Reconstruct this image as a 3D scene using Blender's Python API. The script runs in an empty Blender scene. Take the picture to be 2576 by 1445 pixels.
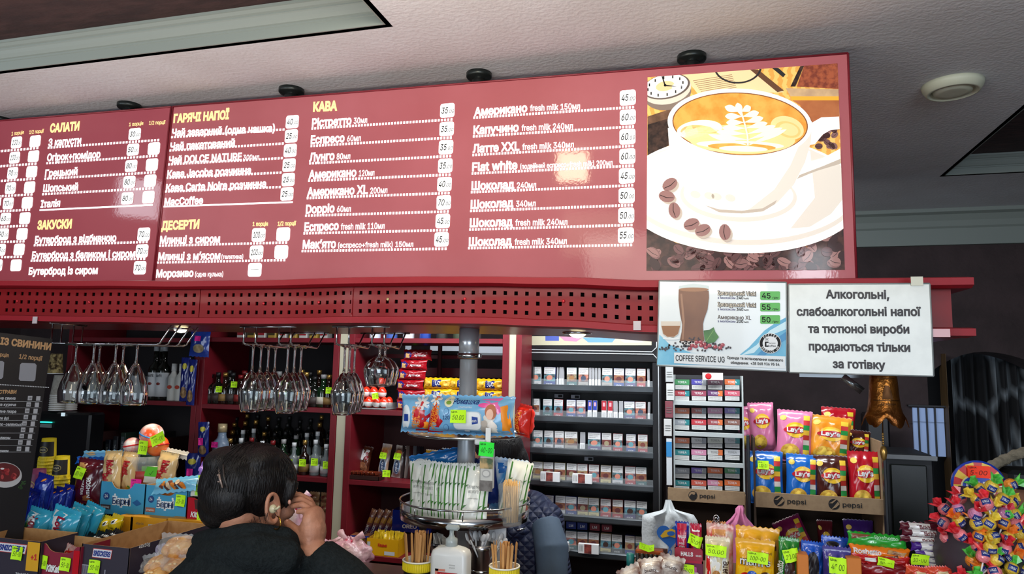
import bpy, math, random
from mathutils import Vector, Matrix
sc = bpy.context.scene
COL = sc.collection
rnd = random.Random(11)
PI = math.pi
V = Vector
# ------------------------------------------------ camera (2576 x 1445 frame)
F = 1780.0; CX, CY = 1288.0, 722.5; CH = 1.70
def _n(a): return V(a).normalized()
XC = _n((6500, -90, -F)); ZC = V((319, -15000, F)); ZC = (ZC - XC * ZC.dot(XC)).normalized()
YC = ZC.cross(XC)
cam = bpy.data.cameras.new('camera'); camo = bpy.data.objects.new('camera', cam); COL.objects.link(camo)
cam.sensor_width = 36; cam.lens = F / 2576 * 36; cam.clip_start = .05; cam.clip_end = 60
_r = Matrix((XC, YC, ZC))                       # world = _r @ cam(x right, y down, z forward)
_m = _r @ Matrix(((1, 0, 0), (0, -1, 0), (0, 0, -1)))
camo.matrix_world = Matrix.Translation((0, 0, CH)) @ _m.to_4x4()
sc.camera = camo
def ray(px, py): return _r @ V(((px - CX) / F, (py - CY) / F, 1))
def P(px, py, Y):
    d = ray(px, py); return d * (Y / d.y) + V((0, 0, CH))
def PZ(px, py, Z):
    d = ray(px, py); return d * ((Z - CH) / d.z) + V((0, 0, CH))
def ppm(px, py, Y):
    d = ray(px, py); return F * d.y / Y
# ------------------------------------------------ world, exposure
sc.view_settings.view_transform = 'Standard'; sc.view_settings.look = 'None'
sc.view_settings.exposure = 0.0; sc.view_settings.gamma = 1; sc.view_settings.use_curve_mapping = False
w = bpy.data.worlds.new('world'); sc.world = w; w.use_nodes = True
w.node_tree.nodes['Background'].inputs[0].default_value = (.55, .65, .8, 1)
w.node_tree.nodes['Background'].inputs[1].default_value = .6
sc.cycles.max_bounces = 8; sc.cycles.transmission_bounces = 10; sc.cycles.glossy_bounces = 4
sc.cycles.transparent_max_bounces = 12; sc.cycles.use_denoising = True; sc.cycles.sample_clamp_indirect = 4
sc.cycles.caustics_refractive = False; sc.cycles.caustics_reflective = False
def area(name, loc, to, size, power, col, sy=None, spread=PI):
    l = bpy.data.lights.new(name, 'AREA'); l.energy = power; l.color = col; l.spread = spread
    l.size = size
    if sy: l.shape = 'RECTANGLE'; l.size_y = sy
    o = bpy.data.objects.new(name, l); COL.objects.link(o); o.location = loc
    o.rotation_euler = (V(to) - V(loc)).to_track_quat('-Z', 'Y').to_euler(); return o
area('daylight_window', (1.6, -3.6, 1.7), (-.3, 2, 1.0), 2.6, 85, (.78, .88, 1), 1.5)
area('daylight_window', (-3.2, -2.8, 1.8), (-.8, 2, 1.1), 1.8, 44, (.8, .9, 1), 1.3)
area('room_lamp', (-.4, -.9, 2.5), (-.5, 1.8, .6), .8, 14, (1, .93, .82), .5)
area('bar_lamp', (-.5, 2.72, 2.2), (-.6, 3.4, 1.2), 2.2, 30, (.95, .97, 1), .12)
area('ceiling_fill', (-1.1, .9, 2.0), (-1.1, 1.15, 2.63), 2.6, 16, (1, .86, .74), .12)  # unseen warm strip added to brighten the ceiling before the menu board
for _x, _y, _d, _s, _e, _c in ((1440, 418, 2.6, .13, 4, (1, .82, .55)), (2040, 672, 3.2, .24, 9, (.85, .92, 1)), (350, 500, 3.2, .2, 3, (.85, .92, 1)), (1500, 560, 2.6, .4, 3, (1, .85, .6))):
    _p = P(_x, _y, 1.95); _v = ray(_x, _y).normalized(); _d = min(_d, (2.57 - _p.z) / _v.z if _v.z > .02 else _d); _q = _p + V((_v.x, -_v.y, _v.z)) * _d      # unseen lights placed to mirror as highlights in the glossy board
    area('board_glint_light', _q, _p, _s, _e, _c)
# ------------------------------------------------ helpers
def lin(c):
    r = []
    for x in c[:3]:
        x = x / 255; r.append(x / 12.92 if x < .04045 else ((x + .055) / 1.055) ** 2.4)
    return (*r, 1)
_mats = {}
def mat(col, rough=.55, metal=0, emit=0, c2=None, ns=20, bump=0, bs=60, trans=0, coat=0, alpha=1, kind='noise', spec=.5, c2f=.5, sc3=None):
    key = (tuple(col), rough, metal, emit, c2 and tuple(c2), ns, bump, bs, trans, coat, alpha, kind, spec, c2f, sc3)
    if key in _mats: return _mats[key]
    m = bpy.data.materials.new('%s_%02x%02x%02x' % (('glass' if trans else 'metal' if metal else 'lit' if emit else 'surface'), *[int(x) for x in col[:3]]))
    m.use_nodes = True; nt = m.node_tree; b = nt.nodes['Principled BSDF']
    b.inputs['Base Color'].default_value = lin(col); b.inputs['Roughness'].default_value = rough
    b.inputs['Metallic'].default_value = metal; b.inputs['Transmission Weight'].default_value = trans
    b.inputs['Coat Weight'].default_value = coat; b.inputs['Coat Roughness'].default_value = .06
    b.inputs['Specular IOR Level'].default_value = spec
    b.inputs['Alpha'].default_value = alpha
    tc = nt.nodes.new('ShaderNodeTexCoord'); src = tc.outputs['Object']
    if sc3:
        mp = nt.nodes.new('ShaderNodeMapping'); mp.inputs['Scale'].default_value = sc3
        nt.links.new(src, mp.inputs[0]); src = mp.outputs[0]
    if c2 is not None:
        if kind == 'voronoi':
            n = nt.nodes.new('ShaderNodeTexVoronoi'); n.feature = 'DISTANCE_TO_EDGE'; out = n.outputs['Distance']
        elif kind == 'wave':
            n = nt.nodes.new('ShaderNodeTexWave'); n.inputs['Distortion'].default_value = 4; n.inputs['Detail'].default_value = 3; out = n.outputs['Fac']
        elif kind == 'check':
            n = nt.nodes.new('ShaderNodeTexChecker'); out = n.outputs['Fac']
        else:
            n = nt.nodes.new('ShaderNodeTexNoise'); n.inputs['Detail'].default_value = 5; out = n.outputs['Fac']
        n.inputs['Scale'].default_value = ns; nt.links.new(src, n.inputs['Vector'])
        r = nt.nodes.new('ShaderNodeValToRGB'); e = r.color_ramp.elements
        e[0].position = max(0, c2f - .12) if kind != 'voronoi' else .0; e[1].position = min(1, c2f + .12) if kind != 'voronoi' else c2f
        e[0].color = lin(col); e[1].color = lin(c2)
        nt.links.new(out, r.inputs[0]); nt.links.new(r.outputs[0], b.inputs['Base Color'])
        if emit: nt.links.new(r.outputs[0], b.inputs['Emission Color'])
    elif emit: b.inputs['Emission Color'].default_value = lin(col)
    b.inputs['Emission Strength'].default_value = emit
    if bump:
        n = nt.nodes.new('ShaderNodeTexNoise'); n.inputs['Scale'].default_value = bs; n.inputs['Detail'].default_value = 3
        nt.links.new(src, n.inputs['Vector'])
        bp = nt.nodes.new('ShaderNodeBump'); bp.inputs['Strength'].default_value = bump; bp.inputs['Distance'].default_value = .01
        nt.links.new(n.outputs['Fac'], bp.inputs['Height']); nt.links.new(bp.outputs[0], b.inputs['Normal'])
        if coat: nt.links.new(bp.outputs[0], b.inputs['Coat Normal'])
    _mats[key] = m; return m
_tx = {}
FONT = None; CAPH = .682
try:                                            # Blender's own interface font; falls back to the built-in one
    FONT = bpy.data.fonts.load(bpy.utils.system_resource('DATAFILES') + '/fonts/Inter.woff2'); CAPH = .5087
except Exception: pass
from mathutils.geometry import delaunay_2d_cdt
def _outline(s, off):
    c = bpy.data.curves.new('t', 'FONT'); c.body = s; c.offset = off; c.resolution_u = 2; c.fill_mode = 'NONE'
    if FONT: c.font = FONT
    o = bpy.data.objects.new('t', c); COL.objects.link(o)
    dg = bpy.context.evaluated_depsgraph_get(); me = bpy.data.meshes.new_from_object(o.evaluated_get(dg))
    vs = [(v.co.x, v.co.y) for v in me.vertices]; es = [tuple(e.vertices) for e in me.edges]
    bpy.data.objects.remove(o); bpy.data.curves.remove(c); bpy.data.meshes.remove(me); return vs, es
_gl = {}; _rw = {}
def _raw(ch):
    if ch not in _rw:
        if '' not in _rw: _rw[''] = max(p[0] for p in _outline('II', 0)[0])
        vs, es = _outline(ch, 0); _rw[ch] = (vs, es, max(p[0] for p in _outline('I' + ch + 'I', 0)[0]) - _rw[''])
    return _rw[ch]
def _glyph(ch, off):
    """one letter as triangles, cut from its outline, plus its advance"""
    k = (ch, off)
    if k not in _gl:
        vs, es, adv = _raw(ch); tri = []; out = []
        if off and vs:                          # embolden: push every outline point along its normal
            nx_ = {}; pv = {}
            for a, b in es:
                if abs(a - b) > 1: a, b = max(a, b), min(a, b)
                else: a, b = min(a, b), max(a, b)
                nx_[a] = b; pv[b] = a
            ar = sum(vs[a][0] * vs[b][1] - vs[b][0] * vs[a][1] for a, b in nx_.items()); sg = 1 if ar > 0 else -1; nv = []
            for i, (x, y) in enumerate(vs):
                p, q = vs[pv.get(i, i)], vs[nx_.get(i, i)]
                t1 = V((x - p[0], y - p[1])); t2 = V((q[0] - x, q[1] - y))
                if t1.length < 1e-9: t1 = t2
                if t2.length < 1e-9: t2 = t1
                if t1.length < 1e-9: nv.append((x, y)); continue
                t1.normalize(); t2.normalize(); m = V((t1.y + t2.y, -t1.x - t2.x)); L = m.length
                m = m / L * min(2.2, 2 / max(L, .3)) if L > 1e-6 else V((t1.y, -t1.x))
                nv.append((x + sg * off * m.x, y + sg * off * m.y))
            vs = nv
        if vs and es:
            seg = []
            for a, b in es:
                if abs(a - b) > 1: a, b = max(a, b), min(a, b)
                else: a, b = min(a, b), max(a, b)
                seg.append((vs[a], vs[b]))
            r = delaunay_2d_cdt([V(p) for p in vs], es, [], 0, 1e-6); out = [(p.x, p.y) for p in r[0]]
            for f in r[2]:
                x = sum(out[i][0] for i in f) / len(f); y = sum(out[i][1] for i in f) / len(f); wn = 0
                for (x0, y0), (x1, y1) in seg:
                    if (y0 > y) != (y1 > y) and x < x0 + (y - y0) / (y1 - y0) * (x1 - x0): wn += 1 if y1 > y0 else -1
                if wn: tri.append(tuple(f))
        _gl[k] = (out, tri, adv)
    return _gl[k]
def tgeo(s, bold=0, shear=0):
    k = (s, bold, shear)
    if k not in _tx:
        x = 0; V_ = []; F_ = []; off = round(bold * CAPH / .7 * 1.0, 4); off = 0 if abs(off) < .004 else off; sc_ = .7 / CAPH
        for ch in s:
            o, tri, adv = _glyph(ch, off) if ch != ' ' else ([], [], _glyph('n', off)[2] * .5); n = len(V_)
            n = len(V_); V_ += [(x + px_ + shear * py_, py_) for px_, py_ in o]; F_ += [tuple(n + i for i in f) for f in tri]
            x += adv
        x0 = min([a for a, b in V_] or [0]); x1 = max([a for a, b in V_] or [1])
        _tx[k] = ([((a - x0) * sc_, b / CAPH) for a, b in V_], F_, max(x1 - x0, .01) * sc_)
    return _tx[k]
for _c in sorted(set('АБВГДЕЖЗИІЇКЛМНОПРСТУФХЦЧШЩЬЮЯЄабвгдежзиіїйклмнопрстуфхцчшщьюяєABCDEFGHIJKLMNOPQRSTUVWXYZabcdefghijklmnopqrstuvwxyz0123456789.,:()+-/×’é&')): _raw(_c)
class MB:
    def __init__(s): s.v = []; s.f = []; s.m = []; s.mats = []; s.sm = []
    def mi(s, m):
        if m not in s.mats: s.mats.append(m)
        return s.mats.index(m)
    def add(s, vs, fs, m, smooth=False, M=None):
        b = len(s.v); i = s.mi(m)
        s.v += [tuple(M @ V(v)) if M else tuple(v) for v in vs]
        for f in fs: s.f.append(tuple(b + j for j in f)); s.m.append(i); s.sm.append(smooth)
        return s
    def box(s, c, d, m, bev=0, M=None):
        x, y, z = [q / 2 for q in d]; b = min(bev, x * .9, y * .9, z * .9)
        if b <= 0:
            vs = [(c[0] + i * x, c[1] + j * y, c[2] + k * z) for i in (-1, 1) for j in (-1, 1) for k in (-1, 1)]
            return s.add(vs, [(0, 1, 3, 2), (4, 6, 7, 5), (0, 4, 5, 1), (2, 3, 7, 6), (0, 2, 6, 4), (1, 5, 7, 3)], m, False, M)
        vs = []; ix = {}
        for i in (-1, 1):
            for j in (-1, 1):
                for k in (-1, 1):
                    for a, p in enumerate(((x - b, y - b, z), (x - b, y, z - b), (x, y - b, z - b))):
                        ix[i, j, k, a] = len(vs); vs.append((c[0] + i * p[0], c[1] + j * p[1], c[2] + k * p[2]))
        g = lambda i, j, k, a: ix[i, j, k, a]
        fs = []
        for q in (-1, 1):
            fs.append([g(-1, -1, q, 0), g(1, -1, q, 0), g(1, 1, q, 0), g(-1, 1, q, 0)][::q])
            fs.append([g(-1, q, -1, 1), g(-1, q, 1, 1), g(1, q, 1, 1), g(1, q, -1, 1)][::q])
            fs.append([g(q, -1, -1, 2), g(q, 1, -1, 2), g(q, 1, 1, 2), g(q, -1, 1, 2)][::q])
            for r in (-1, 1):
                fs.append([g(-1, q, r, 0), g(-1, q, r, 1), g(1, q, r, 1), g(1, q, r, 0)][::-q * r])
                fs.append([g(q, -1, r, 0), g(q, -1, r, 2), g(q, 1, r, 2), g(q, 1, r, 0)][::q * r])
                fs.append([g(q, r, -1, 1), g(q, r, -1, 2), g(q, r, 1, 2), g(q, r, 1, 1)][::-q * r])
                for t in (-1, 1): fs.append([g(q, r, t, 0), g(q, r, t, 1), g(q, r, t, 2)][::-q * r * t])
        return s.add(vs, fs, m, False, M)
    def tube(s, pts, r, m, n=8, cyc=False, M=None, caps=True):
        pts = [V(p) for p in pts]; L = len(pts); rs = r if isinstance(r, (list, tuple)) else [r] * L
        vs = []; fs = []; prev = None
        for i, p in enumerate(pts):
            a = pts[(i - 1) % L] if (cyc or i) else p; b = pts[(i + 1) % L] if (cyc or i < L - 1) else p
            t = (b - a).normalized()
            u = prev - t * prev.dot(t) if prev else t.orthogonal()
            if u.length < 1e-6: u = t.orthogonal()
            u.normalize(); prev = u; q = t.cross(u)
            for k in range(n):
                an = 2 * PI * k / n; vs.append(p + (u * math.cos(an) + q * math.sin(an)) * rs[i])
        for i in range(L if cyc else L - 1):
            j = (i + 1) % L
            for k in range(n): fs.append((i * n + k, i * n + (k + 1) % n, j * n + (k + 1) % n, j * n + k))
        if caps and not cyc: fs += [tuple(range(n))[::-1], tuple((L - 1) * n + k for k in range(n))]
        return s.add(vs, fs, m, True, M)
    def lathe(s, prof, m, n=24, c=(0, 0, 0), M=None, smooth=True, arc=None):
        vs = []; fs = []; L = len(prof); mm = m if isinstance(m, list) else None
        for r, z in prof:
            for k in range(n): a = 2 * PI * k / n; vs.append((c[0] + r * math.cos(a), c[1] + r * math.sin(a), c[2] + z))
        b = len(s.v); s.v += [tuple(M @ V(v)) if M else v for v in vs]
        for i in range(L - 1):
            mi = s.mi(mm[i] if mm else m)
            for k in range(n):
                s.f.append((b + i * n + k, b + i * n + (k + 1) % n, b + (i + 1) * n + (k + 1) % n, b + (i + 1) * n + k)); s.m.append(mi); s.sm.append(smooth)
        for i, rev in ((0, True), (L - 1, False)):
            if prof[i][0] > 1e-5:
                f = [b + i * n + k for k in range(n)]; s.f.append(tuple(f[::-1] if rev else f)); s.m.append(s.mi(mm[min(i, L - 2)] if mm else m)); s.sm.append(False)
        return s
    def ball(s, c, r, m, n=12, M=None):
        R = r if isinstance(r, (tuple, list)) else (r, r, r); k = max(6, n // 2 + 2)
        vs = []; fs = []
        for i in range(k + 1):
            t = PI * i / k
            for j in range(n):
                a = 2 * PI * j / n; vs.append((c[0] + R[0] * math.sin(t) * math.cos(a), c[1] + R[1] * math.sin(t) * math.sin(a), c[2] - R[2] * math.cos(t)))
        for i in range(k):
            for j in range(n): fs.append((i * n + j, i * n + (j + 1) % n, (i + 1) * n + (j + 1) % n, (i + 1) * n + j))
        return s.add(vs, fs, m, True, M)
    def quad(s, a, b, c, d, m): return s.add([a, b, c, d], [(0, 1, 2, 3)], m)
    def build(s, name, parent=None, loc=None, rot=None):
        me = bpy.data.meshes.new(name); me.from_pydata(s.v, [], s.f)
        for m in s.mats: me.materials.append(m)
        me.polygons.foreach_set('material_index', s.m); me.polygons.foreach_set('use_smooth', s.sm); me.update()
        o = bpy.data.objects.new(name, me); COL.objects.link(o)
        if parent: o.parent = parent
        if loc is not None: o.location = loc
        if rot is not None: o.rotation_euler = rot if not isinstance(rot, (int, float)) else (0, 0, rot)
        return o
class Dec:
    """flat print on a surface: fn(u, v, k) gives the point of layer k"""
    def __init__(s, mb, fn, flat=True, step=.0004): s.mb = mb; s.fn = fn; s.flat = flat
    def poly(s, pts, m, k=1):
        if not s.flat: return s.fan(pts, m, k, 3)
        s.mb.add([s.fn(u, v, k) for u, v in pts], [tuple(range(len(pts)))], m); return s
    def rect(s, u0, v0, u1, v1, m, k=1, rad=0, n=6):
        if rad:
            pts = []
            sx = 1 if u1 > u0 else -1; sy = 1 if v1 > v0 else -1
            for (a, b, t0) in ((u1 - sx * rad, v1 - sy * rad, 0), (u0 + sx * rad, v1 - sy * rad, 1), (u0 + sx * rad, v0 + sy * rad, 2), (u1 - sx * rad, v0 + sy * rad, 3)):
                for q in range(4):
                    t = PI / 2 * (t0 + q / 3); pts.append((a + sx * rad * math.cos(t), b + sy * rad * math.sin(t)))
            return s.poly(pts, m, k) if s.flat else s.fan(pts, m, k)
        if s.flat: return s.poly([(u0, v0), (u1, v0), (u1, v1), (u0, v1)], m, k)
        vs = [s.fn(u0 + (u1 - u0) * i / n, v0 + (v1 - v0) * j / n, k) for j in range(n + 1) for i in range(n + 1)]
        s.mb.add(vs, [(j * (n + 1) + i, j * (n + 1) + i + 1, (j + 1) * (n + 1) + i + 1, (j + 1) * (n + 1) + i) for j in range(n) for i in range(n)], m, True); return s
    def fan(s, pts, m, k=1, rings=4):
        cu = sum(p[0] for p in pts) / len(pts); cv = sum(p[1] for p in pts) / len(pts); n = len(pts)
        vs = [s.fn(cu, cv, k)]; fs = []
        for r in range(1, rings + 1):
            vs += [s.fn(cu + (a - cu) * r / rings, cv + (b - cv) * r / rings, k) for a, b in pts]
        fs += [(0, 1 + i, 1 + (i + 1) % n) for i in range(n)]
        for r in range(rings - 1):
            o = 1 + r * n; fs += [(o + i, o + n + i, o + n + (i + 1) % n, o + (i + 1) % n) for i in range(n)]
        s.mb.add(vs, fs, m, True); return s
    def ell(s, cx, cy, rx, ry, m, k=1, rot=0, n=24, a0=0, a1=2 * PI):
        ca, sa = math.cos(rot), math.sin(rot); pts = []
        for i in range(n + (a1 - a0 < 6.2)):
            a = a0 + (a1 - a0) * i / n; x, y = rx * math.cos(a), ry * math.sin(a); pts.append((cx + x * ca - y * sa, cy + x * sa + y * ca))
        return s.poly(pts, m, k) if s.flat else s.fan(pts, m, k)
    def line(s, pts, wd, m, k=1):
        for (a, b), (c, d) in zip(pts, pts[1:]):
            L = math.hypot(c - a, d - b) or 1; x, y = -(d - b) / L * wd / 2, (c - a) / L * wd / 2
            s.poly([(a + x, b + y), (a - x, b - y), (c - x, d - y), (c + x, d + y)], m, k)
        return s
    def text(s, t, u, v, m, w=None, h=None, k=2, bold=.015, shear=0, rot=0, align='C', up=1):
        vs, fs, tw = tgeo(t, bold, shear)
        if h is None: h = w / tw * .7
        if w is None: w = tw * h / .7
        ca, sa = math.cos(rot), math.sin(rot); ox = {'C': -w / 2, 'L': 0, 'R': -w}[align]
        out = []
        for x, y in vs:
            a, b = ox + x * w / tw, y * h * up; out.append(s.fn(u + a * ca - b * sa * up, v + (a * sa * up + b * ca), k))
        s.mb.add(out, fs, m); return s
def flat(O, U, W=V((0, 0, 1)), st=.0005):
    """planar frame: origin, unit u, unit v; layers come out along u x v"""
    O, U, W = V(O), V(U), V(W); N = U.cross(W)
    return lambda u, v, k: O + U * u + W * v + N * (k * st)
def tag(o, label=None, cat=None, group=None, kind=None):
    if label: o['label'] = label
    if cat: o['category'] = cat
    if group: o['group'] = group
    if kind: o['kind'] = kind
    return o
def thing(name, label, cat, loc=(0, 0, 0), rot=0, group=None):
    o = bpy.data.objects.new(name, None); COL.objects.link(o); o.location = loc; o.empty_display_size = .02
    o.rotation_euler = (0, 0, rot) if isinstance(rot, (int, float)) else rot
    return tag(o, label, cat, group)
def copy_tree(o, loc=None, rot=None, label=None, group=None, parent=None):
    c = o.copy(); COL.objects.link(c)
    if parent is not None: c.parent = parent
    if loc is not None: c.location = loc
    if rot is not None: c.rotation_euler = (0, 0, rot) if isinstance(rot, (int, float)) else rot
    if label: c['label'] = label
    if group: c['group'] = group
    for ch in list(o.children):
        copy_tree(ch, parent=c)
    return c
def struct(name, mb, parent=None):
    o = mb.build(name, parent)
    if not parent: o['kind'] = 'structure'
    return o
ORD = ['first', 'second', 'third', 'fourth', 'fifth', 'sixth', 'seventh', 'eighth', 'ninth', 'tenth', 'eleventh', 'twelfth', 'thirteenth', 'fourteenth', 'fifteenth', 'sixteenth', 'seventeenth', 'eighteenth', 'nineteenth', 'twentieth',
       'twenty-first', 'twenty-second', 'twenty-third', 'twenty-fourth', 'twenty-fifth', 'twenty-sixth', 'twenty-seventh', 'twenty-eighth', 'twenty-ninth', 'thirtieth']
BLK = mat((14, 14, 16), .5); WHT = mat((225, 228, 228), .6); INK = mat((18, 18, 20), .8)
CHROME = mat((200, 203, 205), .18, 1); STEEL = mat((170, 172, 175), .32, 1)
NEON = mat((196, 255, 20), .7); NEONG = mat((40, 235, 60), .7); PINKN = mat((235, 30, 150), .7); ORN = mat((250, 60, 25), .7)
def price(parent, fn, u, v, w, h, txt, m=NEON, rot=0, head=True, name='price_tag', th=.0006, curl=.003):
    """slip of paper with a handwritten price; fn maps (u, v, offset metres) to a point"""
    mb = MB(); ca, sa = math.cos(rot), math.sin(rot)
    def f(a, b, k):
        x = a * ca - b * sa; y = a * sa + b * ca
        bend = curl * (2 * a / w) ** 2 + curl * .5 * max(0, -2 * b / h)
        return fn(u + x, v + y, .0012 + bend + k * .0007)
    n = 12
    for side in (0, 1):
        k0 = 0 if side else -1
        vs = [f(-w / 2 + w * i / n, -h / 2 + h * j / 2, k0) for j in range(3) for i in range(n + 1)]
        fs = [(j * (n + 1) + i, j * (n + 1) + i + 1, (j + 1) * (n + 1) + i + 1, (j + 1) * (n + 1) + i) for j in range(2) for i in range(n)]
        mb.add(vs, fs if side else [q[::-1] for q in fs], m, True)
    d = Dec(mb, f)
    if head: d.text('ЦІНА', -w * .25, h * .28, INK, w=w * .36, h=h * .12, k=1)
    if txt: d.text(txt, 0, -h * .25, INK, w=w * .76, h=h * .36, k=1, bold=-.006, shear=.25)
    return mb.build(name, parent)
# ================================================ ROOM
YW = 4.35; HC = P(1288, 152, 1.95).z
M_CEIL = mat((204, 208, 214), .9, c2=(196, 198, 202), ns=3, bump=.22, bs=80)
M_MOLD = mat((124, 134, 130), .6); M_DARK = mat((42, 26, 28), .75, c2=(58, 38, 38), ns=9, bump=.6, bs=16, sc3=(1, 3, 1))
M_WALL = mat((58, 46, 48), .85, c2=(46, 36, 38), ns=5, bump=.5, bs=30)
XL, XR, YF = -5.2, 4.2, -4.6
tl = PZ(970, 62, HC); tx = tl.x; ty = tl.y                 # near-board right corner of the left recess
tr = PZ(2375, 442, HC); rx = tr.x; ry = tr.y               # far-left corner of the right recess
def ceiling():
    mb = MB(); xs = [XL, -4.6, tx, rx, 3.9, XR]; ys = [YF, -1.5, ty, ry, YW]
    xs = sorted(xs); ys = sorted(ys)
    # left recess: x -4.6..tx, y -1.5..ty ; right recess x rx..3.9, y (ry-2.6)..ry
    ys = sorted([YF, -1.5, ty, ry - 2.2, ry, YW])
    for i in range(len(xs) - 1):
        for j in range(len(ys) - 1):
            cx, cy = (xs[i] + xs[i + 1]) / 2, (ys[j] + ys[j + 1]) / 2
            if -4.6 < cx < tx and -1.5 < cy < ty: continue
            if rx < cx < 3.9 and ry - 2.2 < cy < ry: continue
            mb.box((cx, cy, HC + .03), (xs[i + 1] - xs[i], ys[j + 1] - ys[j], .06), M_CEIL)
    struct('ceiling', mb)
    for nm, (a, b, c, d) in (('left', (-4.6, tx, -1.5, ty)), ('right', (rx, 3.9, ry - 2.2, ry))):
        m2 = MB(); m2.box(((a + b) / 2, (c + d) / 2, HC + .092), (b - a + .1, d - c + .1, .02), M_DARK); struct('ceiling_recess_' + nm, m2)
        # profiled cornice running round the recess
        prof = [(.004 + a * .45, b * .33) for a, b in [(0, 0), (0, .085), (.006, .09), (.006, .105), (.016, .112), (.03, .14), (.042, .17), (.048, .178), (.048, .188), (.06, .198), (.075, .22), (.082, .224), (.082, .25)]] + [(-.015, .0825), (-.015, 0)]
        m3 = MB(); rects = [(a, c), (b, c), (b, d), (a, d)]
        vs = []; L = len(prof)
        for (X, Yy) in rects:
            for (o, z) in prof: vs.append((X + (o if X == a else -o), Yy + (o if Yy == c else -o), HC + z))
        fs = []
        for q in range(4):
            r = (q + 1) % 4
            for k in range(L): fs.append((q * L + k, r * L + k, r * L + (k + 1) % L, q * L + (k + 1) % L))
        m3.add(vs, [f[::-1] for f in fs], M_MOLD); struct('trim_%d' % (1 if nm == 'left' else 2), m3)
ceiling()
mb = MB(); mb.box(((XL + XR) / 2, (YF + YW) / 2, -.03), (XR - XL, YW - YF, .06), mat((176, 168, 156), .4, c2=(160, 150, 138), ns=6)); struct('floor', mb)
# back wall with an arched opening on the right
zb = P(2155, 618, YW - .08).z; ax0 = P(2335, 1000, YW).x; ax1 = 3.3
mb = MB(); az = P(2420, 885, YW).z
def archz(x):
    t = (x - (ax0 + .28)) / .9
    return az - .95 * max(0, t) ** 2 if t > 0 else az - .12 * (t / .3) ** 2
N = 22; ax1 = ax0 + 1.25
for i in range(N):
    x0 = ax0 + (ax1 - ax0) * i / N; x1 = ax0 + (ax1 - ax0) * (i + 1) / N
    z0, z1 = max(.0, archz(x0)), max(.0, archz(x1))
    for y in (YW, YW + .25):
        pass
    mb.add([(x0, YW, z0), (x1, YW, z1), (x1, YW, HC), (x0, YW, HC), (x0, YW + .25, z0), (x1, YW + .25, z1)], [(0, 1, 2, 3), (0, 4, 5, 1)], M_WALL)
mb.box(((XL + ax0) / 2, YW + .1, HC / 2), (ax0 - XL, .2, HC), M_WALL)
mb.box(((ax1 + XR) / 2, YW + .1, HC / 2), (XR - ax1, .2, HC), M_WALL)
struct('wall_back', mb)
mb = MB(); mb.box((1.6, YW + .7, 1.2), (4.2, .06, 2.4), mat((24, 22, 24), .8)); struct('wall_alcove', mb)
mb = MB(); mb.box((XR + .05, .2, HC / 2), (.1, YW - YF, HC), M_WALL); struct('wall_right', mb)
mb = MB(); mb.box((XL - .05, .2, HC / 2), (.1, YW - YF, HC), M_WALL); struct('wall_left', mb)
# cornice under the ceiling on the back wall
prof = [(0, zb - HC), (.0, zb - HC), (.03, zb - HC), (.035, zb - HC + .09), (.045, zb - HC + .1), (.055, zb - HC + .13), (.075, -.03), (.1, -.02), (.1, 0), (0, 0)]
mb = MB(); L = len(prof); vs = []
for X in (XL, XR):
    for o, z in prof: vs.append((X, YW - o, HC + z))
mb.add(vs, [(k, L + k, L + (k + 1) % L, (k + 1) % L) for k in range(L)], M_MOLD); struct('trim_3', mb)
# round ceiling valve
q = PZ(2396, 212, HC)
r_ = (PZ(2478, 205, HC) - PZ(2318, 222, HC)).length / 2
t = thing('ceiling_vent', 'round cream air valve set in the textured ceiling at right', 'ceiling vent', (q.x, q.y, HC))
MC = mat((196, 200, 180), .5)
mb = MB(); mb.lathe([(r_ * .72, -.004), (r_ * .76, -.03), (r_ * .86, -.028), (r_ * .97, -.012), (r_, 0), (r_ * .7, 0), (r_ * .7, -.002)], MC, 48); mb.build('rim', t)
mb = MB(); mb.lathe([(.0001, -.028), (r_ * .4, -.03), (r_ * .6, -.028), (r_ * .64, -.02), (r_ * .6, -.012), (r_ * .2, -.006), (r_ * .2, -.001)], MC, 40); mb.build('disc', t)
# window reflection drawn as glowing panes, wood post, curtain
YD = YW - .35
def slab(mb, x0, y0, x1, y1, Y, th, m, bev=0):
    """box whose front face spans two pixels' rays at depth Y"""
    a, b = P(x0, y0, Y), P(x1, y1, Y); c = (a + b) / 2
    mb.box((c.x, Y + th / 2, c.z), (abs(a.x - b.x), th, abs(a.z - b.z)), m, bev); return c
mb = MB(); slab(mb, 2379, 890, 2411, 1500, YW - .08, .12, mat((92, 72, 44), .6, c2=(78, 60, 38), ns=8, sc3=(6, 6, .6))); struct('trim_4', mb)
t = thing('window_reflection', None, None); t['kind'] = 'structure'
mb = MB(); slab(mb, 2296, 1026, 2380, 1150, YW - .02, .015, mat((128, 150, 190), .5, emit=.42)); mb.build('pane', t)  # own glow stands in for windows reflected in dark glass
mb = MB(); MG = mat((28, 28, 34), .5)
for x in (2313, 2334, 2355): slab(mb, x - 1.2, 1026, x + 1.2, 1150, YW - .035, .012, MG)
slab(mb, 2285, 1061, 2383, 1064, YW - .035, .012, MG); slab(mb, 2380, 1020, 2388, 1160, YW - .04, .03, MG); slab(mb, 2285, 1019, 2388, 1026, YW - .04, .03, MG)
mb.build('reflected_frame', t)
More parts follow.
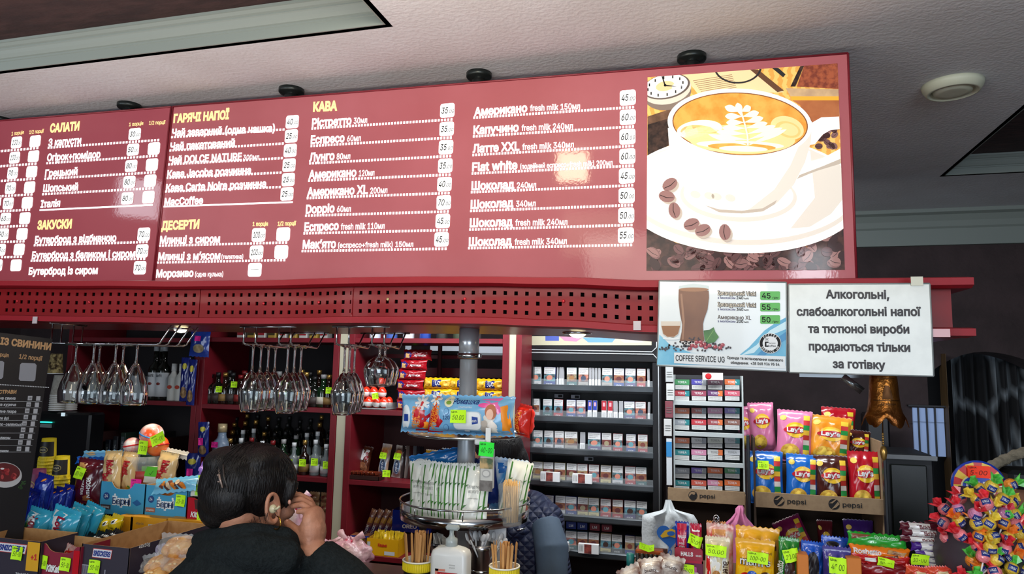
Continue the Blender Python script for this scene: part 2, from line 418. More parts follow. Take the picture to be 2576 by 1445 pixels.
# curtain
MCU = mat((120, 128, 134), .9, c2=(26, 27, 30), ns=4.2, kind='voronoi', c2f=.13, sc3=(1.4, 1.4, .8))
mb = MB(); a = P(2400, 1000, YW + .32); b = P(2640, 1000, YW + .32); n = 90; vs = []
zt, zq = P(2440, 890, YW + .32).z, .3
for j in range(2):
    for i in range(n + 1):
        x = a.x + (b.x - a.x) * i / n; vs.append((x, YW + .32 + .035 * math.sin(i * .62) + .012 * math.sin(i * 1.7 + 1), (zq, zt)[j]))
mb.add(vs, [(i, i + 1, n + 2 + i, n + 1 + i) for i in range(n)], MCU, True)
o = mb.build('curtain'); tag(o, 'dark pleated curtain with pale vein pattern inside the arch', 'curtain')
md = o.modifiers.new('s', 'SOLIDIFY'); md.thickness = .004
# dark glass fronted fridge beneath the reflected window, lamp figure silhouette
t = thing('drinks_fridge', 'dark fridge with pale edge strips left of the curtain', 'fridge')
mb = MB(); c = slab(mb, 2215, 1140, 2372, 1600, 3.6, .35, mat((34, 36, 40), .5), .01); mb.build('cabinet', t)
mb = MB(); slab(mb, 2240, 1168, 2352, 1590, 3.58, .019, mat((26, 30, 28), .25), .004); mb.build('door', t)
mb = MB(); slab(mb, 2228, 1144, 2360, 1162, 3.58, .019, mat((120, 124, 128), .5), .003); slab(mb, 2218, 1144, 2228, 1400, 3.585, .014, mat((100, 108, 118), .5)); mb.build('edge_strip', t)
mb = MB()
cc = P(2190, 1100, 4.3)
mb = MB(); slab(mb, 2178, 1040, 2262, 1600, 4.0, .14, mat((20, 20, 24), .4), .01); o = mb.build('coffee_machine'); tag(o, 'black machine in shadow behind the brass bell', 'machine'); cm = o
# ================================================ MENU BOARD
YB = 1.95
M_BRD = mat((136, 70, 75), .5, emit=.5, coat=.3, spec=.2, bump=.012, bs=120, c2=(144, 78, 84), ns=2.5)
M_BRL = mat((128, 54, 64), .5, emit=.42, coat=.3, spec=.2, bump=.012, bs=120, c2=(134, 60, 68), ns=2.5)
M_TW = mat((255, 255, 255), .4, emit=1.0); M_TY = mat((236, 206, 138), .4, emit=.72); M_SQ = mat((255, 255, 252), .3, emit=1.0)
M_EDGE = mat((120, 30, 42), .4)
def bp(k=0, Y=YB): return lambda x, y, kk=0: P(x, y, Y - kk * .0005)
def board(name, label, q, m):
    """q: pixel corners TL, TR, BR, BL"""
    t = thing(name, label, 'menu board')
    c = [P(x, y, YB) for x, y in q]; mb = MB()
    back = [V((p.x, YB + .11, p.z)) for p in c]; mb.add(c + back, [(0, 3, 2, 1)][:0] + [(4, 5, 6, 7), (0, 1, 5, 4), (1, 2, 6, 5), (2, 3, 7, 6), (3, 0, 4, 7)], M_EDGE); mb.build('housing', t)
    mb = MB(); mb.add(c, [(0, 3, 2, 1)], m); mb.build('face', t)
    # thin frame round the face
    mb = MB()
    for a, b in zip(c, c[1:] + c[:1]): mb.tube([a + V((0, -.001, 0)), b + V((0, -.001, 0))], .003, M_EDGE, 6)
    mb.build('frame', t)
    return t
TL_ = board('menu_board', 'lit burgundy menu board, left panel listing salads and sandwiches', [(-260, 325), (431, 269), (383, 722), (-300, 722)], M_BRL)
TR_ = board('menu_board', 'long lit burgundy menu board listing coffee and hot drinks', [(436, 268.4), (2133, 134), (2155, 708), (387, 722)], M_BRD)
def tline(mb, s, p0, p1, cap, m, k=2, bold=.042, shear=0, Y=YB):
    a = P(p0[0], p0[1], Y - k * .0005); b = P(p1[0], p1[1], Y - k * .0005)
    vs, fs, tw = tgeo(s, bold, shear); U = (b - a) / tw; h = cap / ppm(*p0, Y)
    mb.add([a + U * x + V((0, 0, y * h)) for x, y in vs], fs, m)
def dotline(mb, p0, p1, solid=False, Y=YB, m=M_TW, h=5.5, pitch=7.6):
    a = P(p0[0], p0[1], Y - .001); b = P(p1[0], p1[1], Y - .001); hh = h / ppm(*p0, Y)
    n = 1 if solid else max(1, int((p1[0] - p0[0]) / pitch)); d = (b - a) / n
    if solid: hh *= .75
    for i in range(n):
        s_ = a + d * i; e = s_ + d * (1 if solid else .62)
        mb.add([s_, e, e + V((0, 0, hh)), s_ + V((0, 0, hh))], [(0, 1, 2, 3)], m)
def psq(t, cx, cy, w, h, txt, Y=YB, m=M_SQ, im=INK):
    a = P(cx, cy, Y); s_ = ppm(cx, cy, Y); d = (P(cx + 10, cy, Y) - P(cx - 10, cy, Y)).length / 20; W, H = w * d, h / s_
    dr = (P(cx + 10, cy, Y) - P(cx - 10, cy, Y)).normalized()
    mb = MB(); D = Dec(mb, flat(a - V((0, .0006, 0)), V((1, 0, 0)), V((0, 0, 1)), .0006))
    D.rect(-W / 2, -H / 2, W / 2, H / 2, m, 1, rad=W * .17)
    if txt == '-': D.rect(-W * .3, 0, W * .3, H * .03, im, 2)
    elif txt:
        D.text(txt[:-2] if len(txt) > 2 else txt, -W * .4, -H * .2, im, w=W * (.46 if len(txt) == 4 else .5), h=H * .42, bold=.02, shear=.2, align='L')
        D.text('.00', W * .06, -H * .2, im, w=W * .42, h=H * .24, bold=.012, shear=.2, align='L')
    mb.build('price_square', t)
S1 = 3.0744
c1 = lambda x, y: (x / S1, 250 + y / S1)
S2 = 2.8622
c2_ = lambda x, y: (740 + x / S2, 220 + y / S2)
mb = MB(); mh = MB(); ml = MB()
for s_, p0, p1, cap in [('САЛАТИ', (384, 255), (612, 237), 21), ('ЗАКУСКИ', (286, 1005), (553, 995), 21)]: tline(mh, s_, c1(*p0), c1(*p1), cap, M_TY, bold=.06)
for s_, p0, p1 in [('1 порція', (88, 280), (183, 267)), ('1/2 порції', (225, 268), (338, 257)), ('1 порція', (997, 208), (1107, 198)), ('1/2 порції', (1152, 196), (1279, 190))]: tline(mh, s_, c1(*p0), c1(*p1), 9, M_TY, bold=.03)
for s_, p0, p1 in [('З капусти', (372, 362), (626, 342)), ('Огірок+помідор', (362, 478), (775, 450)), ('Грецький', (346, 600), (598, 583)), ('Шопський', (332, 715), (602, 703)), ('Італія', (312, 838), (463, 828)),
                   ('Бутерброд з відбивною', (268, 1115), (898, 1098)), ('Бутерброд з баликом і сиром', (245, 1235), (1043, 1222)), ('Бутерброд із сиром', (220, 1358), (754, 1350))]:
    tline(mb, s_, c1(*p0), c1(*p1), 18, M_TW)
for p0, p1, so in [((368, 383), (1240, 323), 0), ((357, 503), (1225, 445), 0), ((342, 624), (1210, 573), 0), ((325, 743), (1198, 696), 0), ((305, 864), (1182, 824), 1), ((260, 1138), (1150, 1113), 0), ((236, 1258), (1132, 1243), 0),
                   ((-300, 435), (305, 385), 0), ((-300, 548), (290, 506), 0), ((-300, 660), (277, 623), 0), ((-300, 775), (260, 744), 0), ((-300, 890), (241, 863), 0), ((-300, 1008), (220, 986), 0), ((-300, 1122), (198, 1107), 0), ((-300, 1235), (178, 1228), 0)]:
    dotline(ml, c1(*p0), c1(*p1), so)
tline(mb, 'і', c1(-6, 820), c1(6, 818), 18, M_TW)
mh.build('heading_lettering', TL_); mb.build('dish_lettering', TL_); ml.build('ruled_lines', TL_)
for (x, y), s_ in zip([(130, 335), (115, 452), (100, 571), (83, 688), (66, 806), (45, 924), (28, 1045), (5, 1165), (-20, 1285)], ['100', '100', '70', '70', '70', '60', '90', '80', '70']): psq(TL_, *c1(x, y), 26, 30, s_ + '00' if 0 else (s_ + '..'))
for x, y in [(274, 325), (261, 442), (247, 561), (231, 682), (213, 801), (194, 921), (173, 1043), (150, 1163), (126, 1285)]: psq(TL_, *c1(x, y), 27, 30, '')
for (x, y), s_ in zip([(1044, 270), (1030, 390), (1016, 516), (1002, 641), (987, 767)], ['30', '50', '80', '80', '80']): psq(TL_, *c1(x, y), 30, 31, s_ + '..')
for x, y in [(1192, 382), (1177, 507), (1163, 631), (1150, 758)]: psq(TL_, *c1(x, y), 30, 32, '')
for x, y in [(1114, 1045), (1100, 1174), (1084, 1304)]: psq(TL_, *c1(x, y), 31, 34, '70..')
mb = MB(); mh = MB(); ml = MB()
tline(mh, 'ГАРЯЧІ НАПОЇ', c1(1340, 180), c1(1770, 150), 21, M_TY, bold=.06); tline(mh, 'ДЕСЕРТИ', c1(1246, 1010), c1(1540, 997), 21, M_TY, bold=.06)
tline(mh, '1 порція', c1(1953, 980), c1(2072, 978), 10, M_TY); tline(mh, '1/2 порції', c1(2147, 978), c1(2290, 973), 10, M_TY)
for s_, p0, p1, cap in [('Чай заварний (одна чашка)', (1328, 285), (2125, 250), 18), ('Чай пакетований', (1315, 392), (1815, 362), 18), ('Чай DOLCE NATURE', (1305, 497), (1868, 470), 18), ('300мл', (1880, 467), (2003, 462), 12),
                        ('Кава Jacobs розчинна', (1292, 605), (1940, 575), 18), ('Кава Carte Noire розчинна', (1282, 712), (2057, 680), 18), ('MacCoffee', (1270, 820), (1570, 808), 18), ('Млинці з сиром', (1235, 1118), (1700, 1108), 19),
                        ('Млинці з м’ясом', (1222, 1245), (1702, 1238), 19), ('(телятина)', (1711, 1235), (1880, 1233), 11), ('Морозиво', (1206, 1378), (1495, 1372), 19), ('(одна кулька)', (1507, 1372), (1725, 1370), 12)]:
    tline(mb, s_, c1(*p0), c1(*p1), cap, M_TW, bold=.042 if cap > 15 else .022)
for p0, p1, so in [((1323, 302), (2210, 241), 0), ((1310, 405), (2203, 350), 0), ((1300, 512), (2196, 463), 0), ((1288, 617), (2186, 575), 0), ((1276, 723), (2180, 687), 0), ((1264, 837), (2264, 802), 1), ((1230, 1142), (2230, 1117), 0), ((1215, 1272), (2216, 1253), 0)]: dotline(ml, c1(*p0), c1(*p1), so)
for (x, y), s_ in zip([(2262, 175), (2254, 285), (2246, 397), (2237, 510), (2231, 622), (2221, 733)], ['40', '25', '40', '25', '25', '25']): psq(TR_, *c1(x, y), 32, 34, s_ + '..')
for (x, y), s_ in zip([(2002, 1050), (2192, 1045), (1985, 1185), (2177, 1182), (1972, 1320)], ['100..', '', '100..', '', '-']): psq(TR_, *c1(x, y), 34, 35, s_)
tline(mh, 'КАВА', c2_(135, 172), c2_(310, 163), 23, M_TY, bold=.06)
rows = [[('Рістретто', 127, 285, 412, 265), ('30мл', 428, 262, 525, 255)], [('Еспресо', 118, 407, 362, 392), ('60мл', 380, 390, 478, 385)], [('Лунго', 108, 533, 290, 520), ('80мл', 305, 519, 403, 515)],
        [('Американо', 103, 658, 447, 640), ('120мл', 465, 640, 577, 635)], [('Американо XL', 92, 783, 530, 765), ('200мл', 547, 765, 670, 760)], [('Doppio', 83, 908, 290, 898), ('60мл', 307, 898, 407, 895)],
        [('Еспресо', 72, 1035, 320, 1025), ('fresh milk 110мл', 335, 1025, 650, 1018)], [('Мак’ято', 60, 1162, 300, 1155), ('(еспресо+fresh milk) 150мл', 315, 1155, 857, 1148)],
        [('Американо', 1295, 205, 1678, 175), ('fresh milk 150мл', 1698, 170, 2058, 155)], [('Капучино', 1290, 337, 1617, 315), ('fresh milk 240мл', 1637, 313, 2007, 297)], [('Латте XXL', 1285, 470, 1622, 452), ('fresh milk 340мл', 1642, 450, 2013, 432)],
        [('Flat white', 1281, 603, 1608, 588), ('(подвійний еспресо+fresh milk) 200мл', 1627, 588, 2292, 560)], [('Шоколад', 1276, 738, 1585, 728), ('240мл', 1603, 727, 1742, 722)], [('Шоколад', 1270, 873, 1578, 860), ('340мл', 1597, 860, 1738, 856)],
        [('Шоколад', 1264, 1005, 1573, 998), ('fresh milk 240мл', 1592, 996, 1967, 990)], [('Шоколад', 1257, 1142, 1567, 1135), ('fresh milk 340мл', 1587, 1135, 1963, 1128)]]
for (a, b) in rows:
    tline(mb, a[0], c2_(a[1], a[2]), c2_(a[3], a[4]), 21, M_TW); tline(mb, b[0], c2_(b[1], b[2]), c2_(b[3], b[4]), 15 if '(' not in b[0] else 13, M_TW, bold=.022)
for p0, p1 in [((124, 305), (1148, 239)), ((117, 431), (1143, 370)), ((108, 556), (1139, 503)), ((100, 681), (1134, 637)), ((90, 806), (1128, 770)), ((78, 933), (1122, 903)), ((66, 1060), (1114, 1037)), ((53, 1188), (1106, 1171)),
               ((1290, 227), (2456, 150)), ((1287, 362), (2455, 290)), ((1283, 496), (2453, 430)), ((1278, 629), (2453, 573)), ((1272, 764), (2450, 714)), ((1267, 899), (2447, 857)), ((1260, 1033), (2445, 1000)), ((1252, 1167), (2442, 1144))]: dotline(ml, c2_(*p0), c2_(*p1), h=6)
for (x, y), s_ in zip([(1104, 167), (1099, 300), (1094, 432), (1089, 565), (1083, 698), (1078, 830), (1071, 963), (1062, 1096)], [35, 35, 35, 35, 40, 70, 45, 45]): psq(TR_, *c2_(x, y), 36, 37, str(s_) + '..')
for (x, y), s_ in zip([(2402, 75), (2402, 215), (2400, 356), (2399, 497), (2396, 638), (2394, 780), (2391, 923), (2389, 1066)], [45, 60, 60, 60, 45, 50, 50, 55]): psq(TR_, *c2_(x, y), 40, 40, str(s_) + '..')
mh.build('heading_lettering', TR_); mb.build('drink_lettering', TR_); ml.build('ruled_lines', TR_)
# ---- printed cup picture on the board
S3 = 2.448
def pic(x, y, k): return P(1580 + x / S3, 130 + y / S3, YB - .0006 - k * .0004)
mb = MB(); D = Dec(mb, pic)
E_ = .4
def em(c, e=E_, **kw): return mat(c, .5, emit=e, coat=.12, spec=.2, **kw)
WOOD = em((205, 150, 70), c2=(225, 180, 100), ns=14, kind='wave', sc3=(1, 1, 4)); DKB = em((62, 42, 34), c2=(30, 18, 16), ns=60)
CUPW = em((238, 238, 234), .42); CUPS = em((190, 178, 164), .22); CUPS2 = em((216, 209, 198), .32); CRE = em((206, 136, 52), .45, c2=(228, 160, 75), ns=30); FOAM = em((252, 236, 200), .5); CRM2 = em((236, 196, 138), .48)
box_ = [(120, 158), (1290, 72), (1335, 1345), (113, 1350)]
def inbox(pts):
    """clip a polygon to the picture's four sides"""
    out = pts
    for (a, b), (c, d) in zip(box_, box_[1:] + box_[:1]):
        side = lambda p: (c - a) * (p[1] - b) - (d - b) * (p[0] - a)
        res = []
        for p, q_ in zip(out, out[1:] + out[:1]):
            sp, sq = side(p), side(q_)
            if sp >= 0: res.append(p)
            if (sp >= 0) != (sq >= 0): t_ = sp / (sp - sq); res.append((p[0] + (q_[0] - p[0]) * t_, p[1] + (q_[1] - p[1]) * t_))
        out = res
        if not out: return []
    return out
def pp(pts, m, k):
    q_ = inbox(list(pts))
    if len(q_) > 2: D.poly(q_, m, k)
def pe(cx, cy, rx_, ry_, m, k, rot=0, n=40):
    ca, sa = math.cos(rot), math.sin(rot)
    pp([(cx + rx_ * math.cos(a) * ca - ry_ * math.sin(a) * sa, cy + rx_ * math.cos(a) * sa + ry_ * math.sin(a) * ca) for a in [2 * PI * i / n for i in range(n)]], m, k)
pp(box_, WOOD, 0)
pp([(330, 130), (760, 110), (960, 250), (700, 260), (430, 260), (380, 200)], em((226, 196, 150)), 1)
MT = em((150, 120, 90))
for j in range(9): pp([(400 + j * 8, 178 + j * 11), (640 + j * 4, 140 + j * 11), (640 + j * 4, 144 + j * 11), (400 + j * 8, 182 + j * 11)], MT, 2)
pp([(750, 110), (800, 110), (960, 240), (920, 250)], em((90, 60, 40)), 2); pp([(1085, 85), (1290, 72), (1295, 230), (1040, 215)], em((150, 78, 50), c2=(110, 50, 36), ns=90), 2)
pp([(1060, 90), (1085, 85), (1030, 215), (1000, 215)], DKB, 3)
pp([(970, 225), (1297, 232), (1298, 275), (1000, 275)], em((170, 140, 110), c2=(190, 160, 120), ns=30), 3); pp([(1000, 275), (1298, 275), (1298, 300), (1010, 300)], em((225, 160, 50)), 3)
pp([(1010, 300), (1298, 300), (1302, 480), (1120, 500), (1060, 330)], em((165, 100, 60), c2=(150, 86, 50), ns=20), 2)
for i in range(24):
    a0, a1 = .15 + PI * i / 24 * .95, .15 + PI * (i + 1) / 24 * .95
    pp([(675 + 148 * math.cos(a0), 92 + 105 * math.sin(a0)), (675 + 136 * math.cos(a0), 92 + 95 * math.sin(a0)), (675 + 136 * math.cos(a1), 92 + 95 * math.sin(a1)), (675 + 148 * math.cos(a1), 92 + 105 * math.sin(a1))], BLK, 3)
pp([(885, 100), (925, 100), (970, 140), (955, 158)], BLK, 3)
pp([(120, 430), (290, 360), (290, 560), (120, 640)], DKB, 1); pp([(120, 400), (330, 330), (290, 400), (120, 450)], em((110, 80, 60), c2=(80, 56, 40), ns=30), 2)
# pocket watch
pe(240, 250, 150, 110, em((120, 106, 96)), 3, -.2); pe(238, 232, 152, 92, em((205, 195, 180)), 4, -.2); pe(235, 215, 148, 76, em((90, 80, 74)), 5, -.2); pe(232, 212, 138, 70, em((240, 236, 226)), 6, -.2); pe(228, 212, 58, 30, em((220, 190, 140)), 7, -.2); pe(303, 212, 34, 18, em((215, 215, 215)), 8, -.2)
for i in range(12):
    a = 2 * PI * i / 12; x, y = 110 * math.cos(a), 52 * math.sin(a); x, y = 230 + x * .98 + y * .2, 212 - x * .2 + y
    pp([(x - 4, y - 9), (x + 4, y - 9), (x + 4, y + 9), (x - 4, y + 9)], INK, 8)
pp([(206, 152), (214, 152), (232, 208), (224, 210)], INK, 9); pp([(228, 203), (300, 215), (228, 213)], INK, 9); pe(228, 207, 8, 8, INK, 9)
# bean bed along the bottom
pp([(113, 1090), (300, 1180), (700, 1240), (1000, 1160), (1335, 1020), (1335, 1345), (113, 1350)], em((40, 26, 24), c2=(70, 46, 40), ns=40), 2)
pp([(1010, 1190), (1330, 1030), (1330, 1090), (1190, 1140), (1100, 1210)], WOOD, 3)
rb = random.Random(5); BN = [em(c) for c in ((120, 86, 84), (100, 68, 68), (140, 104, 100), (84, 54, 54), (52, 34, 34))]
def bean(cx, cy, a, b, rot, m, k, crack=None):
    pe(cx, cy, a, b, m, k, rot, 16); ca, sa = math.cos(rot), math.sin(rot)
    pts = [(-.85 * a, -.06 * b), (0, .14 * b), (.85 * a, -.04 * b), (.85 * a, .05 * b), (0, .28 * b), (-.85 * a, .05 * b)]
    pp([(cx + x * ca - y * sa, cy + x * sa + y * ca) for x, y in pts], crack or BN[4], k + 1)
for i in range(90):
    x = rb.uniform(125, 1325); lo = 1140 + 95 * math.sin(max(0, min(1, (x - 113) / 1000)) * PI) if x < 900 else 1230 - (x - 900) * .38
    y = rb.uniform(lo, 1340); 
    bean(x, y, rb.uniform(30, 46), rb.uniform(22, 32), rb.uniform(-1, 1), BN[rb.choice([0, 1, 2, 3, 3, 4])], 3 + i % 3 * 2)
for i in range(16): bean(1215 + rb.uniform(-50, 80), 515 + rb.uniform(-40, 80), 24, 18, rb.uniform(-1, 1), BN[rb.choice([0, 1, 2, 3])], 3)
# saucer
pe(700, 880, 745, 362, CUPW, 9, .03, 72); pe(700, 862, 716, 330, CUPS2, 10, .03, 72); pe(700, 850, 700, 310, CUPW, 11, .03, 72); pe(680, 890, 360, 158, CUPS2, 12, .04, 60); pe(680, 880, 338, 140, CUPW, 13, .04, 60)
pp([(1120, 600), (1310, 700), (1330, 900), (1250, 1000), (1120, 1080), (1000, 1090), (1150, 900)], CUPS2, 12)
# handle
HN = [(1128, 440), (1190, 405), (1300, 400), (1420, 430), (1420, 640), (1305, 690), (1160, 735), (1040, 785), (1070, 690), (1200, 655), (1310, 600), (1300, 478), (1250, 480), (1200, 510), (1150, 570), (1118, 575)]
pp(HN[:2] + HN[2:3] + [(1303, 478), (1250, 482), (1200, 510), (1150, 570), (1118, 575)], CUPW, 15); pp([(1306, 598), (1310, 690), (1160, 735), (1040, 785), (1070, 690), (1200, 655)], CUPW, 15)
pp([(1308, 660), (1310, 690), (1160, 735), (1040, 785), (1055, 760), (1200, 705)], CUPS, 16)
# cup body
body = [(245, 470), (255, 620), (300, 760), (370, 870), (460, 950), (560, 990), (700, 998), (830, 985), (920, 930), (1020, 820), (1090, 680), (1125, 560), (1132, 430)]
pp(body, CUPW, 17); pp([(1132, 430), (1125, 560), (1090, 680), (1020, 820), (920, 930), (830, 985), (700, 998), (760, 960), (900, 850), (1000, 700), (1060, 560)], CUPS2, 18)
pp([(470, 945), (560, 972), (700, 980), (830, 965), (915, 915), (905, 940), (830, 985), (700, 998), (560, 990)], CUPS, 19)
for x in (415, 500, 545, 630): pe(x, 880 + (x - 415) * .1, 32, 22, CUPS2, 19, .3)
pe(688, 445, 445, 217, CUPW, 20, .05, 72); pe(690, 445, 418, 193, em((120, 70, 35)), 21, .05, 72); pe(690, 446, 411, 188, CRE, 22, .05, 72)
pe(700, 540, 330, 90, CRM2, 23, .02, 60); pe(440, 480, 140, 58, FOAM, 24, -.1); pe(470, 520, 150, 62, CRM2, 24, .2); pe(980, 470, 105, 70, CRM2, 24, .3); pe(985, 480, 80, 48, em((232, 180, 110), .5), 25, .3); pe(990, 480, 60, 36, CRM2, 26, .3)
for i in range(3): pe(690 + i * 10, 575 + i * 12, 270 - 60 * i, 26 - 4 * i, FOAM if i % 2 == 0 else CRE, 25 + i, .03)
def leaf(x0, y0, x1, y1, wd, k):
    n = 12; L = math.hypot(x1 - x0, y1 - y0); ux, uy = (x1 - x0) / L, (y1 - y0) / L; pts = []
    for sgn in (1, -1):
        for i in range(n + 1):
            t_ = i / n if sgn == 1 else 1 - i / n; w_ = wd * math.sin(PI * min(1, t_ ** 1.7 * .96 + .02)) ** .8 * sgn; pts.append((x0 + ux * L * t_ - uy * w_, y0 + uy * L * t_ + ux * w_))
    pp(pts, FOAM, k)
spine = [(738, 578), (735, 520), (722, 460), (705, 400), (692, 350)]
for i, (lx, ly, rx1, ry1) in enumerate([(495, 510, 975, 480), (520, 520, 950, 470), (545, 495, 908, 458), (580, 470, 858, 440), (605, 438, 832, 408), (598, 398, 805, 375), (596, 340, 755, 340)]):
    t_ = i / 6 * 3.6; j = min(3, int(t_)); f_ = t_ - j; sx_ = spine[j][0] + (spine[j + 1][0] - spine[j][0]) * f_; sy_ = spine[j][1] + (spine[j + 1][1] - spine[j][1]) * f_
    leaf(sx_, sy_, lx, ly, 16 + i, 30 + i); leaf(sx_, sy_, rx1, ry1, 16 + i, 30 + i)
leaf(700, 400, 672, 316, 22, 38)
for (a, b), (c, d) in zip(spine, spine[1:]): pp([(a - 5, b), (c - 5, d), (c + 5, d), (a + 5, b)], FOAM, 39)
for x, y, r in ((257, 818, -.6), (238, 892, .2), (285, 978, 1.4), (390, 1063, -.35), (460, 1100, -.4), (596, 1112, 1.5)): pe(x + 14, y + 14, 46, 34, CUPS, 29, r, 20); bean(x, y, 50, 36, r, BN[2], 30)
mb.build('printed_picture', TR_)
# ================================================ CEILING FLANGES of the hanging posts
MFL = mat((38, 44, 44), .35, .6)
zt = P(1740, 150, YB + .02).z
for i, (x, y, wpx) in enumerate([(0, 305, 50), (325, 270, 56), (733, 232, 62), (1205, 193, 64), (1740, 149, 72)]):
    YY = YB + .25; q = PZ(x, y, HC - .01); r = wpx / 2 / (F / ((q - V((0, 0, CH))).dot(_r @ V((0, 0, 1))))) 
    t = thing('ceiling_flange', 'dark round mounting flange on ceiling, %s from the left above the menu board' % ORD[i], 'ceiling flange', (q.x, q.y, HC), 0, 'ceiling flanges of the hanging posts')
    mb = MB(); mb.lathe([(r, 0), (r, -.012), (r * .92, -.016), (r * .6, -.02), (r * .55, -.022)], MFL, 32); mb.build('plate', t)
    mb = MB(); mb.lathe([(r * .52, -.02), (r * .5, -.25)], STEEL, 20); mb.build('post', t)
# ================================================ RED CANOPY
M_RED = mat((128, 7, 15), .5, c2=(120, 6, 13), ns=6, coat=.06, spec=.3); M_RED2 = mat((142, 22, 34), .5, spec=.3); M_SOF = mat((150, 30, 42), .3, c2=(142, 26, 38), ns=7)
AN = [(-330, 722, 792, 1.80), (0, 725, 795.5, 1.80), (250, 726, 799, 1.80), (490, 728, 802, 1.80), (700, 726, 803, 1.79), (890, 721, 800, 1.77), (1050, 719.5, 799.5, 1.755), (1200, 720, 801, 1.745), (1400, 723, 808, 1.75), (1650, 731, 822, 1.77), (2000, 729, 826, 1.78), (2398, 726, 829, 1.80)]
AP = [(P(x, a, Y), P(x, b, Y)) for x, a, b, Y in AN]
def can(X):
    """front line of the canopy: y, z top, z bottom at X"""
    for (a, b), (c, d) in zip(AP, AP[1:]):
        if X <= c.x or c is AP[-1][0]:
            t_ = (X - a.x) / (c.x - a.x); t2 = t_ * t_ * (3 - 2 * t_)
            return a.y + (c.y - a.y) * t2, a.z + (c.z - a.z) * t2, b.z + (d.z - b.z) * t2
CAN = thing('bar_canopy', 'red bar canopy with perforated square hole fascia beneath the menu boards', 'canopy')
X0, X1 = AP[0][0].x, AP[-1][0].x; XE = P(2436, 712, 1.8).x
def band(x0, x1, prof, m, name, n=60, par=None):
    """sweep a closed (y offset, z fn) profile along the canopy front"""
    mb = MB(); vs = []; L = len(prof)
    for i in range(n + 1):
        X = x0 + (x1 - x0) * i / n; y, zt_, zb_ = can(min(X, X1))
        for (o, ref, dz) in prof: vs.append((X, y + o, (zt_ if ref else zb_) + dz))
    mb.add(vs, [(i * L + k, i * L + (k + 1) % L, (i + 1) * L + (k + 1) % L, (i + 1) * L + k) for i in range(n) for k in range(L)] + [tuple(range(L))[::-1], tuple(n * L + k for k in range(L))], m)
    return mb.build(name, par or CAN)
band(X0, XE, [(-.035, 1, .004), (-.035, 1, .02), (.0, 1, .026), (.12, 1, .026), (.12, 1, .0), (-.02, 1, -.002)], M_RED2, 'top_rim', 80)
band(X0, XE, [(-.03, 0, -.016), (-.03, 0, 0), (.0, 0, .004), (.03, 0, .004), (.03, 0, -.018)], M_RED2, 'bottom_rim', 80)
band(X0, XE, [(.03, 0, -.016), (.03, 0, -.004), (.5, 0, -.004), (.5, 0, -.016)], M_SOF, 'soffit', 80)
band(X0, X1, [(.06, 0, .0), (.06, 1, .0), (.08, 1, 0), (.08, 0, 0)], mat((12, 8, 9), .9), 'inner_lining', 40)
S8 = 3.0306
def panel(xs, y0r, xlo, xhi):
    """perforated metal panel: xs = pixel x of the hole columns"""
    mb = MB(); cols = [P(x, 760, 1.78).x for x in xs]; n = len(cols); pitch = (cols[-1] - cols[0]) / (n - 1); hw = pitch * .175
    edges = [P(xlo, 760, 1.79).x]
    for i in range(n): c = cols[i]; edges += [c - hw, c + hw]
    edges.append(P(xhi, 760, 1.79).x); fr = [0, .155, .275, .445, .565, .735, .855, 1]
    vs = []
    for X in edges:
        y, zt_, zb_ = can(min(max(X, X0), X1))
        for f_ in fr: vs.append((X, y, zb_ + (zt_ - zb_) * f_))
    L = len(fr); fs = []
    for i in range(len(edges) - 1):
        for j in range(L - 1):
            if i % 2 == 1 and j % 2 == 1: continue
            fs.append((i * L + j, (i + 1) * L + j, (i + 1) * L + j + 1, i * L + j + 1))
    mb.add(vs, fs, M_RED); o = mb.build('perforated_panel', CAN)
    md = o.modifiers.new('s', 'SOLIDIFY'); md.thickness = .003; md.offset = -1
panel([2.86 and (x / 2.862) for x in [-335, -280, -225, -170, -110, -52, 10, 60, 112, 165, 220, 277, 334, 392, 451, 511, 570, 630, 692, 753, 814, 875, 935, 994, 1054, 1114, 1174, 1236, 1299, 1362]], 0, -130, 496)
panel([x / 2.862 for x in [1473, 1532, 1593, 1653, 1712, 1772, 1833, 1895, 1955, 2013, 2072, 2130, 2189, 2247, 2305, 2363, 2422, 2482, 2542]], 0, 498, 893)
xx = [187, 258, 328, 399, 470, 541, 613, 686, 760, 834, 910, 986, 1063, 1142, 1222, 1302, 1382, 1463, 1545, 1628, 1711, 1795, 1878, 1962, 2047, 2132, 2218, 2304, 2391]
xx = [850 + x / S8 for x in xx]; xx += [xx[-1] + 28.8 * (i + 1) for i in range(24)]
panel([x for x in xx if x < 2385], 0, 894, 2397)
MSC = mat((190, 40, 50), .3, .3)
for x, y in ((452, 764), (668, 765), (812, 763), (991, 757), (1186, 758), (1427, 763), (44, 758), (225, 761)):
    q = P(x, y, 1.8); yy = can(q.x)[0]; mb = MB(); mb.ball((q.x, yy - .001, q.z), (.0045, .003, .0045), MSC if x != 991 else mat((190, 180, 130), .3, .5), 10); mb.build('screw', CAN)
for x, y in ((90, 806), (1606, 822)):
    q = P(x, y, 1.77); yy = can(q.x)[0]; mb = MB(); mb.box((q.x, yy - .033, q.z), (.018, .002, .022), mat((190, 180, 184), .3)); mb.build('tape_patch', CAN)
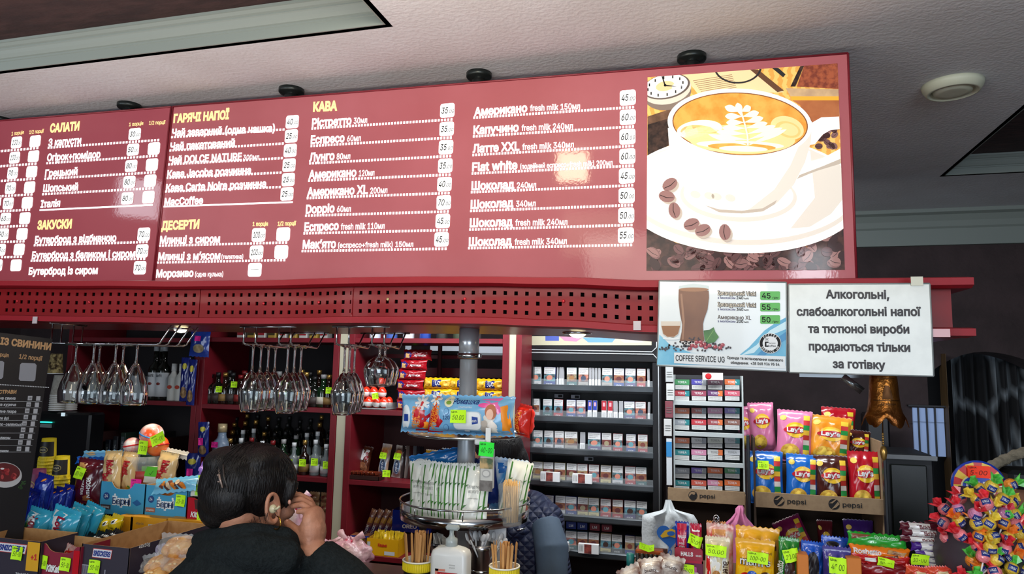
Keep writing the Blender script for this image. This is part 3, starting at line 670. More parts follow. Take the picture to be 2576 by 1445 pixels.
# recessed soffit spots
for i, (x, y) in enumerate(((456, 829), (1453, 839))):
    X = P(x, y, 2.0).x; zb_ = can(X)[2] - .016; q = PZ(x, y, zb_ - .002)
    t = thing('spotlight', ('lit round downlight at left' if i == 0 else 'lit round downlight at right') + ' in the red canopy soffit', 'spotlight', (q.x, q.y, can(q.x)[2] - .016), 0, 'spotlights under the canopy')
    mb = MB(); mb.lathe([(.022, -.001), (.024, -.006), (.04, -.005), (.044, 0), (.022, 0)], CHROME, 28); mb.build('ring', t)
    mb = MB(); mb.lathe([(.0001, -.016), (.014, -.013), (.024, -.006), (.024, 0)], mat((255, 236, 180), .4, emit=14 if i == 0 else 7), 20); mb.build('bulb', t)
    l = bpy.data.lights.new('spot', 'SPOT'); l.energy = 9; l.color = (1, .86, .62); l.spot_size = 2.1; l.spot_blend = .5; l.shadow_soft_size = .02
    lo = bpy.data.objects.new('bulb_light', l); COL.objects.link(lo); lo.location = (q.x, q.y, q.z - .03)
# ================================================ generic packs
def nz(x, y, s=0): return math.sin(x * 1.7 + s) * math.cos(y * 1.3 + s * 2.1) + .5 * math.sin(x * 3.1 - y * 2.3 + s * 1.3)
def pouch(mb, w, h, t, m, mb2=None, nx=12, nz_=16, ex=.5, crimp=.012, seed=0, wr=.004, cols=None, zig=True, rot=None):
    """pillow bag standing on z=0, front towards -y. returns fn(u, v, k) on its front"""
    def T(u, v):
        a = max(0., 1 - abs(2 * u / w) ** 2.4); vv = (v - crimp) / (h - 2 * crimp)
        b = max(0., 1 - abs(2 * vv - 1) ** 3) if 0 < vv < 1 else 0
        return t / 2 * a ** ex * b ** ex + .0006 + wr * nz(u / w * 9, v / h * 9, seed) * min(1, 3 * a) * min(1, 3 * b)
    def sx(u, v):
        vv = v / h; return u * (1 - .06 * math.sin(PI * max(0, min(1, vv))))
    for side in (-1, 1):
        vs = []
        for j in range(nz_ + 1):
            v = h * j / nz_
            for i in range(nx + 1):
                u = -w / 2 + w * i / nx; z = v
                if zig and j in (0, nz_): z += (.0018 if i % 2 else -.0018)
                vs.append((sx(u, v), side * abs(T(u, v)), z))
        for j in range(nz_):
            vm = (j + .5) / nz_
            for i in range(nx):
                um = (i + .5) / nx - .5
                f = (j * (nx + 1) + i, j * (nx + 1) + i + 1, (j + 1) * (nx + 1) + i + 1, (j + 1) * (nx + 1) + i)
                mm = cols(um, vm) if cols else m
                mb.add([vs[q] for q in (f if side < 0 else f[::-1])], [(0, 1, 2, 3)], mm, False)
    G = [[-abs(T(-w / 2 + w * i / nx, h * j / nz_)) for i in range(nx + 1)] for j in range(nz_ + 1)]
    def fn(u, v, k):
        a = max(0, min(nx - 1e-6, (u / w + .5) * nx)); b = max(0, min(nz_ - 1e-6, v / h * nz_)); i, j = int(a), int(b); a -= i; b -= j
        y = (G[j][i] * (1 - a) + G[j][i + 1] * a) * (1 - b) + (G[j + 1][i] * (1 - a) + G[j + 1][i + 1] * a) * b
        return V((sx(u, v), y - .0008 - k * .0006, v))
    return fn
def weld(o, d=.0004):
    import bmesh
    b = bmesh.new(); b.from_mesh(o.data); bmesh.ops.remove_doubles(b, verts=b.verts, dist=1e-6)
    for f in b.faces: f.smooth = True
    b.to_mesh(o.data); b.free(); return o
def gloss(c, r=.22, **k): return mat(c, r, coat=.4, **k)
def bag(name, label, cat, w, h, t, base, deco, loc, rot, group=None, cols=None, seed=0, wr=.003, ex=.5, crimp=.012, tagd=None, nx=16, nz_=18, lift=0):
    """bag thing: body mesh with its print; deco(D) draws on it; tagd = (u, v, w, h, text, mat, rot)"""
    t0 = thing(name, label, cat, loc, rot, group)
    mb = MB(); fn = pouch(mb, w, h, t, base, nx=nx, nz_=nz_, seed=seed, wr=wr, ex=ex, crimp=crimp, cols=cols)
    o = weld(mb.build('wrapper', t0))
    if deco:
        mb = MB(); D = Dec(mb, fn, flat=False); deco(D); mb.build('print', t0)
    if tagd:
        for q in (tagd if isinstance(tagd, list) else [tagd]):
            u, v, a, b, tx_ = q[:5]; price(t0, lambda x, y, o: fn(x, y, 0) + V((0, -o - .009, 0)), u, v, a, b, tx_, q[5] if len(q) > 5 else NEON, q[6] if len(q) > 6 else 0)
    return t0
def carton(name, label, cat, d, m, loc, rot, deco=None, side=None, group=None, bev=.0015, tagd=None, top=None):
    """closed box standing on z=0 (dims d) with prints on the front (-y) and the right (+x)"""
    t0 = thing(name, label, cat, loc, rot, group); mb = MB(); mb.box((0, 0, d[2] / 2), d, m, bev)
    mb.build('carton', t0)
    fr = flat((0, -d[1] / 2 - .0003, 0), (1, 0, 0)); sd = flat((d[0] / 2 + .0003, 0, 0), (0, 1, 0))
    mb = MB()
    if deco: deco(Dec(mb, fr))
    if side: side(Dec(mb, sd))
    if top: top(Dec(mb, flat((0, 0, d[2] + .0003), (1, 0, 0), (0, 1, 0))))
    if mb.v: mb.build('print', t0)
    if tagd:
        for q in (tagd if isinstance(tagd, list) else [tagd]):
            u, v, a, b, tx_ = q[:5]; price(t0, lambda x, y, o: fr(x, y, 0) + V((0, -o, 0)), u, v, a, b, tx_, q[5] if len(q) > 5 else NEON, q[6] if len(q) > 6 else 0)
    return t0
def tray_box(name, label, cat, d, m, inner, loc, rot, deco=None, side=None, group=None, cut=.0, tagd=None, cutw=.5):
    """open display carton: bottom, back, two sides, front with a dip of depth cut"""
    t0 = thing(name, label, cat, loc, rot, group); w, dp, h = d; th = .002; mb = MB()
    mb.box((0, 0, th / 2), (w, dp, th), inner); mb.box((0, dp / 2 - th / 2, h / 2), (w, th, h), inner)
    for s_ in (-1, 1):
        mb.box((s_ * (w / 2 - th / 2), 0, h / 2), (th, dp, h), inner); mb.box((s_ * (w / 2 + .0004), 0, h / 2), (.0008, dp, h), m)
    n = 24; vs = []
    for i in range(n + 1):
        u = -w / 2 - .001 + (w + .002) * i / n; r = abs(u / w * 2) / cutw; z = h - (cut * (1 - r ** 4) if r < 1 else 0)
        vs += [(u, -dp / 2, 0), (u, -dp / 2, z), (u, -dp / 2 + th, z), (u, -dp / 2 + th, 0)]
    mb.add(vs, [(4 * i, 4 * i + 4, 4 * i + 5, 4 * i + 1) for i in range(n)], m); mb.add(vs, [(4 * i + 1, 4 * i + 5, 4 * i + 6, 4 * i + 2) for i in range(n)] + [(4 * i + 2, 4 * i + 6, 4 * i + 7, 4 * i + 3) for i in range(n)], inner)
    mb.build('carton', t0); mb = MB(); fr = flat((0, -dp / 2 - .0003, 0), (1, 0, 0))
    if deco: deco(Dec(mb, fr))
    if side: side(Dec(mb, flat((w / 2 + .0012, 0, 0), (0, 1, 0))))
    if mb.v: mb.build('print', t0)
    if tagd:
        for q in (tagd if isinstance(tagd, list) else [tagd]):
            u, v, a, b, tx_ = q[:5]; price(t0, lambda x, y, o: fr(x, y, 0) + V((0, -o, 0)), u, v, a, b, tx_, q[5] if len(q) > 5 else NEON, q[6] if len(q) > 6 else 0)
    return t0
def sz(px0, px1, py, Y):
    """metres between two pixel columns at depth Y"""
    return (P(px1, py, Y) - P(px0, py, Y)).length
# ================================================ GLASSES AND RACKS
M_GL = mat((246, 250, 250), .0, trans=1)
def wineglass(kind):
    t = thing('wine_glass', 'clear stemmed glass', 'wine glass')
    R, H_, st, rr = {'wide': (.042, .194, .062, .035), 'tall': (.036, .208, .085, .027), 'brandy': (.044, .122, .035, .030)}[kind]
    mb = MB(); mb.lathe([(.0001, 0), (.033, -.0012), (.034, -.0028), (.02, -.005), (.0045, -.011), (.0001, -.011)], M_GL, 28); mb.build('foot', t)
    mb = MB(); mb.lathe([(.0044, -.0112), (.0034, -.02), (.0032, -st * .8), (.0048, -st + .001)], M_GL, 12); mb.build('stem', t)
    def rad(q):
        if kind == 'brandy': pr = [(0, .006), (.06, .018), (.2, .034), (.42, R), (.62, R * .98), (.85, R * .86), (1, rr + .004)]
        elif kind == 'wide': pr = [(0, .005), (.08, .013), (.3, .027), (.55, .038), (.72, R), (.88, R * .97), (1, rr + .004)]
        else: pr = [(0, .005), (.08, .014), (.25, .026), (.48, R), (.7, R * .95), (1, rr)]
        for (a, b), (c, d) in zip(pr, pr[1:]):
            if q <= c: f = (q - a) / (c - a); f = f * f * (3 - 2 * f) * .5 + f * .5; return b + (d - b) * f
        return pr[-1][1]
    n = 18; out = [(rad(i / n), -st - (H_ - st) * i / n) for i in range(n + 1)]; inn = [(max(.0005, r - .0012), z - (.004 if i == 0 else .0)) for i, (r, z) in enumerate(out)]
    prof = [(.0001, -st)] + out + inn[::-1] + [(.0001, -st - .004)]
    mb = MB(); mb.lathe(prof, M_GL, 36)
    mb.build('bowl', t); return t
GW = {}
def hang(kind, x, y, z, label, group):
    if kind not in GW: GW[kind] = o = wineglass(kind); o.location = (x, y, z)
    else: o = copy_tree(GW[kind], (x, y, z), rnd.uniform(0, 6))
    tag(o, label, 'wine glass', group); return o
def rod(mb, pts, r=.0028): mb.tube(pts, r, CHROME, 8)
def soff(X): return can(X)[2] - .016
t = thing('glass_rack', 'chrome two-channel glass rack under the left end of the canopy, its wires running sideways', 'glass rack', group=None)
for i, Yr in enumerate((1.842, 1.878, 1.924, 1.96)):
    a = P(128, 865, 1.842); b = P(394, 877, 1.842); zt_ = soff(a.x); mb = MB()
    rod(mb, [(a.x, Yr, zt_), (a.x, Yr, a.z + .006), (a.x + .008, Yr, a.z), (b.x, Yr, a.z), (b.x + .01, Yr, a.z + .004), (b.x + .055, Yr, zt_)]); mb.build('wire_rail', t)
mb = MB(); rod(mb, [(a.x, 1.83, zt_ - .002), (a.x, 1.975, zt_ - .002)], .0035); mb.build('mounting_bar', t)
zr = a.z
for i, (x, row) in enumerate([(192, 0), (237, 0), (292, 0), (345, 0), (251, 1), (311, 1)]):
    Yg = (1.86, 1.942)[row]; q = P(x, 880, Yg)
    hang('wide', q.x, Yg, zr + .0045, 'wide wine glass in the %s row of the left rack, %s from left' % (('front', 'rear')[row], ORD[i - 4 * row]), 'wine glasses on the left rack')
def deeprack(name, label, xs, ybar, yrod, specs):
    t = thing('glass_rack', label, 'glass rack'); Y0 = 1.86
    X = [P(x, yrod, Y0).x for x in xs]; z0 = P(xs[0], yrod, Y0).z; zt_ = min(soff(x) for x in X); dx, dy = -.085, .29
    for x in X:
        mb = MB(); rod(mb, [(x, Y0, zt_), (x, Y0, z0 + .006), (x + .002, Y0 + .008, z0), (x + dx, Y0 + dy, z0), (x + dx * 1.02, Y0 + dy + .01, z0 + .004), (x + dx * 1.02, Y0 + dy + .055, zt_)]); mb.build('wire_rail', t)
    mb = MB()
    for (o, oy) in ((0, 0), (dx * 1.02, dy + .055)): rod(mb, [(X[0] + o - .015, Y0 + oy, zt_ - .002), (X[-1] + o + .015, Y0 + oy, zt_ - .002)], .0035)
    mb.build('mounting_bar', t)
    for (ch, kind, n, nm) in specs:
        xc = (X[ch * 2] + X[ch * 2 + 1]) / 2
        for i in range(n):
            f = (.036 + i * (.07 if kind != 'brandy' else .092)) / dy
            hang(kind, xc + dx * f, Y0 + dy * f, z0 + .0045, '%s, %s from the front, %s' % ({'tall': 'tall narrow wine glass', 'brandy': 'short round brandy glass'}[kind], ORD[i], nm), 'glasses, ' + nm)
    return t
deeprack('r', 'chrome glass rack left of the cream cabinet edge, full of tall glasses', [612, 642, 701, 731], 820, 867, [(0, 'tall', 4, 'middle rack, left channel'), (1, 'tall', 3, 'middle rack, right channel')])
deeprack('r', 'chrome glass rack nearest the steel column, holding tall and brandy glasses', [846, 877, 935, 966], 822, 868, [(0, 'tall', 3, 'rack beside the steel column, left channel'), (1, 'brandy', 2, 'rack beside the steel column, right channel')])
# ================================================ SIGNS ON THE CANOPY
YS = 1.722
def sign(name, label, q, m, Y=YS):
    t = thing(name, label, 'sign'); c = [P(x, y, Y) for x, y in q]; mb = MB()
    bk = [V((p.x, Y + .003, p.z)) for p in c]; mb.add(c + bk, [(0, 3, 2, 1), (4, 5, 6, 7), (0, 1, 5, 4), (1, 2, 6, 5), (2, 3, 7, 6), (3, 0, 4, 7)], m); mb.build('sheet', t)
    mb = MB()
    for a, b in zip(c, c[1:] + c[:1]): mb.tube([a + V((0, .0015, 0)), b + V((0, .0015, 0))], .0022, mat((205, 215, 215), .15, trans=.6), 6)
    mb.build('plastic_sleeve', t); return t
def sl(mb, s_, x0, y0, x1, y1, cap, m, k=2, bold=.03, shear=0):
    f = lambda x, y: (1600 + x / S8, 690 + y / S8); tline(mb, s_, f(x0, y0), f(x1, y1), cap / S8, m, k, bold, shear, YS)
t = sign('notice_sign', 'white laminated notice with black Ukrainian text taped to the canopy', [(1984, 716), (2339, 714), (2349, 947), (1986, 937)], mat((214, 218, 212), .3, c2=(206, 210, 204), ns=30, coat=.3))
IK2 = mat((38, 32, 34), .5)
for a in [('Алкогольні,', 1447, 183, 1932, 188), ('слабоалкогольні напої', 1225, 316, 2175, 318), ('та тютюноі вироби', 1312, 447, 2085, 452), ('продаються тільки', 1318, 580, 2092, 592), ('за готівку', 1500, 714, 1903, 725)]:
    mb = MB(); sl(mb, *a, 62, IK2, bold=.038); mb.build('lettering_line', t)
mb = MB(); q = P(2306, 708, YS); mb.box((q.x, YS - .002, q.z), (.024, .002, .02), mat((190, 190, 170), .3)); mb.build('tape_strip', t); mb = MB(); q = P(2362, 838, YS); mb.box((q.x, YS + .004, q.z), (.045, .002, .018), mat((200, 150, 155), .3)); mb.build('tape_strip', t)
t = sign('price_poster', 'white and blue coffee drink price poster with a glass of coffee, taped to the canopy', [(1659, 707), (1978, 711), (1979.5, 935), (1653.5, 920)], mat((214, 222, 224), .3, coat=.3))
mb = MB(); D = Dec(mb, lambda x, y, k: P(1600 + x / S8, 690 + y / S8, YS - .0003 - k * .0004))
D.poly([(178, 460), (260, 540), (420, 600), (700, 620), (1143, 640), (1143, 700), (160, 690)], mat((90, 170, 205), .4, c2=(130, 195, 220), ns=12), 1)
D.poly([(1143, 330), (1143, 700), (760, 640), (860, 560), (980, 430), (1060, 375)], mat((110, 185, 212), .4, c2=(70, 155, 195), ns=9), 2); D.poly([(1143, 360), (1143, 420), (1020, 470), (900, 600), (800, 620), (920, 540), (1020, 430)], mat((190, 222, 232), .4), 3); D.poly([(1143, 440), (1143, 500), (1080, 540), (960, 640), (900, 640), (1000, 540)], mat((40, 130, 180), .4), 3)
BR = mat((118, 76, 48), .4, c2=(104, 64, 40), ns=14)
D.poly([(325, 110), (328, 90), (440, 72), (554, 88), (554, 135)], mat((190, 205, 205), .3), 4); D.poly([(325, 118), (440, 105), (554, 128), (556, 180), (545, 270), (520, 340), (510, 380), (512, 440), (522, 520), (480, 545), (370, 540), (332, 515), (348, 440), (352, 385), (335, 300), (324, 200)], BR, 5)
D.ell(440, 118, 114, 16, mat((150, 105, 70), .4), 6); D.poly([(338, 150), (352, 150), (372, 360), (362, 500), (350, 500), (356, 380)], mat((150, 110, 82), .4), 6); D.poly([(332, 512), (522, 515), (480, 548), (372, 542)], mat((205, 200, 195), .3), 6)
D.poly([(190, 360), (340, 360), (338, 400), (322, 460), (290, 485), (240, 485), (205, 460), (192, 400)], mat((205, 195, 180), .3), 4); D.poly([(194, 395), (336, 395), (320, 455), (290, 478), (240, 478), (208, 455)], mat((140, 92, 50), .4), 5); D.ell(270, 492, 66, 10, mat((220, 225, 225), .3), 4)
rb = random.Random(3)
for i in range(110):
    x = rb.gauss(450, 150); y = 575 - rb.random() * 90 * math.exp(-((x - 450) / 200) ** 2) + rb.uniform(-10, 12)
    if 175 < x < 730: D.ell(x, y, 9, 7, mat(((52, 44, 50), (30, 28, 36), (70, 60, 66))[i % 3], .5), 6 + i % 2, rb.uniform(0, 3), 7)
D.poly([(515, 430), (560, 425), (592, 405), (604, 440), (632, 480), (600, 520), (550, 530), (524, 500)], mat((62, 120, 50), .4, c2=(40, 90, 40), ns=40), 8); D.line([(530, 520), (590, 430)], 4, mat((130, 170, 100), .5), 9)
for x, y in ((410, 568), (462, 520), (492, 518), (455, 552), (430, 545), (498, 545), (532, 560), (560, 545), (605, 555), (642, 562), (660, 540), (520, 535)): D.ell(x, y, 17, 14, mat((150, 34, 50), .3), 9, 0, 12); D.ell(x - 5, y - 5, 5, 4, mat((230, 170, 170), .3), 10, 0, 8)
D.poly([(290, 598), (1140, 628), (1140, 722), (290, 680)], mat((216, 222, 224), .4), 7)
GRN = mat((70, 168, 60), .4)
for y, s_ in ((131, '45'), (218, '55'), (313, '50')):
    D.rect(947, y, 1098, y + 66, GRN, 3, rad=9)
mb.build('printed_picture', t)
NV = mat((44, 44, 110), .5); BN_ = mat((74, 60, 52), .5); mb = MB()
for s_, y in (('Ірландський Viski', 158), ('Ірландський Viski', 245)): sl(mb, s_, 622, y, 917, y + 8, 30, mat((52, 44, 40), .5), 3, bold=.075); sl(mb, s_, 622, y, 917, y + 8, 29, mat((236, 226, 206), .5), 4, bold=.0)
sl(mb, 'Американо XL', 622, 342, 878, 348, 30, BN_, 3, .012)
for y, n_ in ((187, '240'), (275, '340'), (367, '200')): sl(mb, 'з молоком', 622, y, 757, y + 3, 18, NV, 3, .01); sl(mb, n_, 766, y + 4, 818, y + 5, 22, INK, 3, .02); sl(mb, 'мл', 826, y + 4, 858, y + 5, 14, INK, 3, .01)
for y, s_ in ((183, '45'), (270, '55'), (366, '50')): sl(mb, s_, 960, y, 1026, y + 3, 40, INK, 4, .02); sl(mb, 'грн', 1040, y + 3, 1086, y + 5, 17, INK, 4, .01, .3)
sl(mb, 'COFFEE SERVICE UG', 302, 660, 676, 674, 42, INK, 9, .012); sl(mb, 'Оренда та встановлення кавового', 694, 646, 1122, 668, 20, INK, 9, .02); sl(mb, 'обладнання:  +38 068 936 95 54', 722, 684, 1094, 700, 20, INK, 9, .02)
mb.build('lettering', t)
mb = MB(); D = Dec(mb, lambda x, y, k: P(1600 + x / S8, 690 + y / S8, YS - .0028 - k * .0004))
D.ell(1023, 528, 84, 78, WHT, 1, 0, 36); D.ell(1023, 528, 80, 74, INK, 2, 0, 36); D.ell(1023, 528, 58, 54, mat((220, 224, 226), .5), 3, 0, 36)
for s_, y0, r_, sg in (('COFFEE', 0, 68, 1), ('SERVICE UG', 0, 68, -1)):
    n = len(s_); sp = .3 if sg > 0 else .24
    for i, ch in enumerate(s_):
        if ch == ' ': continue
        a = (i - (n - 1) / 2) * sp; cx = 1023 + r_ * math.sin(a); cy = 528 - sg * r_ * .93 * math.cos(a)
        rt = a if sg > 0 else -a
        vs, fs, tw = tgeo(ch, .02); sc_ = 17; ca, sa = math.cos(rt), math.sin(rt)
        mb.add([D.fn(cx + ((x - tw / 2) * sc_ * 1.2) * ca + ((y - .5) * sc_) * sa, cy + ((x - tw / 2) * sc_ * 1.2) * sa - ((y - .5) * sc_) * ca, 4) for x, y in vs], fs, WHT)
D.poly([(982, 515), (1010, 515), (1010, 525), (994, 525), (994, 545), (1010, 545), (1010, 555), (982, 555)], INK, 4)
D.text('Coffee', 1035, 555, INK, w=62, h=14, up=-1, k=4); D.text('Service', 1038, 532, INK, w=50, h=10, up=-1, k=4, bold=0)
for x in (988, 998, 1008): D.line([(x, 508), (x - 5, 498), (x, 488)], 3, INK, 4)
mb.build('round_badge', t)
# ================================================ BLACK MENU STAND AT LEFT
pA, pB, pC = P(131, 853, 1.80), P(66, 1290, 1.72), P(-130, 822, 1.56)
Nn = (pB - pA).cross(pC - pA).normalized()
if Nn.y > 0: Nn = -Nn
def PLq(x, y, k=0):
    d = ray(x, y); o = V((0, 0, CH)); return o + d * ((pA - o).dot(Nn) / d.dot(Nn)) + Nn * (k * .0006)
t = thing('menu_stand', 'black standing menu listing hot dishes with a bowl of red soup, at left edge', 'menu')
c = [PLq(-130, 822), PLq(132, 853), PLq(50, 1400), PLq(-200, 1400)]; mb = MB(); bk = [p - Nn * .006 for p in c]
mb.add(c + bk, [(0, 1, 2, 3), (4, 5, 6, 7), (0, 1, 5, 4), (1, 2, 6, 5), (2, 3, 7, 6), (3, 0, 4, 7)], mat((20, 18, 22), .4)); mb.build('panel', t)
S9 = 3.611
def g9(x, y): return (x / S9, 840 + y / S9)
def t9(mb, s_, x0, y0, x1, y1, cap, m, bold=.03):
    a = PLq(*g9(x0, y0), 2); b = PLq(*g9(x1, y1), 2); vs, fs, tw = tgeo(s_, bold); U = (b - a) / tw
    W = PLq(g9(x0, y0)[0] + .17 * cap / S9, g9(x0, y0)[1] - cap / S9, 2) - a
    mb.add([a + U * x + W * y for x, y in vs], fs, m)
GO = mat((190, 150, 105), .5); W9 = mat((200, 204, 210), .5); mb = MB()
t9(mb, 'КОТЛИК ІЗ СВИНИНИ', -350, 55, 460, 150, 62, GO, .05); t9(mb, '1 порція', -90, 195, 75, 215, 34, GO); t9(mb, '1/2 порції', 170, 225, 382, 245, 38, GO); t9(mb, 'ДРУГІ СТРАВИ', -150, 545, 146, 545, 32, GO, .05)
for s_, x0, x1, y in (('Відбивна свина', -120, 138, 600), ('Відбивна куряча', -130, 143, 658), ('Картопляне пюре', -150, 146, 720), ('Картопля фрі', -110, 77, 782), ('Картопля по-селянські', -170, 196, 838), ('з баликом', -60, 90, 960), ('з пармезаном і беконом і часником', -320, 74, 1078)):
    t9(mb, s_, x0, y - 3, x1, y, 26, W9)
mb.build('lettering', t)
mb = MB(); D = Dec(mb, lambda x, y, k: PLq(*g9(x, y), k))
D.poly([(198, 265), (318, 270), (332, 288), (320, 420), (305, 432), (182, 428), (170, 412), (182, 282)], mat((150, 152, 160), .5), 1); D.poly([(-90, 245), (20, 248), (38, 262), (28, 395), (12, 412), (-100, 408)], mat((150, 152, 160), .5), 1)
for i in range(9):
    y = 588 + i * 57.5; x = 0 - i * 12.5
    D.poly([(330 + x, y - 20), (368 + x, y - 20), (364 + x, y + 22), (326 + x, y + 22)], mat((178, 180, 186), .5), 1); D.poly([(254 + x, y - 22), (294 + x, y - 22), (290 + x, y + 18), (250 + x, y + 18)], mat((178, 180, 186), .5), 1)
    D.text(('100', '90', '30', '50', '50', '50', '50', '50', '50')[i], 272 + x, y + 8, INK, w=26, h=16, up=-1, k=2, shear=.2)
    D.rect(-200, y + 27, 380 + x, y + 29, W9, 1)
for i in range(34): x = -60 + i * 15; D.rect(x, 455 + (x + 60) * .06, x + 9, 464 + (x + 60) * .06, W9, 1)
D.ell(40, 1285, 158, 115, mat((190, 190, 192), .4), 2, .05, 40); D.ell(40, 1262, 140, 85, mat((90, 18, 22), .5), 3, .05, 40)
rb = random.Random(2)
for i in range(14): D.ell(40 + rb.uniform(-90, 90), 1265 + rb.uniform(-48, 48), 22, 14, mat(((150, 30, 36), (120, 20, 30), (170, 60, 60))[i % 3], .5), 4 + i % 2, rb.uniform(0, 3), 10)
D.ell(18, 1228, 18, 8, WHT, 6)
for i in range(14): D.ell(195 + rb.uniform(-28, 34), 1370 + rb.uniform(-50, 40), 14, 6, mat((40, 74, 34), .5), 1, rb.uniform(0, 3), 8)
mb.build('printed_picture', t)
# ================================================ STEEL COLUMN AND ROUND DISPLAY TIERS
YP = 1.95; XP = P(1178, 950, YP).x; ZT = P(1180, 1092, YP).z; ZL = P(1160, 1296, YP).z
ZTOP = soff(XP); ZCT = 1.06
M_PIPE = mat((206, 210, 214), .36, .45, c2=(176, 182, 186), ns=14, sc3=(1, 1, .25))
car = thing('display_carousel', 'chrome column with two round display tiers reaching up to the red canopy', 'display stand', (XP, YP, 0))
r0 = sz(1158, 1200, 950, YP) / 2 * 1.0
mb = MB(); mb.lathe([(r0, ZCT), (r0, ZT - .005), (r0, P(1180, 905, YP).z)], M_PIPE, 32); mb.build('pole', car)
mb = MB(); mb.lathe([(r0 * 1.16, P(1180, 900, YP).z), (r0 * 1.16, ZTOP)], mat((190, 194, 198), .25, .55), 32); mb.build('upper_sleeve', car)
for y0, y1 in ((889, 902), (1090, 1103)):
    za, zb2 = P(1180, y1, YP).z, P(1180, y0, YP).z; mb = MB(); mb.lathe([(r0, za), (r0 * 1.26, za + .001), (r0 * 1.26, zb2 - .001), (r0, zb2)], CHROME, 32); mb.box((r0 * 1.25, 0, (za + zb2) / 2), (.012, .012, .012), CHROME, .002); mb.build('clamp_collar', car)
mb = MB(); R1 = .165; z = ZT; mb.lathe([(r0 * 1.05, z - .003), (R1, z - .003), (R1 + .003, z - .001), (R1 + .003, z + .004), (R1, z + .004), (R1, z - .0005), (r0 * 1.05, z - .0005)], CHROME, 56)
mb.build('upper_tier', car)
R2 = sz(1008, 1312, 1290, YP) / 2; z = ZL
mb = MB(); mb.lathe([(r0 * 1.02, z - .004), (R2, z - .004), (R2 + .001, z + .024), (R2 - .002, z + .024), (R2 - .003, z), (r0 * 1.02, z - .001)], mat((190, 193, 196), .14, 1), 64); mb.build('lower_tier', car)
mb = MB(); mb.tube([(R2 * 1.01 * math.cos(a), R2 * 1.01 * math.sin(a), z + .045) for a in [2 * PI * i / 48 for i in range(48)]], .0028, CHROME, 8, True)
for i in range(8): a = 2 * PI * i / 8 + .3; mb.tube([(R2 * math.cos(a), R2 * math.sin(a), z + .02), (R2 * 1.01 * math.cos(a), R2 * 1.01 * math.sin(a), z + .045)], .002, CHROME, 6)
mb.build('wire_guard', car)
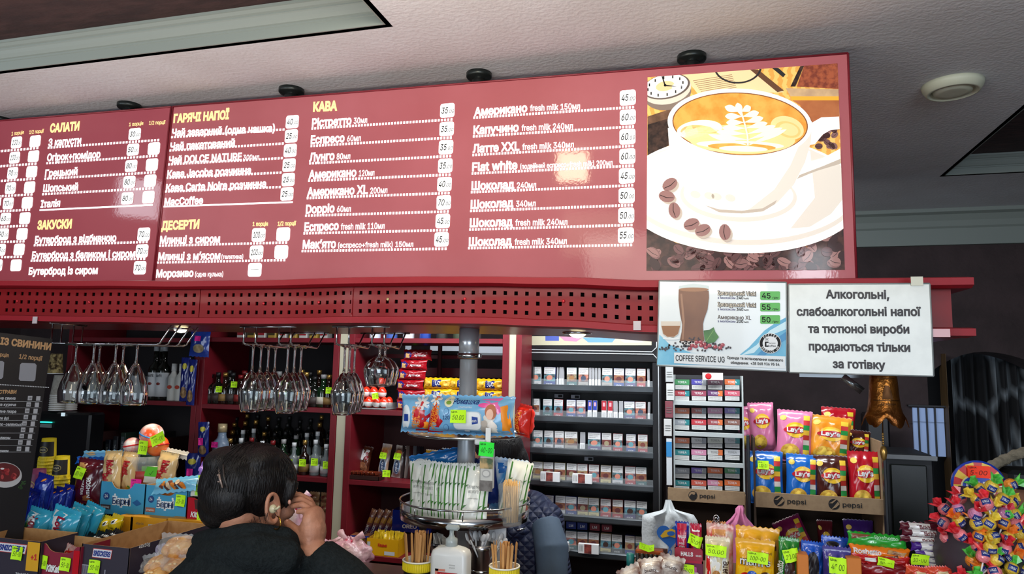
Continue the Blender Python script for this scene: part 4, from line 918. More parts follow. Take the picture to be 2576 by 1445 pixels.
# --- wet wipes on the upper tier
LBL = mat((120, 178, 218), .25, coat=.4, c2=(110, 168, 212), ns=16); RDP = gloss((196, 24, 34)); PKP = gloss((232, 110, 176)); ORG = mat((246, 150, 40), .4)
def wipes(D, w, h, main=True):
    if main:
        D.poly([(-w * .5, .004), (-w * .32, .004), (-w * .29, h * .35), (-w * .36, h * .97), (-w * .4, h * .97), (-w * .47, h * .6)], RDP, 1)
        D.text('ВЕЛИКА', -w * .405, h * .5, ORG, w=h * .62, h=.011, rot=PI / 2 - .25, bold=.03); D.text('УПАКОВКА', -w * .36, h * .42, ORG, w=h * .66, h=.011, rot=PI / 2 - .25, bold=.03)
        for a in range(7): D.ell(-w * .385 + .011 * math.cos(a * .9), h * .9 + .011 * math.sin(a * .9), .008, .0035, WHT, 3, a * .9, 8)
        D.ell(-w * .385, h * .9, .004, .004, ORG, 4, 0, 8)
        D.ell(-w * .22, h * .84, .014, .014, mat((225, 225, 190), .5), 1); D.ell(-w * .22, h * .82, .008, .005, mat((120, 160, 60), .5), 2)
        D.text('Ромашка', -w * .02, h * .8, mat((20, 50, 120), .5), w=w * .3, h=.013, shear=.2); D.text('Chamomile', -w * .02, h * .7, WHT, w=w * .16, h=.005, bold=0)
        D.ell(w * .2, h * .78, .018, .006, gloss((235, 90, 160)), 2, 0, 16); D.text('120', -w * .245, h * .4, mat((20, 50, 110), .5), w=.021, h=.01)
        for vv in (.6, .2): D.ell(-w * .245, h * vv, .008, .009, mat((60, 110, 170), .4), 1, 0, 16); D.ell(-w * .245, h * vv, .0068, .0078, LBL, 2, 0, 16)
        D.rect(-w * .155, h * .14, w * .18, h * .62, mat((190, 205, 214), .4), 1, rad=.014); D.rect(-w * .145, h * .17, w * .17, h * .6, mat((232, 236, 238), .3, coat=.5), 6, rad=.012)
        D.rect(-w * .03, h * .1, w * .03, h * .16, mat((215, 222, 226), .4), 5, rad=.003); D.poly([(w * .07, h * .3), (w * .14, h * .33), (w * .14, h * .48), (w * .07, h * .5)], mat((20, 60, 150), .4), 7); D.text('esh', w * .1, h * .36, WHT, w=.013, h=.007, k=8, shear=.2)
        D.text('дитячі вологі серветки', 0, h * .05, mat((30, 60, 120), .5), w=w * .34, h=.004, bold=0)
        D.poly([(w * .14, h * .92), (w * .36, h * .96), (w * .42, h * .7), (w * .36, h * .55), (w * .3, h * .72)], PKP, 1)
        D.poly([(w * .19, .01), (w * .2, h * .5), (w * .27, h * .68), (w * .34, h * .6), (w * .37, .01)], mat((225, 222, 215), .5), 2); D.ell(w * .28, h * .62, .016, .02, mat((178, 100, 60), .5), 3, .2); D.ell(w * .272, h * .56, .01, .014, mat((236, 190, 165), .5), 4); D.poly([(w * .24, .01), (w * .25, h * .34), (w * .3, h * .42), (w * .35, h * .3), (w * .34, .01)], mat((245, 238, 230), .5), 5)
        D.ell(w * .21, h * .17, .011, .014, mat((170, 160, 150), .7), 6); D.ell(w * .21, h * .33, .009, .009, mat((180, 170, 160), .7), 7)
        D.poly([(w * .38, .006), (w * .4, h * .4), (w * .38, h * .75), (w * .45, h * .8), (w * .49, h * .3), (w * .48, .006)], ORG, 3)
    else:
        D.poly([(-w * .1, .004), (w * .3, .004), (w * .32, h * .45), (w * .15, h * .85), (-w * .12, h * .8), (-w * .16, h * .3)], RDP, 1)
        D.text('ВЕЛИКА', w * .02, h * .42, ORG, w=h * .55, h=.013, rot=PI / 2, bold=.03); D.text('УПАКОВКА', -w * .1, h * .4, ORG, w=h * .6, h=.009, rot=PI / 2, bold=.03)
        for a in range(8): D.ell(w * .08 + .012 * math.cos(a * .8), h * .78 + .012 * math.sin(a * .8), .009, .004, WHT, 3, a * .8, 8)
        D.ell(-w * .36, h * .4, w * .12, h * .32, mat((222, 230, 234), .3), 1); D.rect(-w * .42, h * .3, -w * .3, h * .48, mat((20, 60, 150), .4), 2)
        D.poly([(w * .3, .02), (w * .46, .03), (w * .44, h * .5), (w * .34, h * .42)], mat((170, 70, 130), .4), 2); D.ell(w * .2, h * .2, .012, .01, ORG, 3)
w_, h_ = sz(1086, 1304, 1090, 1.86), 92 / ppm(1190, 1090, 1.86) * 1.06
q = P(1196, 1090, 1.885)
bag('wet_wipes_pack', 'large blue pack of chamomile baby wipes with a neon tag on the upper tier', 'wipes', w_, h_, .085, LBL, lambda D: wipes(D, w_, h_), (q.x, 1.845, ZT + .0065), .02, crimp=.008, wr=.001, ex=.35, nx=30, tagd=(-.02, .052, .046, .034, '50.00'))
bag('wet_wipes_pack', 'blue and red wipes pack wrapped in clear film at the left of the upper tier', 'wipes', .105, h_ * .98, .07, LBL, lambda D: wipes(D, .105, h_, False), (P(1052, 1090, 1.86).x, 1.87, ZT + .0065), .3, crimp=.008, wr=.003, ex=.35)
bag('wet_wipes_pack', 'red wipes pack end poking out at the right of the upper tier', 'wipes', .05, h_ * .8, .05, gloss((205, 40, 30)), lambda D: (D.text('ВЕЛИКА', .006, h_ * .36, ORG, w=h_ * .55, h=.011, rot=PI / 2 - .15, bold=.03), D.text('УПАКОВКА', -.008, h_ * .36, ORG, w=h_ * .6, h=.009, rot=PI / 2 - .15, bold=.03)), (P(1312, 1090, 1.86).x, 1.88, ZT + .0065), (0, .12, -.6), crimp=.006)
# --- sachets with bamboo print in the lower tier
SW = mat((226, 230, 224), .3, coat=.3); BAM = mat((70, 140, 40), .5, c2=(40, 100, 30), ns=60); GT = mat((110, 112, 108), .6)
def bamboo(D, w=.078, h=.15, txt=True):
    for u in (-w * .38, w * .38, w * .2):
        D.line([(u - .004, .006), (u, h * .35), (u + .002, h * .7), (u + .005, h - .006)], .0045 if abs(u) > w * .3 else .0022, BAM, 1)
        for v in (.25, .6): D.poly([(u, h * v), (u + .012, h * (v + .07)), (u + .002, h * (v + .05))], BAM, 2)
    if txt: D.text('СЕРВЕТКИ', -w * .03, h * .6, GT, w=w * .5, h=.007, bold=0); D.text('ВОЛОГІ', -w * .03, h * .52, GT, w=w * .36, h=.007, bold=0); D.text('антибактеріальні', -w * .03, h * .42, GT, w=w * .38, h=.003, bold=0)
zb_ = ZL + .002
sach = bag('tissue_sachet', 'white bamboo-print tissue sachet leaning left, outermost at the left of the lower tier', 'tissue pack', .078, .15, .014, SW, bamboo, (XP - .115, YP - .05, zb_ + .002), (-.1, -.22, -1.0), 'bamboo-print sachets on the lower tier', wr=.0015)
for i in range(8):
    a = -2.45 + i * .22; rr = R2 - .04
    copy_tree(sach, (XP - .1 + i * .0215, YP - .085 - .028 * math.sin(i / 7 * PI), zb_ + .002), (-.1, -.14 + i * .012, -.35 - .1 * (i % 2)), 'white bamboo-print tissue sachet filed upright on the lower tier, %s after the outermost left one' % ORD[i])
copy_tree(sach, (XP + .066, YP - .137, zb_ + .004), (-.32, .02, .12), 'white bamboo-print tissue sachet lying tilted at the front of the lower tier')
copy_tree(sach, (XP + .128, YP + .03, zb_ + .002), (-.1, .2, .5), 'white bamboo-print tissue sachet behind the toothpick jar on the lower tier')
bag('tissue_pack', 'blue tissue pack lying across the sachets left of the steel column', 'tissue pack', .17, .05, .05, gloss((30, 110, 180)), lambda D: D.ell(-.05, .025, .02, .014, WHT, 1), (XP - .095, YP + .035, zb_ + .118), (0, -.22, .1), ex=.4, crimp=.004)
bag('tissue_pack', 'white and blue tissue pack standing right of the steel column on the lower tier', 'tissue pack', .1, .15, .035, gloss((70, 150, 215), c2=(225, 232, 236), ns=14), lambda D: D.poly([(-.045, .1), (.045, .12), (.04, .14), (-.04, .135)], gloss((30, 110, 190)), 1), (XP + .1, YP + .07, zb_ + .002), (0, .1, .2), ex=.4)
bag('tissue_pack', 'dark blue tissue pack with purple lettering behind the hanging card', 'tissue pack', .08, .13, .03, gloss((30, 50, 120)), lambda D: D.text('Tissues', 0, .06, mat((170, 140, 220), .5), w=.06, h=.014, rot=1.2), (XP + .052, YP + .04, zb_ + .025), (0, -.15, .15), ex=.4)
# blister card hanging from the upper tier with a green price slip
q = P(1227, 1100, 1.80); t = thing('blister_pack', 'clear blister pack with bright green price tag hanging under the upper tier', 'blister pack', (q.x, 1.80, 0))
z1, z0 = P(1227, 1102, 1.8).z, P(1227, 1236, 1.8).z; hw = sz(1209, 1245, 1180, 1.8) / 2
mb = MB(); mb.box((0, 0, (z1 + z0) / 2 - .01), (2 * hw, .012, z1 - z0 - .03), mat((196, 196, 190), .25, coat=.5), .004); mb.build('card', t)
mb = MB(); D = Dec(mb, flat((0, -.0065, z0), (1, 0, 0))); hh = z1 - z0
D.rect(-hw * .9, hh * .42, hw * .9, hh * .62, mat((70, 90, 60), .5, c2=(190, 160, 110), ns=50), 1); D.ell(0, hh * .33, hw * .6, .01, mat((160, 160, 158), .4), 1); D.ell(0, hh * .33, hw * .45, .007, mat((205, 205, 200), .4), 2); D.rect(-hw * .9, .0, hw * .9, hh * .2, mat((120, 116, 112), .4, c2=(90, 84, 80), ns=60), 1); mb.build('print', t)
mb = MB(); mb.box((0, .004, z1 + .0), (.014, .002, .05), mat((225, 226, 226), .4)); mb.box((-.02, .0, z1 - .012), (.03, .012, .014), mat((205, 210, 212), .2), .003); mb.build('hanging_tab', t)
price(t, lambda u, v, o: V((u, -.012 - o, z1 - .028 + v)), .002, 0, .04, .036, '40-00', NEONG, -.06)
# toothpick jar
q = P(1283, 1297, 1.87); rj = sz(1254, 1312, 1240, 1.87) / 2; hj = 98 / ppm(1283, 1250, 1.87)
t = thing('toothpick_jar', 'clear round jar filled with wooden toothpicks on the lower tier', 'jar', (q.x, 1.87, ZL + .001))
mb = MB(); mb.lathe([(.0001, 0), (rj * .92, 0), (rj, .004), (rj, hj), (rj - .0015, hj)], mat((225, 235, 235), .03, alpha=.16), 36); mb.build('glass', t)
mb = MB(); rb = random.Random(4); TP = mat((205, 165, 105), .6)
for i in range(130):
    a = rb.uniform(0, 6.28); r = (rj - .005) * math.sqrt(rb.random()); b = rb.uniform(0, 6.28); e = (rj - .003) * math.sqrt(rb.random()); mb.tube([(r * .8 * math.cos(a), r * .8 * math.sin(a), .008), (e * .8 * math.cos(b) * .4 + r * .6 * math.cos(a), e * .4 * math.sin(b) + r * .6 * math.sin(a), hj * rb.uniform(.98, 1.12))], .001, TP, 4)
o = mb.build('toothpicks', t); o['kind'] = 'stuff'
# ================================================ COUNTER TOP and things round the foot of the column
M_CTR = mat((70, 40, 36), .35, c2=(58, 32, 30), ns=9)
mb = MB(); mb.box((-.75, 1.925, ZCT - .02), (4.3, .63, .04), M_CTR, .006); mb.box((-.75, 1.98, (ZCT - .04) / 2), (4.2, .5, ZCT - .04), mat((90, 20, 26), .5), .004)
tag(mb.build('bar_counter'), 'dark bar counter carrying the sweets displays across the bottom of the view', 'counter')
def plate_h(py, px, Y, ztop=None): return P(px, py, Y).z
def stick_cup(px, yrim, Y, stripe, label, lab2):
    c = P(px, yrim, Y); r = sz(px - 36, px + 36, yrim, Y) / 2; z1 = c.z; h = z1 - ZCT - .001
    t = thing('paper_cup', label, 'cup', (c.x, Y, ZCT + .0005)); YL = mat((225, 205, 30), .5); BK = mat((22, 22, 24), .5)
    mb = MB(); mb.lathe([(.0001, .001), (r * .74, 0), (r * .95, h * .86), (r * .97, h * .87), (r * .99, h), (r * .96, h), (r * .9, h * .85), (r * .7, .006), (.0001, .006)], [BK, BK, YL, YL, WHT, WHT, WHT, WHT], 36); mb.build('cup', t)
    mb = MB()
    for i in range(44):
        a = 2 * PI * i / 44; mb.box((r * .985 * math.cos(a), r * .985 * math.sin(a), h * .93), (.0025, .0025, h * .11), YL, 0, None)
    mb.tube([(r * math.cos(a), r * math.sin(a), h) for a in [2 * PI * i / 30 for i in range(30)]], .0022, mat((238, 236, 220), .5), 6, True); mb.build('ribbed_rim', t)
    mb = MB(); D = Dec(mb, lambda u, v, k: V(((r * .74 + r * .21 * v / h + .0008 + k * .0004) * math.sin(u / r), -(r * .74 + r * .21 * v / h + .0008 + k * .0004) * math.cos(u / r), v)), flat=False)
    if stripe: D.rect(.002, 0, .014, h * .86, YL, 1)
    else: D.rect(-.012, h * .5, .026, h * .62, mat((190, 190, 180), .5), 1); D.rect(-.01, h * .515, .024, h * .605, BK, 2); D.text('КАВА', .007, h * .535, mat((220, 220, 210), .5), w=.022, h=.006, k=3)
    mb.build('print', t)
    rb = random.Random(int(px)); first = None; WD = mat((202, 150, 88), .6, c2=(186, 132, 74), ns=30, sc3=(4, 4, .5))
    for i in range(26):
        a = 2 * PI * i / 26 + rb.uniform(-.1, .1); rr = r * rb.choice([.78, .78, .5, .25]); L = h * .5 + .055 + rb.uniform(-.006, .012)
        if first is None:
            mb = MB(); mb.box((0, 0, L / 2), (.006, .0016, L), WD, .0006); mb.ball((0, 0, L), (.003, .0008, .003), WD, 8); first = o = mb.build('wooden_stirrer')
        else: o = first.copy(); COL.objects.link(o)
        o.location = (c.x + rr * math.cos(a) * .78, Y + rr * math.sin(a) * .78, ZCT + h * .5); o.rotation_euler = (-.13 * math.sin(a) * rr / r, .13 * math.cos(a) * rr / r, a + PI / 2 + rb.uniform(-.3, .3))
        tag(o, lab2, 'stirrer', 'wooden stirrers in the ' + ('right' if stripe else 'left') + ' cup')
    return t
stick_cup(1053, 1408, 1.70, False, 'black paper cup with yellow ribbed rim left of the sanitizer bottle', 'wooden coffee stirrer standing in the cup left of the sanitizer')
stick_cup(1269, 1424, 1.70, True, 'black paper cup with yellow stripe and rim right of the metal bucket', 'wooden coffee stirrer standing in the cup right of the bucket')
# sanitizer bottle
c = P(1135, 1400, 1.66); t = thing('sanitizer_bottle', 'white pump bottle of hand sanitizer with red label in front of the column', 'bottle', (c.x, 1.66, ZCT + .0005))
zs = P(1135, 1378, 1.66).z - ZCT; wb = sz(1090, 1181, 1420, 1.66); MW = mat((214, 216, 214), .35, coat=.2)
mb = MB(); vs = []; n = 8
def rr_ring(w, d, z, r): return [(sx * (w / 2 - r) + r * math.cos(a), sy * (d / 2 - r) + r * math.sin(a), z) for sx, sy, a0 in ((1, 1, 0), (-1, 1, PI / 2), (-1, -1, PI), (1, -1, 3 * PI / 2)) for a in [a0 + PI / 2 * q / 4 for q in range(5)]]
rings = [rr_ring(wb * .96, .045, 0, .008), rr_ring(wb, .05, .006, .01), rr_ring(wb, .05, zs - .016, .012), rr_ring(wb * .93, .046, zs - .006, .012), rr_ring(wb * .72, .036, zs, .012), rr_ring(.03, .03, zs + .004, .0149)]
for r in rings: vs += r
L = 20; fs = [(i * L + k, i * L + (k + 1) % L, (i + 1) * L + (k + 1) % L, (i + 1) * L + k) for i in range(5) for k in range(L)] + [tuple(range(L))[::-1], tuple(5 * L + k for k in range(L))]
mb.add(vs, fs, MW, True); mb.build('body', t)
z2 = P(1135, 1340, 1.66).z - ZCT; MT_ = mat((196, 206, 206), .15, trans=.4)
mb = MB(); mb.lathe([(.015, zs + .002), (.0145, zs + .02), (.008, zs + .024), (.0055, zs + .03), (.0055, z2 + .008)], MT_, 20); mb.box((.004, -.006, z2 + .012), (.034, .014, .012), MT_, .004); mb.build('pump', t)
mb = MB(); D = Dec(mb, flat((0, -.0252, 0), (1, 0, 0))); q_ = wb / 91
RL = mat((176, 30, 40), .5); D.rect(-.03, 0, .034, zs - .055, mat((226, 222, 216), .5), 1); D.rect(-.03, 0, -.022, zs - .045, mat((210, 130, 110), .5), 2); D.rect(-.03, zs - .05, -.005, zs - .045, mat((210, 130, 110), .5), 2)
D.rect(-.024, zs - .068, .026, zs - .052, RL, 3); D.text('Засіб дезінфікуючий', .001, zs - .0575, WHT, w=.036, h=.0022, k=4, bold=0); D.text('для рук і шкіри', .001, zs - .0635, WHT, w=.04, h=.0022, k=4, bold=0)
for i in range(4): D.text('засіб для рук', -.007, zs - .075 - i * .0045, GT, w=.022, h=.0024, k=3, bold=0, align='C')
D.text('05/2023', .012, zs - .036, GT, w=.015, h=.0028, bold=0); D.text('09.2025', .012, zs - .042, GT, w=.014, h=.0028, bold=0); mb.build('label_print', t)
# metal buckets
MBK = mat((165, 165, 168), .22, 1)
def bucket(px, py, Y, wpx, label, fill):
    c = P(px, py, Y); r = sz(px - wpx / 2, px + wpx / 2, py, Y) / 2; h = c.z - ZCT - .001
    t = thing('metal_bucket', label, 'bucket', (c.x, Y, ZCT + .0005)); mb = MB()
    mb.lathe([(.0001, 0), (r * .72, 0), (r * .95, h * .93), (r, h * .94), (r, h), (r * .95, h), (r * .7, .004), (.0001, .003)], MBK, 36); mb.lathe([(r * .885, h * .66), (r * .895, h * .67), (r * .89, h * .7)], CHROME, 36); mb.build('bucket', t)
    return c, r, h
c, r, h = bucket(1212, 1368, 1.80, 60, 'shiny metal bucket of clear spoons between the sanitizer and right cup', 0)
rb = random.Random(8); PL_ = mat((205, 208, 212), .15, coat=.4, alpha=.75)
for i in range(14):
    a = rb.uniform(0, 6.28); mb = MB(); L = .07; mb.tube([(0, 0, 0), (.002, 0, L * .6), (.006, .0, L)], [.0016, .0016, .003], PL_, 6); mb.ball((.009, 0, L + .008), (.007, .0025, .012), PL_, 8)
    o = mb.build('plastic_spoon', None, (c.x + r * .5 * math.cos(a), 1.80 + r * .5 * math.sin(a), ZCT + h * .72), (-.5 * math.sin(a), .5 * math.cos(a), a)); tag(o, 'clear plastic spoon sticking out of the metal bucket', 'spoon', 'plastic spoons in the metal bucket')
c, r, h = bucket(1108, 1364, 1.84, 46, 'small metal bucket of paper sachets behind the left stirrer cup', 0)
for i in range(5):
    a = -2.6 + i * .55; mb = MB(); mb.box((0, 0, .02), (.02, .003, .045), mat((222, 222, 218), .5, c2=(180, 176, 170), ns=90), .001)
    o = mb.build('sugar_sachet', None, (c.x + r * .5 * math.cos(a), 1.84 + r * .5 * math.sin(a), ZCT + h - .018), (.3, .4 * math.cos(a), a)); tag(o, 'small white sugar sachet in the left metal bucket', 'sachet', 'sugar sachets in the small bucket')
mb = MB(); mb.box((0, 0, .07), (.05, .008, .14), mat((225, 226, 228), .6), .002)
q = P(1247, 1390, 1.86)
for i in range(3): mb.box((0, -.004 - i * .001, .05 + i * .01), (.05, .0015, .1), mat((232, 232, 234), .6))
o = mb.build('napkin_stack', None, (q.x, 1.875, ZCT + .0005), (0, 0, -.2)); o.scale = (1, 1, (P(1247, 1322, 1.875).z - ZCT) / .14); tag(o, 'stack of white napkins behind the metal bucket', 'napkins')
# ================================================ RED BACK SHELVING
YR = 3.05; DR = .36
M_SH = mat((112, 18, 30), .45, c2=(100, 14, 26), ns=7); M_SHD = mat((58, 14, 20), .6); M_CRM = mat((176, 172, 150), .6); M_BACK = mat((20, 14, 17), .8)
def X_(px, py=1000, Y=YR): return P(px, py, Y).x
def Z_(px, py, Y=YR): return P(px, py, Y).z
def shelfunit(label, x0, x1, zs, ztop, back=True, lw=.03, rw=.03, backz=None):
    """upright panels at x0 and x1 (metres), boards at heights zs"""
    t = thing('shelving_unit', label, 'shelving')
    for x, w_ in ((x0, lw), (x1, rw)):
        mb = MB(); mb.box((x, YR + DR / 2, ztop / 2), (w_, DR, ztop), M_SH, .001); mb.build('side_panel', t)
    for z in zs:
        mb = MB(); mb.box(((x0 + x1) / 2, YR + DR / 2, z - .011), (x1 - x0 - (lw + rw) / 2, DR - .004, .022), M_SH, .001); mb.build('shelf', t)
    if back:
        mb = MB(); mb.box(((x0 + x1) / 2, YR + DR + .006, ztop / 2), (x1 - x0 + .02, .012, ztop), M_BACK if back is True else back); mb.build('back_panel', t)
    return t
ZT1 = 2.05
xa0, xa1 = X_(165), X_(502); xb1 = X_(833, 1150); xc0 = X_(872, 1150); xc1 = X_(1270)
zA = [Z_(420, 1010), Z_(420, 1230)]; zB = [Z_(680, 850), Z_(680, 1023), Z_(775, 1201), Z_(775, 1352)]; zC = [Z_(1100, 852), Z_(950, 1033), Z_(930, 1211), Z_(960, 1402)]
shelfunit('dark red shelving bay at far left holding syrup bottles and binders', xa0, xa1 - .032, [Z_(330, 850)] + zA + [.35], ZT1)
shelfunit('red shelving bay packed with liquor bottles behind the woman', xa1, xb1, zB + [.4], ZT1)
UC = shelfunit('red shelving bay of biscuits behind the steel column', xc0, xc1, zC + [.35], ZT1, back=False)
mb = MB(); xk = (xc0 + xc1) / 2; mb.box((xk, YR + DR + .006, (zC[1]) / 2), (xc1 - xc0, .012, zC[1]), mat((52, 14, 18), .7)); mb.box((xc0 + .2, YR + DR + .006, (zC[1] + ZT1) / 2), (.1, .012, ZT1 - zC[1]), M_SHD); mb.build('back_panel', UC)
for xm, lb in (((xb1 + xc0) / 2, 'cream upright strip between the bottle shelves and the biscuit shelves'), (X_(1287, 1000), 'cream upright strip beside the black cigarette cabinet')):
    mb = MB(); mb.box((xm, YR + .03, 1.03), (sz(849, 871, 1000, YR), .05, 2.05), M_CRM, .001); tag(mb.build('cabinet_post'), lb, 'post')
mb = MB(); mb.box((X_(1303, 1000), YR + .095, 1.03), (.026, .19, 2.05), M_SH, .001); tag(mb.build('upright_board'), 'narrow red cabinet side panel left of the black cigarette cabinet', 'panel')
# pale wall fittings seen through the open bay: glowing wall strip, tiny lights, rail
mb = MB(); slab(mb, 1020, 862, 1268, 889, YR + .75, YW - YR - .76, mat((180, 190, 200), .5, emit=.35)); tag(mb.build('glowing_wall'), 'pale wall strip with painted-in glow seen through the open back of the biscuit shelves', 'panel')  # emission stands in for room light on the white wall beyond
mb = MB(); qa, qb = P(1100, 898, YR + .32), P(1100, 937, YR + .32); mb.box(((xc0 + xc1) / 2, YR + .33, qa.z), (xc1 - xc0 - .03, .03, .02), M_SH); mb.box(((xc0 + xc1) / 2, YR + .33, qb.z), (xc1 - xc0 - .03, .03, .044), M_SH); tag(mb.build('red_rail'), 'two red rails crossing behind the biscuit shelves', 'rail')
c = P(1107, 893, YR + .33); c.z = P(1100, 898, YR + .32).z + .0105; mb = MB(); mb.box((c.x, YR + .34, c.z + .008), (.22, .08, .022), BLK, .004); t = mb.build('network_box'); tag(t, 'small black box with tiny green and blue lights behind the biscuits', 'electronics')
for px, m_ in ((1043, mat((120, 255, 90), .4, emit=3)), (1071, mat((60, 110, 255), .4, emit=6))):
    q = P(px, 888, YR + .3); mb = MB(); mb.ball((q.x, YR + .298, c.z + .008), .004, m_, 8); mb.build('status_light', t)
mb = MB(); q = P(1105, 950, YR + .3); mb.lathe([(.011, zC[1]), (.011, Z_(1105, 866, YR + .3)), (.028, Z_(1105, 864, YR + .3)), (.028, Z_(1105, 861, YR + .3))], mat((120, 110, 108), .3, .8), 16, c=(q.x, YR + .3, 0)); tag(mb.build('chrome_post'), 'thin chrome post left of the steel column inside the biscuit bay', 'post')
# ---- bottles
def bottle(r, h, neck, nr, m, cap, lab=None, labz=(.15, .5), capm=.12, name='bottle', sq=False):
    t = thing(name, 'bottle', 'bottle'); mb = MB(); hb = h - neck
    mb.lathe([(.0001, 0), (r * .95, 0), (r, .004), (r, hb * .8), (r * .9, hb * .9), (nr * 1.2, hb), (nr, hb + neck * .2), (nr, h - capm * h), (.0001, h - capm * h)], m, 16); mb.build('glass', t)
    mb = MB(); mb.lathe([(nr * 1.15, h - capm * h - .001), (nr * 1.15, h), (.0001, h)], cap, 14); mb.build('cap', t)
    if lab: mb = MB(); mb.lathe([(r + .0006, hb * labz[0]), (r + .0006, hb * labz[1])], lab, 16); mb.build('label', t)
    return t
DG = mat((16, 20, 16), .12, coat=.5); BG = mat((30, 16, 10), .12, coat=.5); GN = mat((16, 42, 22), .12, coat=.5); GOLD = mat((190, 150, 80), .3, .8); RDC = mat((120, 20, 24), .4); CLR = mat((130, 140, 142), .1, alpha=.6)
protos = [bottle(.03, .15, .05, .011, DG, BLK, mat((60, 50, 46), .6)), bottle(.028, .16, .06, .011, BG, GOLD, mat((140, 110, 60), .6)), bottle(.03, .15, .055, .012, GN, mat((150, 150, 150), .4), mat((190, 186, 170), .6)), bottle(.027, .155, .06, .011, CLR, mat((210, 214, 216), .4), mat((205, 208, 206), .6)), bottle(.029, .15, .05, .012, BG, RDC, mat((130, 40, 36), .6))]
for p in protos: p['_p'] = 1
used = set()
def put(pr, loc, label, group, rot=None, sc_=None):
    if id(pr) not in used: used.add(id(pr)); o = pr; o.location = loc; o.rotation_euler = (0, 0, rot or 0) if not isinstance(rot, tuple) else rot
    else: o = copy_tree(pr, loc, rot if rot is not None else rnd.uniform(0, 6))
    if '_p' in o: del o['_p']
    if sc_: o.scale = sc_
    o['label'] = label; o['group'] = group; return o
KN = ['black-capped', 'gold-capped', 'grey-capped green', 'clear white-capped', 'red-capped']
rb = random.Random(21); PT = []
def tagonshelf(px, py, Y, txt, w=.033, h=.03, m=NEON, par=None, rot=0):
    q = P(px, py, Y); o = price(None, lambda u, v, k: V((q.x + u, Y - k, q.z + v)), 0, 0, w, h, txt, m, rot); return o
upx = [527, 546, 564, 583, 603, 622, 745, 768, 790, 812, 826]
for i, px in enumerate(upx):
    k = [0, 0, 1, 0, 4, 2, 0, 1, 0, 2, 1][i]; x = P(px, 1000, YR + .07).x
    o = put(protos[k], (x, YR + .07, zB[1] + .0005), '%s bottle on the upper bottle shelf, %s from the left' % (KN[k], ORD[i]), 'bottles on the upper bottle shelf', 0, (1, 1, 1.05 if i % 2 else .98))
for i, px in enumerate([536, 575, 612, 700, 757, 779, 801]):
    k = [1, 0, 4, 2, 1, 0, 1][i]; x = P(px, 990, YR + .16).x
    put(protos[k], (x, YR + .16, zB[1] + .0005), '%s bottle in the rear row of the upper bottle shelf, %s from left' % (KN[k], ORD[i]), 'rear bottles on the upper bottle shelf', None, (1, 1, 1.12))
for i, (px, py, tx_) in enumerate(((552, 980, '250-00'), (590, 968, '200-00'), (771, 985, '450-00'), (829, 983, '190-00'))):
    q = P(px, py, YR + .03); mb = MB(); o = tagonshelf(px, py, YR + .028, tx_, .036, .042 if i == 2 else .03); tag(o, 'neon price slip on the upper bottle shelf, %s from the left' % ORD[i], 'price tag', 'price slips on the upper bottle shelf')
# stepped rows of bottles on the lower shelf
for row in range(4):
    Yr = YR + .06 + row * .075; zr_ = zB[2] + row * .032; n = 10
    mb = MB(); mb.box(((X_(560) + xb1) / 2, Yr, (zB[2] + zr_) / 2 - .001), (xb1 - X_(560) - .04, .06, max(.002, zr_ - zB[2] - .003)), M_BACK)
    if row: tag(mb.build('shelf_riser'), 'black stepped riser under the %s row of small bottles' % ORD[row], 'riser', 'risers under the small bottles')
    for i in range(n):
        px = 575 + (818 - 575) * i / (n - 1) + row * 4; k = rb.choice([0, 1, 2, 3, 3, 4] if row < 2 else [0, 1, 1, 0]); x = P(px, 1180, Yr).x
        put(protos[k], (x, Yr, zr_ + .0005), '%s bottle, row %s of the lower bottle shelf, %s from left' % (KN[k], ('one', 'two', 'three', 'four')[row], ORD[i]), 'small bottles on the lower bottle shelf', None, (.86, .86, .96 + .06 * (i % 3)))
for i, (px, py, tx_) in enumerate(((728, 1165, '92-00'), (762, 1165, '140-00'), (792, 1163, '150-00'), (822, 1171, '150-00'))):
    o = tagonshelf(px, py, YR + .028, tx_, .036, .034); tag(o, 'neon price slip on the lower bottle row, %s from the left' % ORD[i], 'price tag', 'price slips on the lower bottle row')
fb = bottle(.043, .27, .085, .02, mat((110, 128, 150), .35), mat((190, 170, 130), .4, .3), None, capm=.18); fb.location = (P(546, 1190, YR + .03).x, YR + .05, zB[2] + .0005); tag(fb, 'tall frosted blue bottle with a pink price slip behind the woman', 'bottle')
fb.scale = (1, 1, (P(546, 1066, YR + .05).z - zB[2]) / .27)
price(fb, lambda u, v, k: V((u, -.0435 - k, v)), -.004, .15, .036, .032, '90-00', PINKN)
